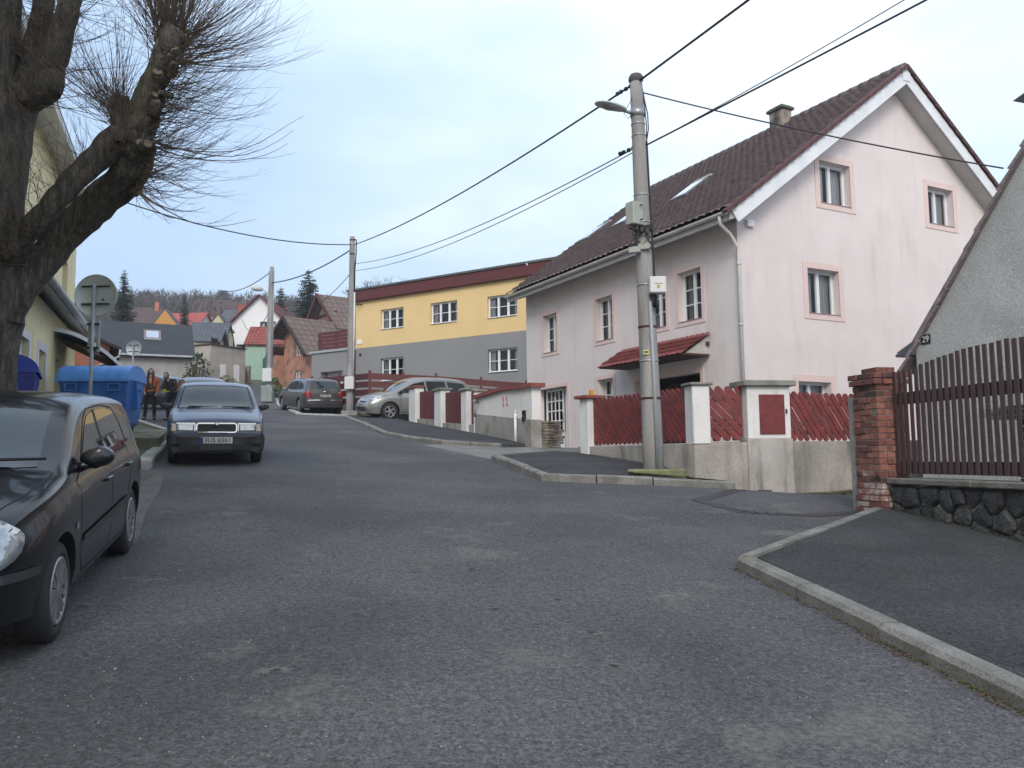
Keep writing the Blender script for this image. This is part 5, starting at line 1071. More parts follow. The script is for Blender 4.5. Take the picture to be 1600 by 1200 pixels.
# ================================================================ waste containers
M_BIN = mat('blue_bin', (.033, .14, .42), (.027, .115, .36), rough=.45, scale=2, fine=.05, stain=((.05, .11, .27), 2.5, .58, .8)); M_LID = mat('blue_bin_lid', (.095, .28, .66), (.08, .24, .58), rough=.42, scale=2)
M_BIN2 = mat('deep_blue_bin', (.012, .03, .26), (.01, .025, .2), rough=.4); M_LID2 = mat('deep_blue_lid', (.015, .045, .36), (.012, .035, .3), rough=.38)
def container(x, y, z, rz, label, mb_, ml, dom=True):
    root = thing('waste_container', label, 'waste container', (x, y, z), rz, group='blue waste containers')
    m_ = MB(); w0, w1, d0, d1, h0, h1 = .60, .68, .40, .50, .14, 1.10
    ring = lambda w_, d, h: [(-w_, -d, h), (w_, -d, h), (w_, d, h), (-w_, d, h)]
    vs = ring(w0-.04, d0-.04, h0)+ring(w0, d0, h0+.06)+ring(w1-.01, d1-.01, h1-.12)+ring(w1, d1, h1-.12)+ring(w1+.01, d1, h1)
    m_.add(vs, [(3, 2, 1, 0)]+[(i*4+k, i*4+(k+1) % 4, i*4+4+(k+1) % 4, i*4+4+k) for i in range(4) for k in range(4)])
    for s_ in (-1, -.45, .0, .45, 1):     # shallow ribs of the moulding
        m_.add([(s_*w0*.93-.02, -d0-.012, h0+.1), (s_*w0*.93+.02, -d0-.012, h0+.1), (s_*w1*.93+.02, -d1-.006, h1-.14), (s_*w1*.93-.02, -d1-.006, h1-.14), (s_*w0*.93-.03, -d0+.02, h0+.1), (s_*w0*.93+.03, -d0+.02, h0+.1), (s_*w1*.93+.03, -d1+.02, h1-.14), (s_*w1*.93-.03, -d1+.02, h1-.14)], [(0, 1, 2, 3), (0, 3, 7, 4), (1, 5, 6, 2)])
    m_.build('tub', mb_, root, bevel=.02, seg=2)
    m_ = MB(); n = 14; prof = [(-(d1+.04)*math.cos(math.pi*i/n), h1-.02+.33*math.sin(math.pi*i/n)**.8) for i in range(n+1)]
    for s_ in (-1, 1): m_.add([(s_*(w1+.03), a, b) for a, b in prof]+[(s_*(w1+.03), 0, h1-.02)], [(i, i+1, n+1) for i in range(n)])
    nseg = 24
    vs = []
    for j in range(nseg+1):
        x_ = -(w1+.03)+2*(w1+.03)*j/nseg; k = 1+.018*(j % 4 in (1, 2)); vs += [(x_, a*k, (b-h1)*k+h1) for a, b in prof]
    m_.add(vs, [(j*(n+1)+i, j*(n+1)+i+1, (j+1)*(n+1)+i+1, (j+1)*(n+1)+i) for j in range(nseg) for i in range(n)], 0, True)
    m_.box(-w1-.05, w1+.05, -d1-.065, -d1-.03, h1-.06, h1-.01); m_.build('lid', ml, root)
    for s_ in (-.42, .42):
        m_ = MB(); m_.box(s_-.13, s_+.13, -d1-.05, -d1+.02, h1-.13, h1-.09); m_.box(s_-.13, s_-.09, -d1-.06, -d1+.02, h1-.24, h1-.1); m_.box(s_+.09, s_+.13, -d1-.06, -d1+.02, h1-.24, h1-.1); m_.box(s_-.13, s_+.13, -d1-.075, -d1-.04, h1-.27, h1-.235); m_.build('grip', mb_, root, bevel=.008)
    for s_ in (-1, 1):
        m_ = MB(); m_.add([(s_*(w1+.055), -.14, h1-.05), (s_*(w1+.055), .14, h1-.05), (s_*(w1+.055), .05, .5), (s_*(w1+.055), -.05, .5), (s_*(w1-.02), -.14, h1-.05), (s_*(w1-.02), .14, h1-.05), (s_*(w0+.01), .05, .5), (s_*(w0+.01), -.05, .5)], [(0, 1, 2, 3), (0, 3, 7, 4), (1, 5, 6, 2), (4, 5, 1, 0)]); m_.lathe([(0, 0), (.03, 0), (.03, .07), (0, .07)], 10, (s_*(w1+.04), 0, h1-.2), (s_, 0, 0)); m_.build('lift_arm', mb_, root)
        for t_ in (-1, 1):
            m_ = MB(); m_.lathe([(0, -.025), (.08, -.025), (.09, 0), (.08, .025), (0, .025)], 16, (s_*(w0-.1), t_*(d0-.08), .09), (1, .3, 0)); m_.box(s_*(w0-.1)-.03, s_*(w0-.1)+.03, t_*(d0-.08)-.03, t_*(d0-.08)+.03, .09, .17); m_.build('caster', M_BLACK, root)
    return root
p = at(153, 675, 16.9); pz = gr(-7.9, 17.2)+.31
b1_ = container(p.x+.02, p.y+.1, pz, R(6), 'large blue wheeled waste container with a domed ribbed lid, behind the round sign', M_BIN, M_LID)
p = at(28, 640, 14.2); container(p.x-.25, p.y, gr(p.x, p.y)+.42, R(-62), 'deep blue waste container seen end-on between the tree trunk and yellow house', M_BIN2, M_LID2)
# ================================================================ grey house on the right
GH = R(17); GO = Vector((7.066, 14.0)); GU = Vector((-math.sin(GH), math.cos(GH))); GN = Vector((-math.cos(GH), -math.sin(GH)))
gh = thing('grey_house', 'rough grey rendered house gable with house number 29, cut by the right edge', 'house', (GO.x, GO.y, .9)); fG = Fr(GO, GU, GN)
M_GREYR = mat('grey_roughcast', (.54, .54, .52), (.43, .435, .42), rough=.95, scale=1.5, fine=.35, fscale=55, bump=1.0, bscale=60)
m_ = MB(); P = [(0, .5), (0, 3.36), (-3.7, 7.64), (-7.4, 3.36), (-7.4, .5)]; fG.prism(m_, P, -9, 0); m_.build('wall', M_GREYR, gh, world=True)
M_OLDT = mat('old_tiles', (.30, .24, .24), (.19, .155, .16), rough=.85, scale=5, fine=.3, fscale=20)
sl = 4.28/3.7; c_ = 1/math.sqrt(1+sl*sl)
m_ = MB()
for k in range(17):
    t0 = -.55+k*.345; 
    for bb in ((-.02, .13),):
        a0, a1 = -t0*c_, -(t0+.37)*c_; z0, z1 = 3.40+t0*sl*c_, 3.40+(t0+.37)*sl*c_; nx, nz_ = sl*c_, c_
        if z1 > 7.7: break
        fG.prism(m_, [(a0+nx*.07, z0+nz_*.07), (a1+nx*.02, z1+nz_*.02), (a1-nx*.03, z1-nz_*.03), (a0+nx*.0, z0+nz_*.0)], -9.1, .07)
m_.build('roof', M_OLDT, gh, world=True)
m_ = MB(); fG.prism(m_, [(.42, 3.40-.5*sl*.0-.03), (.05, 3.52), (-3.7, 7.66), (-3.7, 7.58), (.0, 3.40)], .0, .04); m_.build('verge_mortar', mat('verge_mortar', (.22, .20, .20), (.16, .15, .15)), gh, world=True)
m_ = MB(); fG.prism(m_, [(.42, 3.33), (.02, 3.50), (.02, 3.33)], -9, .06); fG.box(m_, .02, .42, -9, .06, 3.29, 3.33); m_.build('eave_box', mat('slate_metal', (.10, .105, .12), (.07, .075, .085), rough=.5), gh, world=True)
m_ = MB(); fG.box(m_, -.34, -.13, 0, .012, 3.44, 3.61); pl = m_.build('number_plate', mat('plate_navy', (.015, .02, .035), rough=.4), gh, world=True, bevel=.004)
tp_ = fG.p(-.235, .014, 3.525)-Vector((GO.x, GO.y, .9)); textmesh('29', .155, 'plate_number', M_WHITE, pl, basis(tp_, (-GU.x, -GU.y, 0), (0, 0, 1), (GN.x, GN.y, 0)))
# ================================================================ brick pier, stone wall and picket fence
sa = R(11.44); SO = Vector((4.771, 10.355)); SU = Vector((-math.sin(sa), math.cos(sa))); SNn = Vector((-math.cos(sa), -math.sin(sa))); fS = Fr(SO, SU, SNn)
bp = thing('brick_pier', 'weathered red brick gate pier with stepped cap at the end of the picket fence', 'pier', (SO.x, SO.y, .75))
BR = [mat('brick_a', (.28, .105, .08), (.19, .075, .06), rough=.9, scale=9, fine=.3, bump=.5), mat('brick_b', (.17, .07, .058), (.12, .052, .045), rough=.9, scale=9, fine=.3, bump=.5), mat('brick_c', (.33, .155, .115), (.24, .11, .085), rough=.9, scale=9, fine=.3, bump=.5), mat('brick_white', (.46, .41, .38), (.26, .13, .10), rough=.9, scale=7, lo=.42, hi=.58, bump=.5), mat('brick_dark', (.06, .04, .038), (.09, .06, .05), rough=.95, scale=8)]
rr = random.Random(11); m_ = MB(); mo = MB(); z = .74; k = 0
A0, A1, B0, B1 = 0, .50, -.33, .10
while z < 2.66:
    h = .068; ex = .0; A1_, B1_, A0_, B0_ = A1, B1, A0, B0
    if z > 2.44: ex = .035
    if z > 2.585: ex = -.08
    if z < 1.35: ex = .0 if z > 1.1 else .012
    a0, a1, b0, b1 = A0-ex, A1+ex, B0-ex, B1+ex
    def mi_():
        r_ = rr.random()
        if z < 1.32: return 3 if r_ < .45 else (4 if r_ < .6 else 1)
        if z > 2.2: return 1 if r_ < .55 else (4 if r_ < .8 else 0)
        return 0 if r_ < .5 else (2 if r_ < .75 else 1)
    jd = lambda: rr.uniform(-.013, .010)
    off = .12 if k % 2 else 0
    for fixb, (lo, hi) in ((b1, (a0, a1)),):      # street side and far side
        for bb0, bb1 in ((b1-.11, b1), (b0, b0+.11)):
            x = lo-(.25-off*1.04 if off else 0)
            while x < hi: 
                p0, p1 = max(lo, x)+.004, min(hi, x+.25)-.006
                if p1-p0 > .03: j = jd(); fS.box(m_, p0, p1, bb0+(j if bb0 != b0 else 0), bb1+j, z, z+h, mi_())
                x += .25
    for aa0, aa1 in ((a0, a0+.11), (a1-.11, a1)):
        x = b0+.115
        while x < b1-.115: p1 = min(x+.125 if k % 2 else x+.25, b1-.115); j = jd(); fS.box(m_, aa0+j, aa1, x+.003, p1-.003, z, z+h, mi_()); x = p1+.002
    z += .079; k += 1
pr = m_.build('brickwork', BR, bp, world=True, bevel=.004)
fS.box(mo, A0+.012, A1-.012, B0+.012, B1-.012, .6, 2.60); fS.box(mo, A0+.09, A1-.09, B0+.09, B1-.09, 2.6, 2.645); mo.build('mortar', mat('old_mortar', (.20, .18, .16), (.12, .11, .10), rough=.95, scale=6, fine=.3), bp, world=True)
m_ = MB(); fS.box(m_, .52, .64, -.1, .08, .6, 2.34); tag(m_.build('concrete_post', M_CONC, bevel=.01), 'slim pale concrete post standing against the back of the brick pier', 'post')
swl = thing('stone_wall', 'low dark basalt rubble wall with concrete coping beneath the brown picket fence', 'stone wall', (SO.x, SO.y-1, .7))
def slope_z(a): return .70+.10*a      # foot of the wall falls towards the camera
zc = lambda a: 1.20
m_ = MB(); fS.prism(m_, [(0, .4), (0, 1.2), (-9, 1.2), (-9, -.4)], -.45, -.06); m_.build('mortar', mat('stone_mortar', (.075, .072, .066), (.34, .33, .31), rough=.95, scale=2.6, lo=.5, hi=.60, fine=.3), swl, world=True)
rr = random.Random(21); pts = []
r_ = 0; zz = -.35
while zz < 1.25:
    a = .05+(.13 if r_ % 2 else 0)
    while a > -9: pts.append((a+rr.uniform(-.07, .07), zz+rr.uniform(-.06, .06))); a -= rr.uniform(.21, .33)
    zz += .20; r_ += 1
def cell(i):
    x, y = pts[i]; P = [(x-.4, y-.4), (x+.4, y-.4), (x+.4, y+.4), (x-.4, y+.4)]
    for j, (u, v) in enumerate(pts):
        if j == i or abs(u-x) > .8 or abs(v-y) > .8: continue
        mx, my = (x+u)/2, (y+v)/2; dx, dy = u-x, v-y; o = []
        for k in range(len(P)):
            a, b = P[k], P[(k+1) % len(P)]; fa = (a[0]-mx)*dx+(a[1]-my)*dy; fb_ = (b[0]-mx)*dx+(b[1]-my)*dy
            if fa <= 0: o.append(a)
            if (fa <= 0) != (fb_ <= 0): t = fa/(fa-fb_); o.append((a[0]+(b[0]-a[0])*t, a[1]+(b[1]-a[1])*t))
        P = o
        if not P: return None
    return P
m_ = MB()
for i, (x, y) in enumerate(pts):
    if y < slope_z(x)-.35: continue
    P = cell(i)
    if not P or len(P) < 3: continue
    P = clip(clip(clip(P, 1, 1.19, -1), 0, -.01, -1), 0, -8.9, 1)
    if len(P) < 3: continue
    cx = sum(p[0] for p in P)/len(P); cy = sum(p[1] for p in P)/len(P)
    A_ = sum(P[k][0]*P[(k+1) % len(P)][1]-P[(k+1) % len(P)][0]*P[k][1] for k in range(len(P)))
    if abs(A_) < .008: continue
    g_ = rr.uniform(.86, .96); dep = rr.uniform(-.015, .03); n = len(P); tl = (rr.uniform(-.25, .25), rr.uniform(-.3, .3)); mi = rr.choice([0, 0, 1])
    Q = []
    for k in range(n):      # round the corners a little
        a, b = P[k], P[(k+1) % n]; Q += [(a[0]*.91+b[0]*.09, a[1]*.91+b[1]*.09), (a[0]*.09+b[0]*.91, a[1]*.09+b[1]*.91)]
    n = len(Q); R1 = [(cx+(a-cx)*g_, cy+(b-cy)*g_) for a, b in Q]; R2 = [(cx+(a-cx)*g_*.8, cy+(b-cy)*g_*.8) for a, b in Q]
    vs = [fS.p(a, -.08, b) for a, b in R1]+[fS.p(a, -.035+dep*.3+rr.uniform(-.006, .006), b) for a, b in R1]+[fS.p(a, -.01+dep+(a-cx)*tl[0]*.3+(b-cy)*tl[1]*.3+rr.uniform(-.006, .006), b) for a, b in R2]+[fS.p(cx, .0+dep, cy)]
    fs = [(k, (k+1) % n, n+(k+1) % n, n+k) for k in range(n)]+[(n+k, n+(k+1) % n, 2*n+(k+1) % n, 2*n+k) for k in range(n)]+[(2*n+k, 2*n+(k+1) % n, 3*n) for k in range(n)]
    m_.add(vs, fs, mi)
m_.build('stones', [mat('basalt', (.045, .047, .050), (.028, .029, .032), rough=.85, scale=5, fine=.4, fscale=30, bump=.8, stain=((.08, .085, .06), 4, .6, .75)), mat('basalt_light', (.07, .07, .068), (.04, .042, .045), rough=.88, scale=5, fine=.4, fscale=30, bump=.8, stain=((.08, .09, .055), 4, .55, .75))], swl, world=True)
m_ = MB(); a = .0
while a > -8.8: fS.prism(m_, [(a-.004, 1.20), (a-1.45, 1.20), (a-1.45, 1.272), (a-.004, 1.272)], -.46, .03); a -= 1.455
m_.build('coping', mat('coping_concrete', (.20, .19, .17), (.13, .125, .11), rough=.92, scale=4, fine=.3, bump=.5, stain=((.09, .095, .05), 3, .55, .7)), swl, world=True, bevel=.012)
pf_ = thing('picket_fence', 'dark brown wooden picket fence with an arched top on the stone wall', 'fence', (SO.x, SO.y-1, 1.28))
M_PICK = mat('brown_picket', (.090, .052, .052), (.058, .034, .034), rough=.65, scale=4, fine=.3, fscale=30, stretch=(8, 8, 1)); M_RAILP = mat('brown_rail', (.030, .022, .018), (.02, .015, .013), rough=.8)
def toppk(a): return 2.63+.155*math.sin(max(0, min(1, (-a-.35)/3.0))*math.pi)**.9 if -a < 3.35 else 2.63+.155*math.sin(((-a-.35) % 3.0)/3.0*math.pi)**.9
m_ = MB(); a = -.02; rr = random.Random(4)
while a > -8.5:
    t_ = toppk(a)+rr.uniform(-.008, .008); le = rr.uniform(-.006, .006); fS.prism(m_, [(a, 1.33), (a-.058, 1.33), (a-.058+le, t_), (a+le, t_)], -.14, -.126+rr.uniform(0, .003)); a -= .102
m_.build('pickets', M_PICK, pf_, world=True)
for z0 in (1.36, 2.23):
    m_ = MB(); fS.box(m_, -8.6, .0, -.19, -.142, z0-.03, z0+.12); m_.build('rail', M_RAILP, pf_, world=True, bevel=.004)
m_ = MB()
for a in (-3.4, -6.4): m_ = MB(); fS.box(m_, a-.05, a+.05, -.26, -.19, 1.2, 2.5); m_.build('post', M_RAILP, pf_, world=True)
# things kept in the yard behind the pickets
m_ = MB(); rr = random.Random(9)
for i in range(7): fS.box(m_, -3.9+rr.uniform(0, .3), -.7-rr.uniform(0, .3), -1.5, -.75+rr.uniform(-.05, .05), 1.97+i*.024, 1.98+i*.024)
tag(m_.build('metal_sheets', mat('zinc_sheet', (.42, .44, .46), (.30, .32, .34), rough=.4)), 'stack of pale metal sheets lying on the brown crate behind the picket fence', 'metal sheets')
m_ = MB()
for i in range(12): fS.box(m_, -3.8, -1.25, -1.45, -.8, .95+i*.085, 1.025+i*.085)
tag(m_.build('crate', M_RAILP), 'dark brown slatted crate standing behind the picket fence', 'crate')
yb = MB(); yb.add([(5.0, 10.6, .95), (6.3, 4, .5), (12, 4, .5), (12, 12, .95), (6.9, 14.2, .95), (5.1, 11, .95)], [(0, 1, 2, 3, 4, 5)]); structure('courtyard', yb, MATS['yard_concrete'])

# ================================================================ yellow and grey house
YH = R(58); YO = Vector((.697, 37.5)); YU = Vector((-math.sin(YH), math.cos(YH))); YN = Vector((-math.cos(YH), -math.sin(YH))); fY = Fr(YO, YU, YN)
yh = thing('yellow_grey_house', 'long two storey house, yellow above and grey below, with dark red fascia', 'house', (YO.x, YO.y, 3.4))
M_YEL = mat('yellow_render', (.72, .53, .26), (.69, .505, .245), rough=.9, scale=1, bump=.15); M_GRR = mat('grey_render', (.24, .245, .255), (.225, .23, .24), rough=.9, scale=1, bump=.15)
ops = [(7.42, 8.97, 8.36, 9.42), (3.98, 5.66, 8.32, 9.40), (.48, 2.18, 8.27, 9.34), (7.42, 8.97, 5.62, 6.82), (.50, 2.18, 5.63, 6.75)]
m_ = MB(); wall(m_, fY, -2.2, 10.75, 3.0, 10.3, ops, .14, zsplit=7.50, mi=0, mi2=1, mr=0)
fYl = Fr(YO+YU*10.75, -YN, YU); wall(m_, fYl, 0, 9, 3.0, 10.3, (), .1, zsplit=7.5, mi2=1); fYr = Fr(YO+YU*-2.2, -YN, -YU); wall(m_, fYr, 0, 9, 3.0, 10.3, (), .1, zsplit=7.5, mi2=1)
m_.build('wall', [M_YEL, M_GRR], yh, world=True, fix=False)
zo_root = 3.4
class FrL(Fr): pass
fYL = Fr(YO-Vector((YO.x, YO.y)), YU, YN, 3.4)
for o in ops: window(yh, fYL, *o, depth=.13, cols=3, bars=1, curtain=.35, fw=.075, mid=.11, sill=M_WHITE, so_=.06)
M_FASC = mat('dark_red_board', (.115, .022, .022), (.085, .018, .018), rough=.6, scale=3, stretch=(1, 1, 6)); M_FELT = mat('roof_felt', (.10, .115, .11), (.07, .08, .078), rough=.85, scale=2)
m_ = MB()
for k in range(4): fY.box(m_, -2.6, 11.1, .22, .245+.004*(k % 2), 10.05+k*.135, 10.05+(k+1)*.135-.006)
fY.box(m_, -2.6, 11.1, .0, .22, 10.03, 10.06); m_.build('fascia', M_FASC, yh, world=True)
m_ = MB(); a = [fY.p(-2.65, .32, 10.60), fY.p(11.15, .32, 10.60), fY.p(11.15, -9.3, 10.95), fY.p(-2.65, -9.3, 10.95)]; m_.add(a+[p+Vector((0, 0, .10)) for p in a], [(0, 1, 2, 3), (4, 5, 6, 7), (0, 1, 5, 4), (1, 2, 6, 5), (2, 3, 7, 6), (3, 0, 4, 7)]); rfy = m_.build('roof', M_FELT, yh, world=True)
m_ = MB(); m_.tube([fY.p(-.25, .3, 10.62), fY.p(-.25, .12, 10.45), fY.p(-.25, .06, 10.0), fY.p(-.25, .06, 7)], .05, 8); m_.build('downpipe', M_WHITE, yh, world=True)
m_ = MB(); fY.box(m_, .75, 1.45, -3.0, -2.3, 10.6, 11.22); fY.box(m_, .70, 1.50, -3.05, -2.25, 11.2, 11.28); c_ = m_.build('chimney', brickmat('chimney_brick', (.35, .12, .075), (.28, .09, .06), (.2, .17, .15), bw=.25, bh=.08), yh, world=True)
m_ = MB(); fY.box(m_, 10.3, 10.62, 0, .03, 7.72, 7.98); m_.build('meter_cover', M_WHITE, yh, world=True); m_ = MB(); fY.box(m_, 10.32, 10.46, 0, .04, 7.08, 7.2); m_.build('vent', M_BLACK, yh, world=True)
m_ = MB(); m_.tube([fY.p(10.5, .02, 9.85), fY.p(10.4, .5, 9.8), fY.p(10.3, .5, 9.7)], .02, 6); m_.tube([fY.p(10.3, .0, 9.85), fY.p(10.3, .35, 9.85)], .03, 6); m_.build('wall_bracket', M_BLACK, yh, world=True)
# the grey garage joined to it
m_ = MB(); gop = [(11.45, 13.1, 4.4, 6.35)]
fY2 = Fr(YO+YN*.25, YU, YN); wall(m_, fY2, 10.76, 13.8, 3.0, 7.42, gop, .5); fg2 = Fr(YO+YN*.25+YU*13.8, -YN, YU); wall(m_, fg2, 0, 6, 3.0, 7.42)
gr_ = m_.build('garage_wall', M_GRR, yh, world=True, fix=False)
m_ = MB()
for k in range(9): fY2.box(m_, 11.4, 13.15, -.56+.004*(k % 2), -.5+.006*(k % 2), 4.3+k*.235, 4.3+(k+1)*.235-.012)
m_.build('garage_door', M_WHT2, yh, world=True)
m_ = MB(); fY2.box(m_, 10.76, 13.9, -6, .08, 7.42, 7.54); m_.build('parapet', mat('zinc', (.36, .40, .42), rough=.4), yh, world=True)
m_ = MB()
for k in range(5): fY2.box(m_, 10.8, 13.5, -.22, -.19, 7.62+k*.2, 7.62+k*.2+.17)
for a in (10.9, 12.2, 13.4): fY2.box(m_, a-.05, a+.05, -.3, -.22, 7.5, 8.6)
m_.build('balustrade', M_FASC, yh, world=True)
# maroon board fence round it, on a concrete footing
bf = thing('board_fence', 'long fence of wide dark red horizontal boards in front of the grey lower storey', 'fence', (-6.1, 34, 3.4))
FP_ = [((-9.6, 38.6), 5.45), ((-6.0, 33.9), 5.20), ((-3.2, 33.9), 5.04), ((.6, 33.6), 4.66)]
ft_ = MB()
for i, (((ax, ay), za), ((bx, by), zb_)) in enumerate(zip(FP_, FP_[1:])):
    A = Vector((ax, ay, 0)); B = Vector((bx, by, 0)); d = (B-A).normalized(); nn = Vector((d.y, -d.x, 0))
    if nn.y > 0: nn = -nn
    m_ = MB()
    for k in range(4):
        z0, z1 = za-.28-k*.34, zb_-.28-k*.34; a = A+nn*.06; b = B+nn*.06; vs = [a+Vector((0, 0, z0)), b+Vector((0, 0, z1)), b+Vector((0, 0, z1+.26)), a+Vector((0, 0, z0+.26))]; m_.add(vs+[v-nn*.03 for v in vs], [(0, 1, 2, 3), (4, 5, 6, 7), (0, 1, 5, 4), (1, 2, 6, 5), (2, 3, 7, 6), (3, 0, 4, 7)])
    m_.build('boards', M_FASC, bf, world=True)
    L = (B-A).length; n = max(2, round(L/1.6))
    for k in range(n+(1 if i == 2 else 0)):
        p = A.lerp(B, k/n); z_ = za+(zb_-za)*k/n; m_ = MB(); m_.box(p.x-.05, p.x+.05, p.y-.05, p.y+.05, z_-1.7, z_+.10); m_.build('post', M_FASC, bf, world=True)
    a, b = A, B; ft_.beam((A.x, A.y, za-2.1), (B.x, B.y, zb_-2.1), .3, 1.6)
ft_.build('footing', mat('rough_footing', (.15, .15, .135), (.09, .095, .08), rough=.95, scale=2, fine=.3, bump=.5), bf, world=True)

# ================================================================ generic gabled house for the ones farther off
def house(name, label, o, rz, W, D, zb, prof, wm, rm, ridge='x', wins=(), ov=.35, og=.4, chim=None, wallf=None, th=.12, bands=None, doors=(), cols=2, bars=1, fram=None):
    """prof: section of walls+roof across the ridge as [(t, z)...] eave, ridge, eave; ridge 'x' runs along the front, 'y' runs away from the viewer"""
    root = thing(name, label, 'house', (o[0], o[1], zb), R(rz), group='houses up the street'); F = {'f': Fr((0, 0), (1, 0), (0, -1), zb), 'l': Fr((0, 0), (0, 1), (-1, 0), zb), 'r': Fr((W, 0), (0, 1), (1, 0), zb), 'b': Fr((0, D), (1, 0), (0, 1), zb)}
    span = D if ridge == 'x' else W; prof = [(t*span, z) for t, z in prof]; m_ = MB()
    O = {k: [w_[1:5] for w_ in wins if w_[0] == k] for k in 'flrb'}
    gab = ('l', 'r') if ridge == 'x' else ('f', 'b'); eav = [('f', prof[0][1]), ('b', prof[-1][1])] if ridge == 'x' else [('l', prof[0][1]), ('r', prof[-1][1])]
    for k in gab: wall(m_, F[k], 0, D if ridge == 'x' else W, zb-1.5, prof, O[k], .12)
    for k, z in eav: wall(m_, F[k], 0, W if ridge == 'x' else D, zb-1.5, z, O[k], .12)
    m_.build('wall', wm, root, fix=False)
    for w_ in wins: window(root, F[w_[0]], *w_[1:5], depth=.10, cols=(w_[5] if len(w_) > 5 else cols), bars=bars, curtain=.5, fw=.07, frame=fram)
    rid = max(prof, key=lambda p: p[1]); r_ = MB(); L0, L1 = -og, (W if ridge == 'x' else D)+og
    for e in (prof[0], prof[-1]):
        if abs(e[0]-rid[0]) < .01: continue
        d = Vector((e[0]-rid[0], e[1]-rid[1])); d = d+d.normalized()*ov; n = Vector((-d.y, d.x)).normalized(); n = n if n.y > 0 else -n
        q = [Vector(rid)+n*0, Vector(rid)+d, Vector(rid)+d+n*th, Vector(rid)+n*th]
        pt_ = (lambda l, p: (l, p.x, p.y-zb)) if ridge == 'x' else (lambda l, p: (p.x, l, p.y-zb))
        r_.add([pt_(L0, p) for p in q]+[pt_(L1, p) for p in q], [(0, 1, 2, 3), (7, 6, 5, 4)]+[(i, (i+1) % 4, (i+1) % 4+4, i+4) for i in range(4)])
    ro = r_.build('roof', rm, root)
    if chim:
        cx, cy, cz0, cz1, cm_ = chim; m_ = MB(); m_.box(cx-.25, cx+.25, cy-.25, cy+.25, cz0-zb, cz1-zb); m_.box(cx-.3, cx+.3, cy-.3, cy+.3, cz1-zb, cz1-zb+.08); m_.build('chimney', cm_, ro)
    for k, a0, a1, z0, z1, dm_ in doors: m_ = MB(); F[k].box(m_, a0, a1, -.05, .03, z0, z1); m_.build('door', dm_, root)
    return root, F, ro
M_BRK = brickmat('old_brickwork', (.56, .23, .14), (.46, .18, .11), (.34, .27, .22), patch=(.20, .145, .105), bw=.28, bh=.085)
M_BRK2 = brickmat('orange_brickwork', (.56, .18, .10), (.48, .15, .085), (.25, .18, .15), bw=.28, bh=.085)
M_BRT = rooftex('brown_roof', (.17, .125, .11), (.14, .10, .09), cw=.5, rh=.42); M_RDT = rooftex('red_roof', (.30, .075, .055), (.25, .065, .05), cw=.3, rh=.34); M_DKT = mat('dark_roof', (.032, .036, .044), (.026, .029, .036), rough=.75, scale=1.5, fine=.15, fscale=20)
M_GRT = rooftex('grey_roof', (.11, .12, .14), (.09, .10, .115)); M_OTT = rooftex('old_roof', (.13, .09, .085), (.10, .07, .065)); M_DKW = mat('dark_wood', (.05, .03, .025), (.03, .02, .017))
h1, F1, r1 = house('brick_house', 'small bare brick house with steep brown roof behind the grey estate car', (-13.75, 56), 45, 9, 4.3, 6.6, [(0, 9.0), (.62, 11.75), (1, 10.7)], M_BRK, M_BRT, 'x', [('l', 1.9, 2.65, 9.0, 10.0), ('l', 1.9, 2.65, 6.9, 7.95)], ov=.5, og=1.0, chim=None)
m_ = MB(); m_.beam((-1.0, .0-.35, 2.1), (-1.0, 2.67, 5.15), .18, .22); m_.beam((-1.0, 2.67, 5.15), (-1.0, 4.75, 3.75), .18, .22); m_.build('bargeboard', M_DKW, r1)
m_ = MB(); m_.box(-.6, 3, 4.3, 5.1, -.5, 2.6); m_.build('lean_to', M_BRK, h1); m_ = MB(); m_.add([(-1.0, 4.1, 3.2), (3.2, 4.1, 3.2), (3.2, 5.4, 2.3), (-1.0, 5.4, 2.3), (-1.0, 4.1, 3.35), (3.2, 4.1, 3.35), (3.2, 5.4, 2.45), (-1.0, 5.4, 2.45)], [(0, 1, 2, 3), (4, 5, 6, 7), (0, 1, 5, 4), (1, 2, 6, 5), (2, 3, 7, 6), (3, 0, 4, 7)]); m_.build('lean_to_roof', M_BRT, h1)
h2, F2, r2 = house('brick_house', 'taller orange brick house with twin white gable windows behind the small brick one', (-12.7, 60.5), 38, 9, 6.0, 7.0, [(0, 11.6), (.52, 14.4), (1, 11.2)], M_BRK2, M_BRT, 'x', [('l', 1.7, 2.65, 11.45, 12.8), ('l', 3.2, 4.1, 11.45, 12.8)], ov=.6, og=.8, bars=0)
m_ = MB(); F2['l'].prism(m_, [(1.2, 12.95), (4.9, 12.95), (3.12, 14.2)], 0, .03); m_.build('gable_render', mat('grey_gable', (.26, .25, .22), (.2, .19, .17)), h2)
m_ = MB(); m_.beam((-.8, -.45, 4.2), (-.8, 3.12, 7.45), .16, .25); m_.beam((-.8, 3.12, 7.45), (-.8, 6.5, 3.85), .16, .25); m_.beam((-.05, 1.1, 5.92), (-.05, 5.0, 5.92), .1, .16); m_.build('bargeboard', mat('reddish_wood', (.10, .035, .03), (.07, .028, .025)), r2)
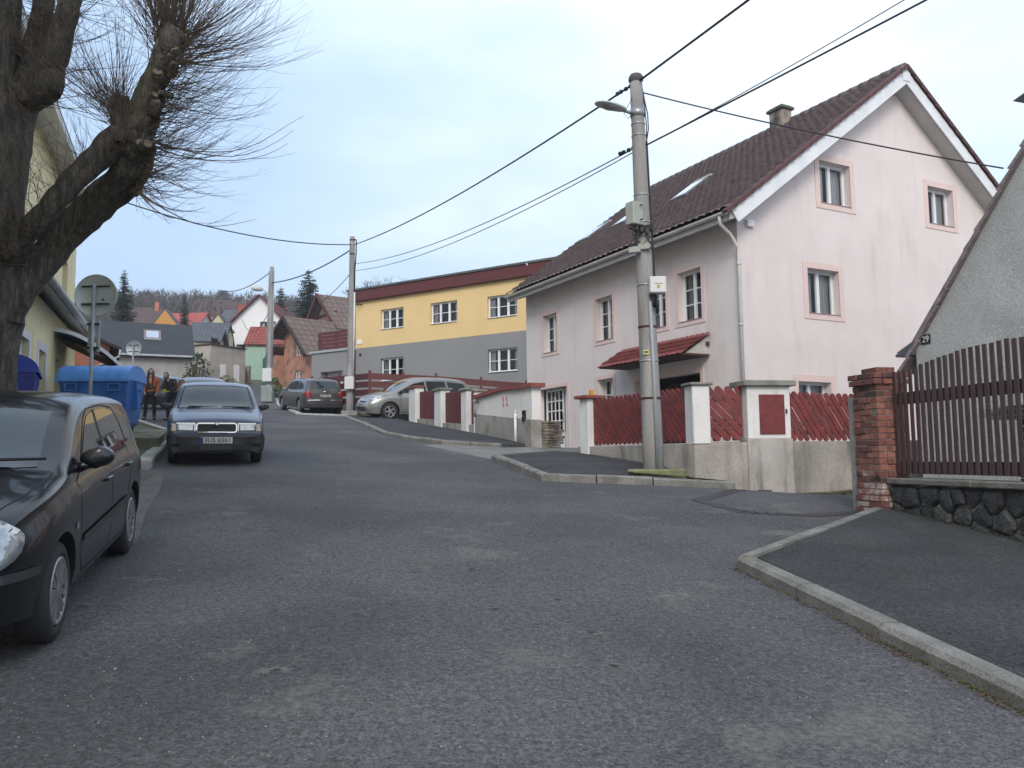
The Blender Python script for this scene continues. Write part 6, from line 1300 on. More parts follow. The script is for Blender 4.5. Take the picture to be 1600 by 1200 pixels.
# dark-roofed house with garage
h3, F3, r3 = house('dark_roof_house', 'low grey house with a big plain dark roof, one skylight and a garage doorway', (-26.3, 49.3), 26, 6.2, 6, 5.0, [(0, 8.35), (.55, 10.75), (1, 8.8)], mat('grey_plaster', (.32, .315, .30), (.26, .255, .245), rough=.92, scale=1.2), M_DKT, 'x', [], ov=.35, og=.15)
m_ = MB(); F3['f'].box(m_, 2.85, 5.1, .01, .04, 4.7, 6.75); gd_ = m_.build('garage_surround', M_WHITE, h3); m_ = MB(); F3['f'].box(m_, 3.0, 4.95, .035, .05, 4.7, 6.6); m_.build('doorway', mat('dark_garage', (.05, .035, .035), (.07, .05, .045)), h3)
m_ = MB(); m_.box(-.1, 6.3, -.45, -.3, 3.2, 3.32); m_.build('gutter', M_GALV, r3); 
def onslope(F, x, t, th=.13): z = 8.35+(10.75-8.35)*t; return Vector((x, 3.3*t, z-5.0+th))
V = (onslope(F3, 0, 1)-onslope(F3, 0, 0)).normalized(); nn = Vector((1, 0, 0)).cross(V); c_ = onslope(F3, 3.85, .56)
m_ = MB(); m_.obox(c_+nn*.04, ((1, 0, 0), V, nn), (.52, .62, .06)); sk = m_.build('skylight', mat('pinkish_wood', (.22, .16, .16), (.17, .13, .13)), r3); m_ = MB(); m_.obox(c_+nn*.105-V*.02, ((1, 0, 0), V, nn), (.37, .46, .008)); m_.build('pane', MATS['sky_pane'], sk); m_ = MB(); m_.obox(c_+nn*.05-V*.66, ((1, 0, 0), V, nn), (.52, .05, .05)); m_.build('flashing', M_GALV, sk)
# brick barn between it and the yellow house
h4, F4, r4 = house('brick_barn', 'weathered boarded and brick gable between the yellow house and the dark roof', (-22.4, 35.0), 27, 4.3, 4.5, 3.5, [(-.45, 9.6), (-.44, 9.7), (1, 6.9)], M_BRK2, M_DKT, 'y', [], ov=.5, og=.35)
m_ = MB(); F4['f'].prism(m_, [(0, 6.9), (3.2, 6.9), (3.2, 7.35), (0, 8.65)], .01, .05); m_.build('boarding', mat('grey_boards', (.17, .135, .13), (.12, .095, .095), rough=.9, scale=5, stretch=(8, 8, 1)), h4)
m_ = MB(); m_.tube([(4.75, -.4, 3.2), (4.7, -.3, 2.9), (3.7, -.2, 2.35), (3.6, -.1, 2.2), (3.6, -.1, 0)], .05, 6); m_.build('downpipe', M_GUT, h4)
# beige outbuilding
h5, F5, r5 = house('beige_outbuilding', 'plain beige rendered outbuilding with two narrow white doors and a flat top', (-21.8, 58), 62, 3.3, 6, 6.9, [(0, 9.95), (.5, 10.0), (1, 10.05)], mat('beige_plaster', (.44, .40, .35), (.34, .31, .275), rough=.93, scale=1, fine=.08, stain=((.28, .26, .23), 1.1, .55, .75)), M_OTT, 'x', [], ov=.1, og=.1, th=.08, doors=[('f', .9, 1.4, 6.0, 8.6, M_WHITE), ('f', 2.2, 2.7, 6.2, 8.7, M_WHITE)])
house('beige_shed', 'taller beige plastered house end with grey roof behind the outbuilding', (-27.6, 70), 10, 1.7, 4, 8, [(0, 12.0), (.5, 13.2), (1, 12.0)], MATS['beige_plaster'], M_GRT, 'x', [], ov=.2)
h, F_, r_ = house('white_house', 'white gabled house with a red roof and three dark windows in the distance', (-30.6, 85), -2, 7.4, 10, 10.2, [(0, 15.3), (.52, 19.0), (1, 15.2)], mat('bright_white', (.74, .74, .75), (.68, .68, .69)), rooftex('maroon_roof', (.16, .045, .045), (.13, .04, .04)), 'y', [('f', 3.9, 5.6, 14.9, 16.2, 3), ('f', 1.4, 2.9, 12.6, 13.8, 3), ('f', 1.5, 2.8, 10.3, 11.4, 3)], ov=.6, og=.5, bars=1, fram=mat('dark_frame', (.05, .045, .05), (.04, .04, .04)))
house('green_house', 'pale green house with a plain red roof below the white gabled house', (-23.3, 70), 8, 6, 5, 8.8, [(0, 11.7), (.6, 13.6), (1, 12)], mat('mint_plaster', (.30, .44, .36), (.26, .38, .31)), M_RDT, 'x', [('f', 4.2, 4.9, 9.6, 10.6)], ov=.25, og=.1, doors=[])
house('red_roof_house', 'long low house with a bright red roof below the wooded hill', (-52.0, 112), -4, 8.0, 6, 17, [(0, 20.3), (.5, 22.6), (1, 20.3)], mat('offwhite', (.5, .5, .48)), rooftex('bright_red_roof', (.42, .10, .085), (.38, .09, .075)), 'x', [('f', 1.2, 2, 18.6, 19.7), ('f', 5.4, 6.2, 18.9, 19.9)], ov=.3)
house('brown_roof_house', 'house with old brown roof and capped chimney left of the bright red roof', (-50.0, 104), 12, 3.3, 6, 16, [(0, 19.0), (.5, 22.1), (1, 19.0)], MATS['offwhite'], M_OTT, 'x', [('f', 1.2, 2, 18, 18.8)], ov=.3, chim=(3.0, 2.6, 20, 22.8, M_BRK2))
house('ochre_gable_house', 'small house with ochre orange gable before the bright red roof', (-45.0, 100), -3, 3.2, .9, 16, [(0, 18.5), (.5, 20.5), (1, 18.5)], mat('ochre_plaster', (.50, .26, .06), (.42, .21, .05)), M_GRT, 'y', [], ov=.1, og=.05)
house('grey_roof_house', 'house with long grey slate roof on the slope under the wood', (-45.5, 122), -14, 8, 7, 17, [(0, 21.6), (.5, 25.0), (1, 21.6)], MATS['beige_plaster'], M_GRT, 'x', [('f', 2, 3, 19.5, 20.7)], ov=.3)
house('small_red_roof_house', 'small dormered house with muted red roof behind the outbuilding', (-32.6, 96), 16, 5, 5, 14, [(0, 18.4), (.5, 20.6), (1, 18.4)], MATS['beige_plaster'], M_RDT, 'x', [('f', 2, 2.8, 16.8, 17.8)], ov=.3)
house('cream_gable_house', 'small cream gable with one dark window between the grey roofs', (-30.6, 80), 5, 2.3, 1.5, 11, [(0, 14.6), (.5, 16.2), (1, 14.6)], mat('cream_plaster', (.50, .45, .30), (.42, .38, .26)), M_OTT, 'y', [('f', .8, 1.4, 14.1, 14.9)], ov=.15, og=.1)
house('slate_roof_house', 'low house with blue grey roof just right of the dark roofed house', (-30.9, 77), 10, 2.9, 5, 11, [(0, 13.2), (.5, 15.2), (1, 13.2)], MATS['beige_plaster'], M_GRT, 'x', [], ov=.3)
for i, (x, y, rz, c) in enumerate([(-60, 150, 10, M_OTT), (-26, 150, 5, M_OTT), (-14, 140, 20, M_GRT)]):
    z = gr(x, y); lab = ['distant house with brown roof at the far left below the wood', 'distant brown roofed house behind the white gabled house', 'distant grey roofed house hidden mostly by the brick house'][i]
    house('hillside_house', lab, (x, y), rz, 9, 7, z, [(0, z+4.5), (.5, z+8), (1, z+4.5)], [MATS['offwhite'], MATS['cream_plaster']][i % 2], c, 'x', [('f', 1.5, 2.6, z+2.4, z+3.6), ('f', 5.6, 6.7, z+2.4, z+3.6)], ov=.4)
# small walls and garden bits up the street
m_ = MB(); m_.beam((-24.5, 66, 9.6), (-22.6, 66, 9.6), .3, 1.3); tag(m_.build('garden_wall', M_BRK2), 'low red brick garden wall under the white gabled house', 'garden wall')
m_ = MB(); m_.beam((-20.3, 66, 9.3), (-19.4, 66.5, 9.3), .3, 1.6); tag(m_.build('brick_pier', M_BRK2), 'short red brick wall piece right of the green house', 'wall')
m_ = MB(); m_.obox((-21.8, 63.5, 8.1), ((1, 0, 0), (0, 1, 0), (0, 0, 1)), (1.1, .15, .9)); tag(m_.build('retaining_wall', M_CONC), 'grey concrete retaining wall before the green house', 'retaining wall')
m_ = MB(); m_.beam((-23.2, 60.5, 7.2), (-20.5, 62.2, 7.9), .5, 1.6); tag(m_.build('brick_parapet', mat('brown_stone', (.22, .15, .11), (.14, .10, .08))), 'sloping brown stone wall beside the white doors of the outbuilding', 'garden wall')
m_ = MB(); m_.lathe([(0, 0), (.4, 0), (.55, .5), (.5, 1.1), (0, 1.15)], 10, (-22.3, 55.5, 7.1)); tag(m_.build('wooden_barrel', mat('barrel_wood', (.16, .10, .05), (.10, .065, .035))), 'brown wooden tub standing against the beige outbuilding', 'tub')
# ================================================================ yellow house on the left
Lw = thing('yellow_house', 'tall pale yellow house with white eaves behind the pollarded tree on the left', 'house', (-8.24, 10, 1.2), SH)
M_PY = mat('pale_yellow_render', (.84, .74, .45), (.79, .69, .42), rough=.9, scale=1.2, fine=.06, bump=.3, stain=((.42, .38, .26), .9, .58, .8, (2, 2, .5)))
zq = 1.2; fM = Fr((0, 0), (0, 1), (1, 0), zq); fA = Fr((1.112, .449), (0, 1), (1, 0), zq)
# local axes: y runs up the street, x points out to the road; the annex stands .. in front
mops = [(17.35, 18.6, 7.0, 8.35), (13.0, 14.3, 7.0, 8.35), (9.0, 10.3, 7.0, 8.35), (5.0, 6.3, 7.0, 8.35)]
m_ = MB(); wall(m_, fM, -14, 20.6, 0, 10.7, mops, .28); fe = Fr((0, 20.6), (-1, 0), (0, 1), zq); wall(m_, fe, 0, 8, 0, [(0, 10.7), (4, 13.9), (8, 10.7)]); m_.build('wall', M_PY, Lw, fix=False)
for o in mops: window(Lw, fM, *o, depth=.26, cols=2, bars=0, sill=mat('dark_sill', (.05, .035, .03)), so_=.06, curtain=.6)
m_ = MB(); 
for z0 in (0,):
    m_.add([(-.02, -14, 10.7-zq), (.62, -14, 10.55-zq), (.62, 20.9, 10.55-zq), (-.02, 20.9, 10.7-zq)], [(0, 1, 2, 3)]); m_.box(.60, .64, -14, 20.9, 10.5-zq, 10.78-zq); m_.box(-.05, .6, 20.84, 20.9, 10.5-zq, 10.9-zq)
m_.build('soffit', mat('weathered_white', (.74, .74, .73), (.60, .60, .60), rough=.8, scale=4), Lw)
m_ = MB(); m_.add([(.66, -14, 10.75-zq), (.66, 20.95, 10.75-zq), (-4, 20.95, 14.1-zq), (-4, -14, 14.1-zq), (-8.5, 20.95, 10.75-zq), (-8.5, -14, 10.75-zq)], [(0, 1, 2, 3), (3, 2, 4, 5)]); m_.build('roof', M_OTT, Lw)
m_ = MB(); m_.box(-.95, -.25, 16.0, 16.9, 11-zq, 13.6-zq); m_.build('chimney', mat('stained_yellow', (.50, .42, .22), (.20, .16, .12), scale=2, lo=.5, hi=.7), Lw); 
an = thing('yellow_annex', 'low yellow rendered annex with a curved door canopy, behind the waste containers', 'annex', (-7.04, 10, 1.2), SH)
fA = Fr((0, 0), (0, 1), (1, 0), zq)
aops = [(6.5, 7.35, 2.6, 3.87), (4.6, 5.4, 2.6, 3.87), (8.75, 9.7, 1.8, 3.95)]
m_ = MB(); wall(m_, fA, -4, 12.1, 0, 4.9, aops, .22); fe = Fr((0, 12.1), (-1, 0), (0, 1), zq); wall(m_, fe, 0, 1.3, 0, 5.2); m_.build('wall', M_PY, an, fix=False)
for o in aops[:2]: window(an, fA, *o, depth=.2, cols=1, bars=0, trim=M_WHITE, tw=.16, sill=M_BLACK, so_=.05)
m_ = MB(); fA.box(m_, 8.7, 9.75, -.2, -.14, 1.5, 3.95); m_.build('door', mat('brown_door', (.08, .05, .035), (.05, .035, .03)), an)
m_ = MB(); m_.add([(.42, -4, 4.78-zq), (.42, 12.4, 4.78-zq), (-1.3, 12.4, 5.9-zq), (-1.3, -4, 5.9-zq), (.42, -4, 4.92-zq), (.42, 12.4, 4.92-zq), (-1.3, 12.4, 6.04-zq), (-1.3, -4, 6.04-zq)], [(0, 1, 2, 3), (4, 5, 6, 7), (0, 1, 5, 4), (1, 2, 6, 5)]); m_.tube([(.48, -4, 4.86-zq), (.48, 12.45, 4.86-zq)], .07, 8); m_.build('roof', mat('weathered_grey_roof', (.50, .50, .50), (.36, .36, .36), scale=4), an)
m_ = MB(); n = 10
for i in range(n):      # canopy swooping out
    a, b = i/n, (i+1)/n; f_ = lambda t: (1.35*t, 4.58-zq-.75*t**1.8)
    (x0, z0), (x1, z1) = f_(a), f_(b); m_.add([(x0, 8.3, z0), (x1, 8.3, z1), (x1, 10.6, z1), (x0, 10.6, z0), (x0, 8.3, z0-.09), (x1, 8.3, z1-.09), (x1, 10.6, z1-.09), (x0, 10.6, z0-.09)], [(0, 1, 2, 3), (4, 5, 6, 7), (0, 1, 5, 4), (1, 2, 6, 5), (2, 3, 7, 6), (3, 0, 4, 7)])
cn_ = m_.build('canopy', M_WHT2, an); m_ = MB(); m_.add([(.02, 8.36, 4.42-zq), (1.2, 8.36, 3.85-zq), (1.2, 10.5, 3.85-zq), (.02, 10.5, 4.42-zq)], [(0, 1, 2, 3)]); m_.build('underside', M_DKW, cn_)
tb = thing('red_shop_sign', 'small red sign with pale lettering under the annex canopy', 'sign', (-9.9, 19.6, 3.75), R(20))
m_ = MB(); m_.lathe([(0, -.02), (1, -.02), (1, .02), (0, .02)], 20, (0, 0, 0), (0, -1, 0)); m_.v = [(a*.45, b, c*.2) for a, b, c in m_.v]; m_.build('board', mat('sign_red', (.35, .02, .025)), tb)
m_ = MB(); [m_.box(-.3+k*.1, -.3+k*.1+.05, -.025, -.021, -.07, .07) for k in range(7)]; m_.tube([(0, .0, 0), (-.8, .4, 0)], .02, 6); m_.build('lettering', M_WHITE, tb)
# ================================================================ the pollarded lime on the left
M_BARK = mat('bark', (.10, .085, .070), (.042, .037, .032), rough=.95, scale=4.5, lo=.42, hi=.58, fine=.55, fscale=22, bump=1.0, bscale=9, stretch=(3.2, 3.2, .55), stain=((.062, .066, .035), 1.2, .56, .78))
for q_ in M_BARK.node_tree.nodes:
    if q_.type == 'BUMP': q_.inputs['Distance'].default_value = .07
M_TWIG = mat('twig_bark', (.13, .095, .068), (.065, .048, .038), rough=.8, scale=4)
TY = 9.4; rt = random.Random(42)
lime_base = at(-12, 700, TY); lime_base.z = gr(lime_base.x, lime_base.y)
lime = thing('pollarded_tree', 'large bare pollarded lime tree with a thick leaning trunk and sprays of thin twigs', 'tree', lime_base)
def limb(pts, n=22, bump=.06, seed=0, steps=5, name='branch', wob=.012):
    """pts: (px, py, radius in px, depth) -> a gnarled tapering limb"""
    r2 = random.Random(seed); P = [(at(a, b, d)-lime_base, r_*d/FPX) for a, b, r_, d in pts]; out = []
    for i in range(len(P)-1):
        p0 = P[max(i-1, 0)]; p1 = P[i]; p2 = P[i+1]; p3 = P[min(i+2, len(P)-1)]
        for k in range(steps):
            t = k/steps; q = .5*((2*p1[0])+(p2[0]-p0[0])*t+(2*p0[0]-5*p1[0]+4*p2[0]-p3[0])*t*t+(-p0[0]+3*p1[0]-3*p2[0]+p3[0])*t**3)
            out.append((q+Vector((r2.uniform(-1, 1), r2.uniform(-1, 1), r2.uniform(-1, 1)))*wob, p1[1]+(p2[1]-p1[1])*t))
    out.append(P[-1]); m_ = MB(); m_.tube([q for q, _ in out], [r_ for _, r_ in out], n)
    ph = [r2.uniform(0, 6.28) for _ in range(6)]; vs = []
    for i in range(len(out)):
        c = out[i][0]
        for k in range(n):
            v = Vector(m_.v[i*n+k]); d = v-c; a = 2*math.pi*k/n
            f = 1+bump*(math.sin(3*a+ph[0]+i*.15)+.7*math.sin(5*a+ph[1]-i*.2)+.5*math.sin(9*a+ph[2]+i*.1)+.5*math.sin(i*.9+ph[3]+a))+r2.uniform(-.03, .03)
            m_.v[i*n+k] = tuple(c+d*f)
    return m_.build(name, M_BARK, lime)
limb([(-24, 760, 52, TY), (-26, 640, 44, TY), (-26, 570, 44, TY), (-22, 500, 50, TY), (-20, 420, 50, TY), (-10, 340, 43, TY), (2, 240, 42, TY+.1), (18, 165, 38, TY+.2), (36, 130, 34, TY+.2)], name='trunk', seed=1, bump=.035)
limb([(-10, 320, 34, TY), (-8, 220, 36, TY+.1), (-4, 110, 30, TY+.1), (4, 40, 26, TY+.1), (8, -60, 24, TY)], seed=2)
limb([(30, 160, 26, TY+.2), (48, 110, 17, TY+.25), (60, 50, 16, TY+.3), (72, -10, 15, TY+.3), (84, -80, 14, TY+.3)], seed=3)
limb([(44, 150, 30, TY+.2), (70, 125, 27, TY+.1), (82, 100, 18, TY), (96, 50, 17, TY-.1), (110, -5, 16, TY-.1), (122, -60, 15, TY-.1)], seed=4)
limb([(8, 400, 20, TY-.15), (39, 368, 18, TY-.3), (74, 329, 17, TY-.4), (118, 281, 18, TY-.4), (158, 241, 21, TY-.3), (196, 206, 25, TY-.2)], seed=5)
limb([(-4, 500, 34, TY), (28, 452, 28, TY+.1), (56, 424, 25, TY+.2), (88, 384, 25, TY+.3), (133, 338, 26, TY+.3), (178, 294, 27, TY+.2), (207, 258, 27, TY), (218, 215, 25, TY-.1)], seed=6)
limb([(190, 270, 17, TY), (205, 285, 20, TY+.1), (213, 298, 10, TY+.1)], seed=7, steps=4)
limb([(205, 235, 29, TY-.1), (222, 190, 26, TY-.2), (236, 140, 20, TY-.3), (252, 98, 19, TY-.35), (264, 70, 20, TY-.4), (270, 48, 14, TY-.4)], seed=8, bump=.09)
limb([(200, 225, 26, TY-.2), (190, 190, 17, TY-.2), (186, 152, 13, TY-.25)], seed=9, bump=.1)
limb([(58, 155, 16, TY+.1), (76, 140, 19, TY), (82, 118, 17, TY)], seed=10, steps=4)
kn = MB(); M_CUT = mat('cut_wood', (.20, .16, .12), (.09, .075, .06), rough=.9, scale=14)
for i in range(26):      # knuckles and old cut scars on the pollard head
    t = rt.random(); px, py = 268-50*t+rt.gauss(0, 9), 62+170*t**1.2+rt.gauss(0, 8); c = at(px, py, TY-.52+rt.uniform(0, .15)+.12*t)-lime_base; r_ = rt.uniform(.03, .075)
    d = Vector((rt.uniform(-.6, .9), -.8, rt.uniform(-.2, .9))).normalized(); kn.lathe([(r_*1.25, -.12), (r_*1.1, -.02), (r_*.95, .035), (r_*.7, .05)], 10, c, d, 0); kn.lathe([(r_*.7, .05), (r_*.3, .046), (0, .045)], 10, c, d, 1)
kn.build('knuckles', [M_BARK, M_CUT], lime, fix=False)
TW = MB(); ntw = 0
def twig(s, d, L, r_, up=.30, side=.0, n=3, seg=7, droop=.10, sub=.7):
    global ntw
    ntw += 1; pts = []; b = Vector((rt.uniform(-1, 1), rt.uniform(-1, 1), rt.uniform(-.5, .5)))*.10*L; w1, w2 = rt.uniform(0, 6), rt.uniform(5, 9)
    for i in range(seg+1):
        t = i/seg; p = s+d*(L*t)+Vector((0, 0, 1))*L*(-droop*t+up*t*t)+b*t*t+Vector((math.sin(w1+w2*t), math.cos(w1+w2*t), math.sin(w2*t)))*.022*L*t
        pts.append(p)
    TW.tube(pts, [r_*(1-.78*(i/seg)) for i in range(seg+1)], n, cap=False)
    if sub and L > .35:
        for _ in range(rt.choice([1, 2, 2, 3, 4])):
            i = rt.randint(2, seg-1); q = pts[i]; dd = (pts[i]-pts[i-1]).normalized(); v = (dd+Vector((rt.uniform(-.6, .6), rt.uniform(-.6, .6), rt.uniform(-.3, .6)))).normalized()
            ll = L*rt.uniform(.15, .38); TW.tube([q, q+v*ll*.5+Vector((0, 0, .02)), q+v*ll+Vector((0, 0, ll*.18))], [r_*.38, r_*.3, r_*.14], 3, cap=False)
def src(px, py, d=None): return at(px, py, d or TY-.3)-lime_base
def dirv(deg, dep):      # direction in the picture plane (deg from right, anticlockwise) with a depth component
    a = R(deg); return Vector((math.cos(a), dep, math.sin(a))).normalized()
for i in range(300):      # the great head: upward broom and right-hand arcs
    a = rt.uniform(-15, 150)**1; s = src(264+rt.gauss(0, 11), 78+rt.gauss(0, 16)); dep = rt.uniform(-.8, .8)
    L = rt.uniform(.5, 1.35) if a > 110 else rt.uniform(.6, 1.75)
    twig(s, dirv(a, dep), L, rt.uniform(.003, .007), up=.34 if a < 60 else .10, droop=.10 if a < 50 else .0)
for i in range(26): twig(src(262+rt.gauss(0, 10), 66+rt.gauss(0, 8)), dirv(rt.uniform(70, 112), rt.uniform(-.25, .25)), rt.uniform(.9, 1.6), rt.uniform(.013, .024), up=.05, droop=0, n=5)
for i in range(270):      # right flank of the limb, arcs that sweep out and up
    t = rt.random(); px = 262-48*t+rt.gauss(6, 5); py = 95+185*t; s = src(px, py, TY-.3+.15*t+rt.uniform(-.15, .15)); a = rt.uniform(-38, 30); dep = rt.uniform(-.9, .9)
    L = rt.uniform(.35, 1.55)*(1-.25*abs(t-.4)); twig(s, dirv(a, dep), L, rt.uniform(.0028, .0062), up=.40, droop=.13)
for px, py, a, L in ((232, 215, -14, 1.9), (236, 222, -2, 1.75), (238, 228, -8, 1.65), (222, 305, -24, .9), (216, 300, -40, .9), (219, 300, -30, 1.3), (226, 235, -5, 1.4)):
    twig(src(px, py), dirv(a, rt.uniform(-.2, .2)), L, .009, up=.55, droop=.30, n=5, seg=10)
for i in range(150):      # shoots from the stub and the crook, rising to the left
    s = src(186+rt.gauss(0, 6), 158+rt.uniform(-6, 50)); a = rt.uniform(65, 165); twig(s, dirv(a, rt.uniform(-.8, .8)), rt.uniform(.4, 1.35), rt.uniform(.003, .007), up=.35 if a > 110 else .1, droop=.1)
for i in range(150):      # along the two lower limbs
    t = rt.random(); px = 60+140*t; py = 360-140*t+rt.uniform(-6, 6); twig(src(px, py, TY-.4), dirv(rt.uniform(60, 175), rt.uniform(-.9, .6)), rt.uniform(.2, .9), rt.uniform(.002, .005), up=.3, droop=.05)
for i in range(60): twig(src(215+rt.gauss(0, 5), 285+rt.gauss(0, 12), TY), dirv(rt.uniform(-75, 25), rt.uniform(-.8, .8)), rt.uniform(.25, .8), rt.uniform(.003, .006), up=.35, droop=.1)
for i in range(190):      # upper left knobs
    cx, cy = rt.choice([(78, 118), (66, 150), (30, 60), (100, 30), (112, 5), (64, 40), (82, 90)]); a = rt.uniform(-30, 200); twig(src(cx+rt.gauss(0, 8), cy+rt.gauss(0, 16), TY), dirv(a, rt.uniform(-.8, .8)), rt.uniform(.3, 1.25), rt.uniform(.003, .007), up=.25, droop=.12)
for i in range(110): t = rt.random(); twig(src(40+rt.uniform(-60, 8), 120+330*t, TY-.45), dirv(rt.uniform(-60, 200), rt.uniform(-1, -.1)), rt.uniform(.2, .75), rt.uniform(.002, .005), up=.3, droop=.15)
TW.build('twigs', M_TWIG, lime, fix=False)
# ================================================================ conifers, shrubs, wooded hill
M_NEED = [mat('needles', (.022, .040, .022), (.012, .024, .014), rough=.9, scale=1.5), mat('needles_light', (.035, .055, .028), (.02, .035, .018), rough=.9, scale=1.5)]
def conifer(x, y, H, W, label, seed=0, slim=1.0, name='spruce', base=.04):
    r2 = random.Random(seed); z = gr(x, y); root = thing(name, label, 'tree', (x, y, z-.1), group='conifers beyond the houses'); m_ = MB(); m_.tube([(0, 0, 0), (0, 0, H*.5), (0, 0, H)], [H*.018, H*.011, .02], 8); m_.build('trunk', M_BARK, root)
    m_ = MB(); zz = base*H
    while zz < H*.985:
        f = 1-zz/H; rad = W*(f**slim)*r2.uniform(.75, 1.1)+.12; n = max(5, int(9+rad*4)); 
        for k in range(n):
            a = r2.uniform(0, 6.28); L = rad*r2.uniform(.65, 1.12); d = Vector((math.cos(a), math.sin(a), 0)); s_ = Vector((-d.y, d.x, 0)); nt2 = max(3, int(L/.22)); dr = r2.uniform(.15, .5)
            for j in range(nt2):
                t = (j+.6)/nt2; c = d*L*t+Vector((0, 0, zz-dr*L*t+.25*L*t*t)); w2 = (.10+.20*(1-t))*min(1, L)*r2.uniform(.7, 1.3); l2 = L/nt2*.9; h2 = r2.uniform(-.10, .0)
                for sg in (-1, 1): m_.add([c-d*l2*.4, c+s_*sg*w2+d*l2*.5+Vector((0, 0, h2)), c+d*l2*.9+Vector((0, 0, h2*.6))], [(0, 1, 2)], r2.choice((0, 0, 1)))
                m_.add([c-d*l2*.3+Vector((0, 0, .04)), c+d*l2*.7+Vector((0, 0, .02)), c+d*l2*.4+Vector((0, 0, -w2*.9))], [(0, 1, 2)], 0)
        zz += max(.14, H*.021)*r2.uniform(.8, 1.2)
    m_.build('crown', M_NEED, root, fix=False); return root
conifer(-46.2, 95, 11.2, 2.5, 'tall slender dark spruce rising above the dark roofed house', 1, .75)
conifer(-42.6, 104, 9.2, 1.3, 'slim dark spruce at the right end of the bright red roof', 2, .8)
conifer(-23.4, 92, 12.0, 3.0, 'broad dark spruce behind the brick house gables', 3, .6)
conifer(-26.6, 92, 9.8, 1.2, 'dense columnar dark conifer just right of the farthest pole', 4, .45, 'cypress')
conifer(-19.3, 112, 9.0, 1.9, 'smaller spruce peeping over the tall brick house roof', 5, .7)
for i, (px, py, Yd) in enumerate([(345, 452, 330), (306, 450, 330), (352, 453, 334), (235, 455, 300), (240, 462, 280), (372, 476, 200)]):
    t_ = at(px, py, Yd); z = gr(t_.x, Yd); H = max(8, min(17, t_.z-z)) ; lab = ['spreading dark pine on the hill crest above the outbuilding', 'small dark pine on the hill crest left of the spreading pine', 'second dark pine on the crest touching the spreading pine', 'dark spruce standing in the bare wood above the red roof', 'lower dark spruce in the bare wood above the red roof', 'dark conifer in the wood just left of the white gabled house'][i]
    conifer(t_.x, Yd, H, 4.5 if i in (0, 2) else 2.6, lab, 10+i, .35 if i in (0, 2) else .7, base=.45 if i in (0, 2) else .05)
# arborvitae and garden plants
def bush(x, y, H, W, label, m, seed=0, name='shrub', z=None, n=420, sp=.8):
    r2 = random.Random(seed); z = gr(x, y) if z is None else z; root = thing(name, label, 'shrub', (x, y, z)); m_ = MB()
    for k in range(6): a = r2.uniform(0, 6.28); m_.tube([(0, 0, 0), (math.cos(a)*W*.3, math.sin(a)*W*.3, H*.5), (math.cos(a)*W*.45, math.sin(a)*W*.45, H*.9)], [.02, .014, .006], 5, cap=False)
    m_.build('stem', M_TWIG, root); m_ = MB()
    for k in range(n):
        a = r2.uniform(0, 6.28); t = r2.random(); rr_ = W*math.sin(math.pi*min(.97, t*.9+.12))**.6*math.sqrt(r2.random())*1.05; c = Vector((math.cos(a)*rr_, math.sin(a)*rr_, H*t)); d = Vector((r2.uniform(-1, 1), r2.uniform(-1, 1), r2.uniform(-.3, 1))).normalized(); e_ = d.orthogonal().normalized(); s_ = r2.uniform(.05, .12)*sp
        m_.add([c-d*s_, c+e_*s_*.6, c+d*s_, c-e_*s_*.6], [(0, 1, 2, 3)])
    m_.build('foliage', m, root, fix=False); return root
bush(-24.5, 66.0, 3.4, .9, 'rounded very dark evergreen column in front of the white gabled house', mat('dark_evergreen', (.014, .018, .012), (.025, .03, .02)), 1, 'arborvitae', n=900, sp=1.6)
bush(-19.6, 50.2, 2.6, .9, 'loose green shrub between the dark roofed house and the outbuilding', mat('shrub_leaf', (.05, .08, .03), (.03, .05, .02)), 2, n=350, sp=1.3)
bush(-14.6, 49.4, 1.3, .55, 'light green yucca-like plant at the foot of the small brick house', mat('fresh_leaf', (.10, .14, .05), (.07, .10, .04)), 3, n=260, sp=1.2)
bush(-18.9, 53.2, 1.1, .8, 'pale dry garden plants by the kerb below the outbuilding', mat('dry_leaf', (.20, .19, .12), (.10, .11, .06)), 4, n=260, sp=1.2)
m_ = MB(); m_.box(-15.1, -14.75, 48.6, 48.8, 5, 7.7); tag(m_.build('green_gate_post', mat('gate_green', (.03, .12, .075), (.02, .09, .06))), 'tall dark green gate post right of the farthest pole', 'gate post')
def baretree(x, y, H, label, seed=0, spread=.55, zb=None, name='bare_tree'):
    r2 = random.Random(seed); z = gr(x, y) if zb is None else zb; root = thing(name, label, 'tree', (x, y, z)); mt_ = MB(); mc = MB()
    mt_.tube([(0, 0, 0), (.05, 0, H*.2), (0, .05, H*.42)], [H*.022, H*.016, H*.012], 8)
    def grow(p, d, L, r_, lv):
        q = p+d*L; mid = p+d*L*.5+Vector((r2.uniform(-1, 1), r2.uniform(-1, 1), 0))*L*.06; mc.tube([p, mid, q], [r_, r_*.85, r_*.7], 4 if lv > 2 else 3, cap=False)
        if lv == 0: return
        for _ in range(r2.choice((2, 3, 3))): v = (d+Vector((r2.uniform(-1, 1), r2.uniform(-1, 1), r2.uniform(-.35, .75)))*spread*1.4).normalized(); grow(q, v, L*r2.uniform(.62, .85), r_*.62, lv-1)
    for k in range(5): a = 6.28*k/5+r2.random(); grow(Vector((0, 0, H*r2.uniform(.3, .42))), Vector((math.cos(a)*spread, math.sin(a)*spread, 1)).normalized(), H*.17, H*.010, 5)
    mt_.build('trunk', M_BARK, root); mc.build('crown', M_TWIG, root, fix=False); return root
t_ = at(597, 416, 66); baretree(t_.x, 66, 7.8, 'bare rounded tree behind the roof of the yellow and grey house', 5, .65, zb=t_.z-7.6)
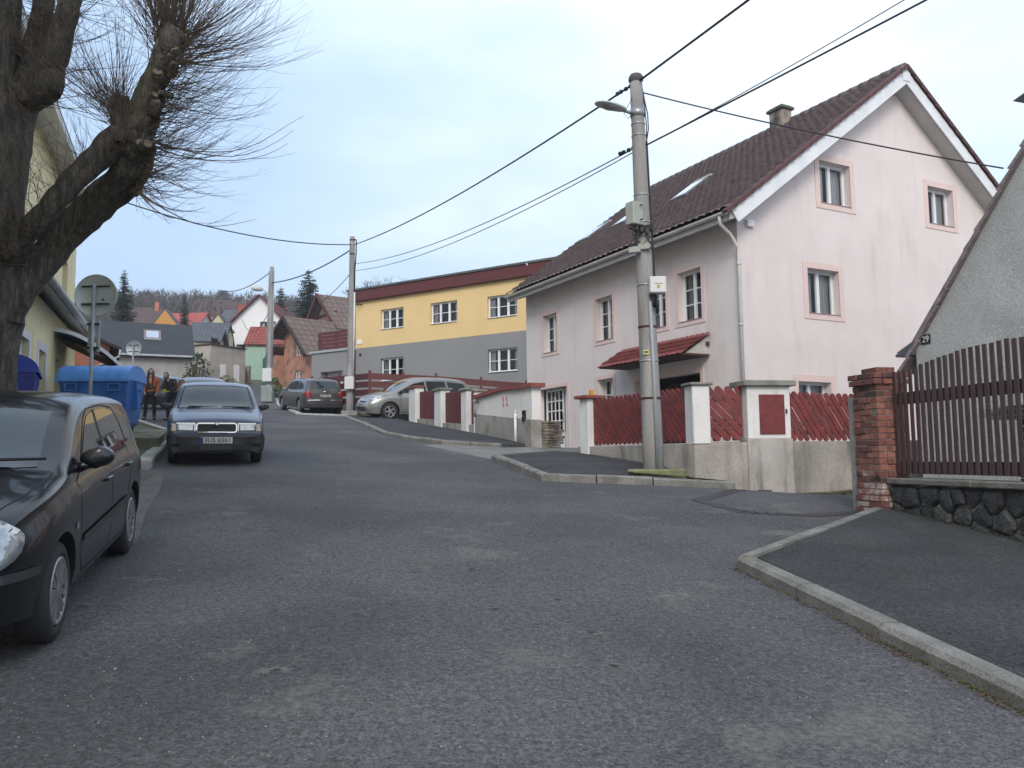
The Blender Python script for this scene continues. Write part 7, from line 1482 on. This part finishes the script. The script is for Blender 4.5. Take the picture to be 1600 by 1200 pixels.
# the bare wood on the hill: nobody could count it
import array
rw = random.Random(77); WV = []; WF = []; WM = []
for i in range(4200):
    y = rw.uniform(138, 420); x = y*rw.uniform(-.62, .02)
    s_ = -.3746*x+.9272*y
    if s_ < 138 or s_ > 425: continue
    z = gr(x, y); H = rw.uniform(6, 10); n = 52 if y < 230 else 34; o = len(WV)
    WV += [(x-.12, y, z-1), (x+.12, y, z-1), (x, y, z+H*.8)]; WF.append((o, o+1, o+2)); WM.append(rw.choice((0, 1, 2)))
    mi = rw.choice((0, 0, 1, 1, 2, 3))
    for k in range(n):
        t = rw.uniform(.15, 1); a = rw.uniform(0, 6.28); r_ = H*.30*math.sin(math.pi*min(.98, t*.85+.1)); p = Vector((x+math.cos(a)*r_*rw.random(), y+math.sin(a)*r_*rw.random(), z+H*t*.9)); v = Vector((math.cos(a)*.6, math.sin(a)*.6, rw.uniform(.5, 1.4))).normalized()*H*rw.uniform(.06, .14); w2 = Vector((rw.uniform(-1, 1), rw.uniform(-1, 1), 0))*rw.uniform(.05, .15)
        o = len(WV); WV += [tuple(p-w2), tuple(p+w2), tuple(p+v)]; WF.append((o, o+1, o+2)); WM.append(mi)
m_ = MB(); m_.v = WV; m_.f = [list(f) for f in WF]; m_.m = WM; m_.s = [False]*len(WF)
tag(m_.build('hillside_wood', [mat('wood_brown', (.068, .054, .045), (.045, .037, .032)), mat('wood_grey', (.08, .066, .058), (.058, .049, .044)), mat('wood_dark', (.05, .045, .04), (.04, .036, .03)), mat('wood_russet', (.11, .075, .055), (.08, .058, .045))], fix=False), kind='stuff')
# ================================================================ haze: one closed box of pale air round the scene
hm = bpy.data.materials.new('haze'); hm.use_nodes = True; t_ = hm.node_tree; t_.nodes.clear(); o_ = t_.nodes.new('ShaderNodeOutputMaterial'); v_ = t_.nodes.new('ShaderNodeVolumePrincipled')
v_.inputs['Color'].default_value = (.80, .86, .95, 1); v_.inputs['Density'].default_value = .0008; t_.links.new(v_.outputs[0], o_.inputs['Volume'])
zs_ = [v.co.z+o.location.z for o in [bpy.data.objects['ground']] for v in o.data.vertices]
m_ = MB(); m_.box(-700, 700, -250, 900, min(zs_)-1, max(zs_)+25); tag(m_.build('haze', hm), kind='stuff')
# ================================================================ the two people
def skin(name, verts, edges, rad, m, parent, sub=2, root=0):
    me = bpy.data.meshes.new(name); me.from_pydata([tuple(v) for v in verts], edges, []); o = bpy.data.objects.new(name, me); col.objects.link(o)
    md = o.modifiers.new('s', 'SKIN'); md.use_smooth_shade = True; s2 = o.modifiers.new('u', 'SUBSURF'); s2.levels = sub; s2.render_levels = sub
    for i, v in enumerate(me.skin_vertices[0].data):
        r_ = rad[i]; v.radius = r_ if isinstance(r_, tuple) else (r_, r_); v.use_root = (i == root)
    bpy.context.view_layer.update(); m2 = bpy.data.meshes.new_from_object(o.evaluated_get(bpy.context.evaluated_depsgraph_get())); bpy.data.objects.remove(o)
    m2.materials.clear(); m2.materials.append(m)
    for p in m2.polygons: p.use_smooth = True; p.material_index = 0
    q = bpy.data.objects.new(name, m2); col.objects.link(q); q.parent = parent; return q
M_SKIN = mat('skin', (.46, .31, .25), (.42, .28, .22), rough=.6, scale=6); M_HAIR = mat('dark_hair', (.014, .010, .009), (.02, .014, .012), rough=.5); M_TROU = mat('dark_trousers', (.014, .015, .020), (.02, .021, .027)); M_BOOT = mat('dark_boots', (.012, .012, .012))
def person(label, x, y, rz, H, J, jacket, second=None, trousers=M_TROU, hairlen=.3, vest=None, bright=None):
    """J: joints (local: x to the person's left, -y the way they face)"""
    root = thing('person', label, 'person', (x, y, gr(x, y)), rz); k = H/1.72
    V = {n: Vector(p)*k for n, p in J.items()}
    order = ['pel', 'wai', 'che', 'nec', 'hd0', 'shL', 'elL', 'wrL', 'shR', 'elR', 'wrR', 'hiL', 'knL', 'anL', 'toL', 'hiR', 'knR', 'anR', 'toR']
    ix = {n: i for i, n in enumerate(order)}; vs = [V[n] for n in order]
    ed = [('pel', 'wai'), ('wai', 'che'), ('che', 'nec'), ('nec', 'hd0'), ('che', 'shL'), ('shL', 'elL'), ('elL', 'wrL'), ('che', 'shR'), ('shR', 'elR'), ('elR', 'wrR'), ('pel', 'hiL'), ('hiL', 'knL'), ('knL', 'anL'), ('anL', 'toL'), ('pel', 'hiR'), ('hiR', 'knR'), ('knR', 'anR'), ('anR', 'toR')]
    R_ = dict(pel=.13, wai=.115, che=.125, nec=.052, hd0=.05, shL=.058, elL=.042, wrL=.026, shR=.058, elR=.042, wrR=.026, hiL=.088, knL=.055, anL=.035, toL=.03, hiR=.088, knR=.055, anR=.035, toR=.03)
    ev = [(ix[a], ix[b]) for a, b in ed]; rad = [R_[n]*k*.92 for n in order]
    # hands: five fingers each, grown from the same skeleton
    for s_ in 'LR':
        w_ = V['wr'+s_]; d = (w_-V['el'+s_]).normalized(); sd2 = d.orthogonal().normalized(); pm = w_+d*.075*k; i0 = len(vs); vs.append(pm); rad.append(.026*k); ev.append((ix['wr'+s_], i0))
        for f in range(5):
            off = (f-1.8)*.017*k; L = (.055, .078, .084, .078, .060)[f]*k; b = pm+sd2*off+d*.01*k if f else w_+d*.03*k-sd2*.03*k
            t1 = b+d*L*.55+(sd2*-.02*k if f == 0 else Vector((0, 0, 0))); t2 = t1+(d*.8+d.cross(sd2)*.5).normalized()*L*.45; j = len(vs); vs += [b, t1, t2]; rad += [.009*k, .0085*k, .007*k]; ev += [(i0, j), (j, j+1), (j+1, j+2)]
    body = skin('body', vs, ev, rad, M_SKIN, root, sub=1)
    hc = V['hd']; m_ = MB(); prof = []
    import mathutils
    n1, n2 = 16, 20; hv = []
    for i in range(n1+1):
        th = math.pi*i/n1
        for j in range(n2):
            ph_ = 2*math.pi*j/n2; x_ = math.sin(th)*math.cos(ph_); y_ = math.sin(th)*math.sin(ph_); z_ = math.cos(th)
            fx, fy, fz = x_*.072, y_*.092, z_*.115
            if z_ < -.1: fx *= 1-.35*(-z_-.1); fy = fy*(1-.15*(-z_))
            if y_ < -.85 and abs(x_) < .3: fy -= .022*max(0, 1-abs(z_+.12)/.22)*(1-abs(x_)/.3)      # nose
            if y_ < -.8 and .15 < abs(x_) < .55 and abs(z_-.1) < .14: fy += .010      # eye sockets
            if y_ < -.85 and abs(x_) < .3 and abs(z_+.45) < .08: fy -= .005      # lips
            if abs(x_) > .9 and abs(z_+.02) < .25: fx *= 1.10      # ears
            hv.append(hc+Vector((fx, fy, fz))*k)
    m_.add(hv, [(i*n2+j, i*n2+(j+1) % n2, (i+1)*n2+(j+1) % n2, (i+1)*n2+j) for i in range(n1) for j in range(n2)], 0, True); o = m_.build('head', M_SKIN, root)
    m_ = MB()
    for s_ in (-1, 1): m_.lathe([(0, -.008), (.009, 0), (0, .008)], 8, hc+Vector((s_*.028, -.083, .012))*k)
    m_.build('eyes', M_INK, o); m_ = MB(); m_.box(hc.x-.02*k, hc.x+.02*k, hc.y-.09*k, hc.y-.084*k, hc.z-.056*k, hc.z-.048*k); m_.build('mouth', mat('lip', (.30, .10, .09)), o)
    # hair: a cap over the skull with a fall down the back
    hv2 = []; n1 = 10
    for i in range(n1+1):
        th = math.pi*.62*i/n1
        for j in range(n2):
            ph_ = 2*math.pi*j/n2; fr2 = math.sin(ph_) < -.35; th2 = min(th, R(52)) if fr2 else th
            x_ = math.sin(th2)*math.cos(ph_); y_ = math.sin(th2)*math.sin(ph_); z_ = math.cos(th2); dn = 0 if fr2 else max(0, i-6)/4*hairlen*(.35+.65*max(0, math.sin(ph_)+.35)/1.35)
            hv2.append(hc+Vector((x_*.084, y_*.104+.006, z_*.126-dn))*k)
    m_ = MB(); m_.add(hv2, [(i*n2+j, i*n2+(j+1) % n2, (i+1)*n2+(j+1) % n2, (i+1)*n2+j) for i in range(n1) for j in range(n2)], 0, True); m_.build('hair', M_HAIR, root)
    if hairlen > .2:
        m_ = MB()
        for s_ in (-1, 1): m_.tube([hc+Vector((s_*.07, -.02, .04))*k, hc+Vector((s_*.085, -.03, -.12))*k, V['che']+Vector((s_*.08, -.11, .02))*k, V['che']+Vector((s_*.07, -.13, -.15))*k], [.03*k, .035*k, .03*k, .012*k], 8)
        m_.build('hair_lock', M_HAIR, root)
    ns = ['wai', 'che', 'nec0', 'shL', 'elL', 'wrL', 'shR', 'elR', 'wrR', 'hem']; V['nec0'] = V['che'].lerp(V['nec'], .75); V['hem'] = V['pel']+Vector((0, 0, -.10*k)); ii = {n: i for i, n in enumerate(ns)}
    rj = dict(wai=(.15*k, .12*k), che=(.16*k, .13*k), nec0=.075*k, shL=.078*k, elL=.058*k, wrL=.045*k, shR=.078*k, elR=.058*k, wrR=.045*k, hem=(.165*k, .135*k))
    skin('jacket', [V[n] for n in ns], [(ii[a], ii[b]) for a, b in (('hem', 'wai'), ('wai', 'che'), ('che', 'nec0'), ('che', 'shL'), ('shL', 'elL'), ('elL', 'wrL'), ('che', 'shR'), ('shR', 'elR'), ('elR', 'wrR'))], [rj[n] for n in ns], jacket, root)
    if vest:
        skin('waistcoat', [V['wai']+Vector((0, 0, -.14*k)), V['wai'], V['wai'].lerp(V['che'], .6)], [(0, 1), (1, 2)], [(.185*k, .15*k), (.18*k, .145*k), (.17*k, .14*k)], vest, root)
    if bright:
        m_ = MB(); c = (V['wrL']+V['wrR'])/2+Vector((0, -.06, 0)); m_.obox(c, ((1, 0, 0), (0, 1, 0), (0, 0, 1)), (.07, .03, .05)); m_.build('glove', bright, root, bevel=.01)
    ns = ['pel', 'hiL', 'knL', 'anL', 'hiR', 'knR', 'anR']; ii = {n: i for i, n in enumerate(ns)}; rj = dict(pel=(.15*k, .12*k), hiL=.10*k, knL=.072*k, anL=.058*k, hiR=.10*k, knR=.072*k, anR=.058*k)
    skin('trousers', [V[n] for n in ns], [(ii[a], ii[b]) for a, b in (('pel', 'hiL'), ('hiL', 'knL'), ('knL', 'anL'), ('pel', 'hiR'), ('hiR', 'knR'), ('knR', 'anR'))], [rj[n] for n in ns], trousers, root)
    for s_ in 'LR': skin('boot', [V['an'+s_]+Vector((0, 0, .06*k)), V['an'+s_]+Vector((0, .02*k, -.035*k)), V['to'+s_]], [(0, 1), (1, 2)], [.055*k, .05*k, (.045*k, .035*k)], M_BOOT, root)
    return root
J1 = dict(pel=(0, 0, .93), wai=(0, 0, 1.10), che=(0, .0, 1.33), nec=(0, .0, 1.48), hd0=(0, -.01, 1.56), hd=(0, -.015, 1.61), shL=(.175, .0, 1.40), elL=(.24, .02, 1.14), wrL=(.20, -.10, .92), shR=(-.175, 0, 1.40), elR=(-.23, .03, 1.14), wrR=(-.17, -.12, .95), hiL=(.09, 0, .88), knL=(.12, -.02, .50), anL=(.13, .03, .08), toL=(.15, -.14, .03), hiR=(-.09, 0, .88), knR=(-.13, .0, .50), anR=(-.17, .06, .08), toR=(-.20, -.10, .03))
J2 = dict(J1); J2.update(wai=(.02, -.04, 1.09), che=(.03, -.13, 1.29), nec=(.0, -.20, 1.42), hd0=(-.02, -.24, 1.48), hd=(-.04, -.27, 1.53), shL=(.20, -.11, 1.35), elL=(.27, -.16, 1.10), wrL=(.13, -.34, .98), shR=(-.15, -.15, 1.35), elR=(-.20, -.22, 1.10), wrR=(-.08, -.38, 1.0), toR=(-.22, -.12, .03))
p = gi(234, 656); person('person with long dark hair in an orange top and brown waistcoat by the blue container', p.x, p.y, R(18), 1.74, J1, mat('orange_knit', (.48, .13, .035), (.38, .10, .03), scale=8), hairlen=.30, vest=mat('brown_quilt', (.10, .055, .045), (.05, .03, .028), scale=9, stretch=(1, 1, 5)))
p = gi(267, 657); person('person in a dark jacket and jeans leaning forward beside the blue car', p.x, p.y, R(-12), 1.68, J2, mat('dark_jacket', (.016, .014, .018), (.03, .026, .03), scale=8), trousers=mat('dark_jeans', (.025, .035, .06), (.018, .025, .045)), hairlen=.12, bright=mat('lime_glove', (.35, .38, .06), (.3, .33, .05)))
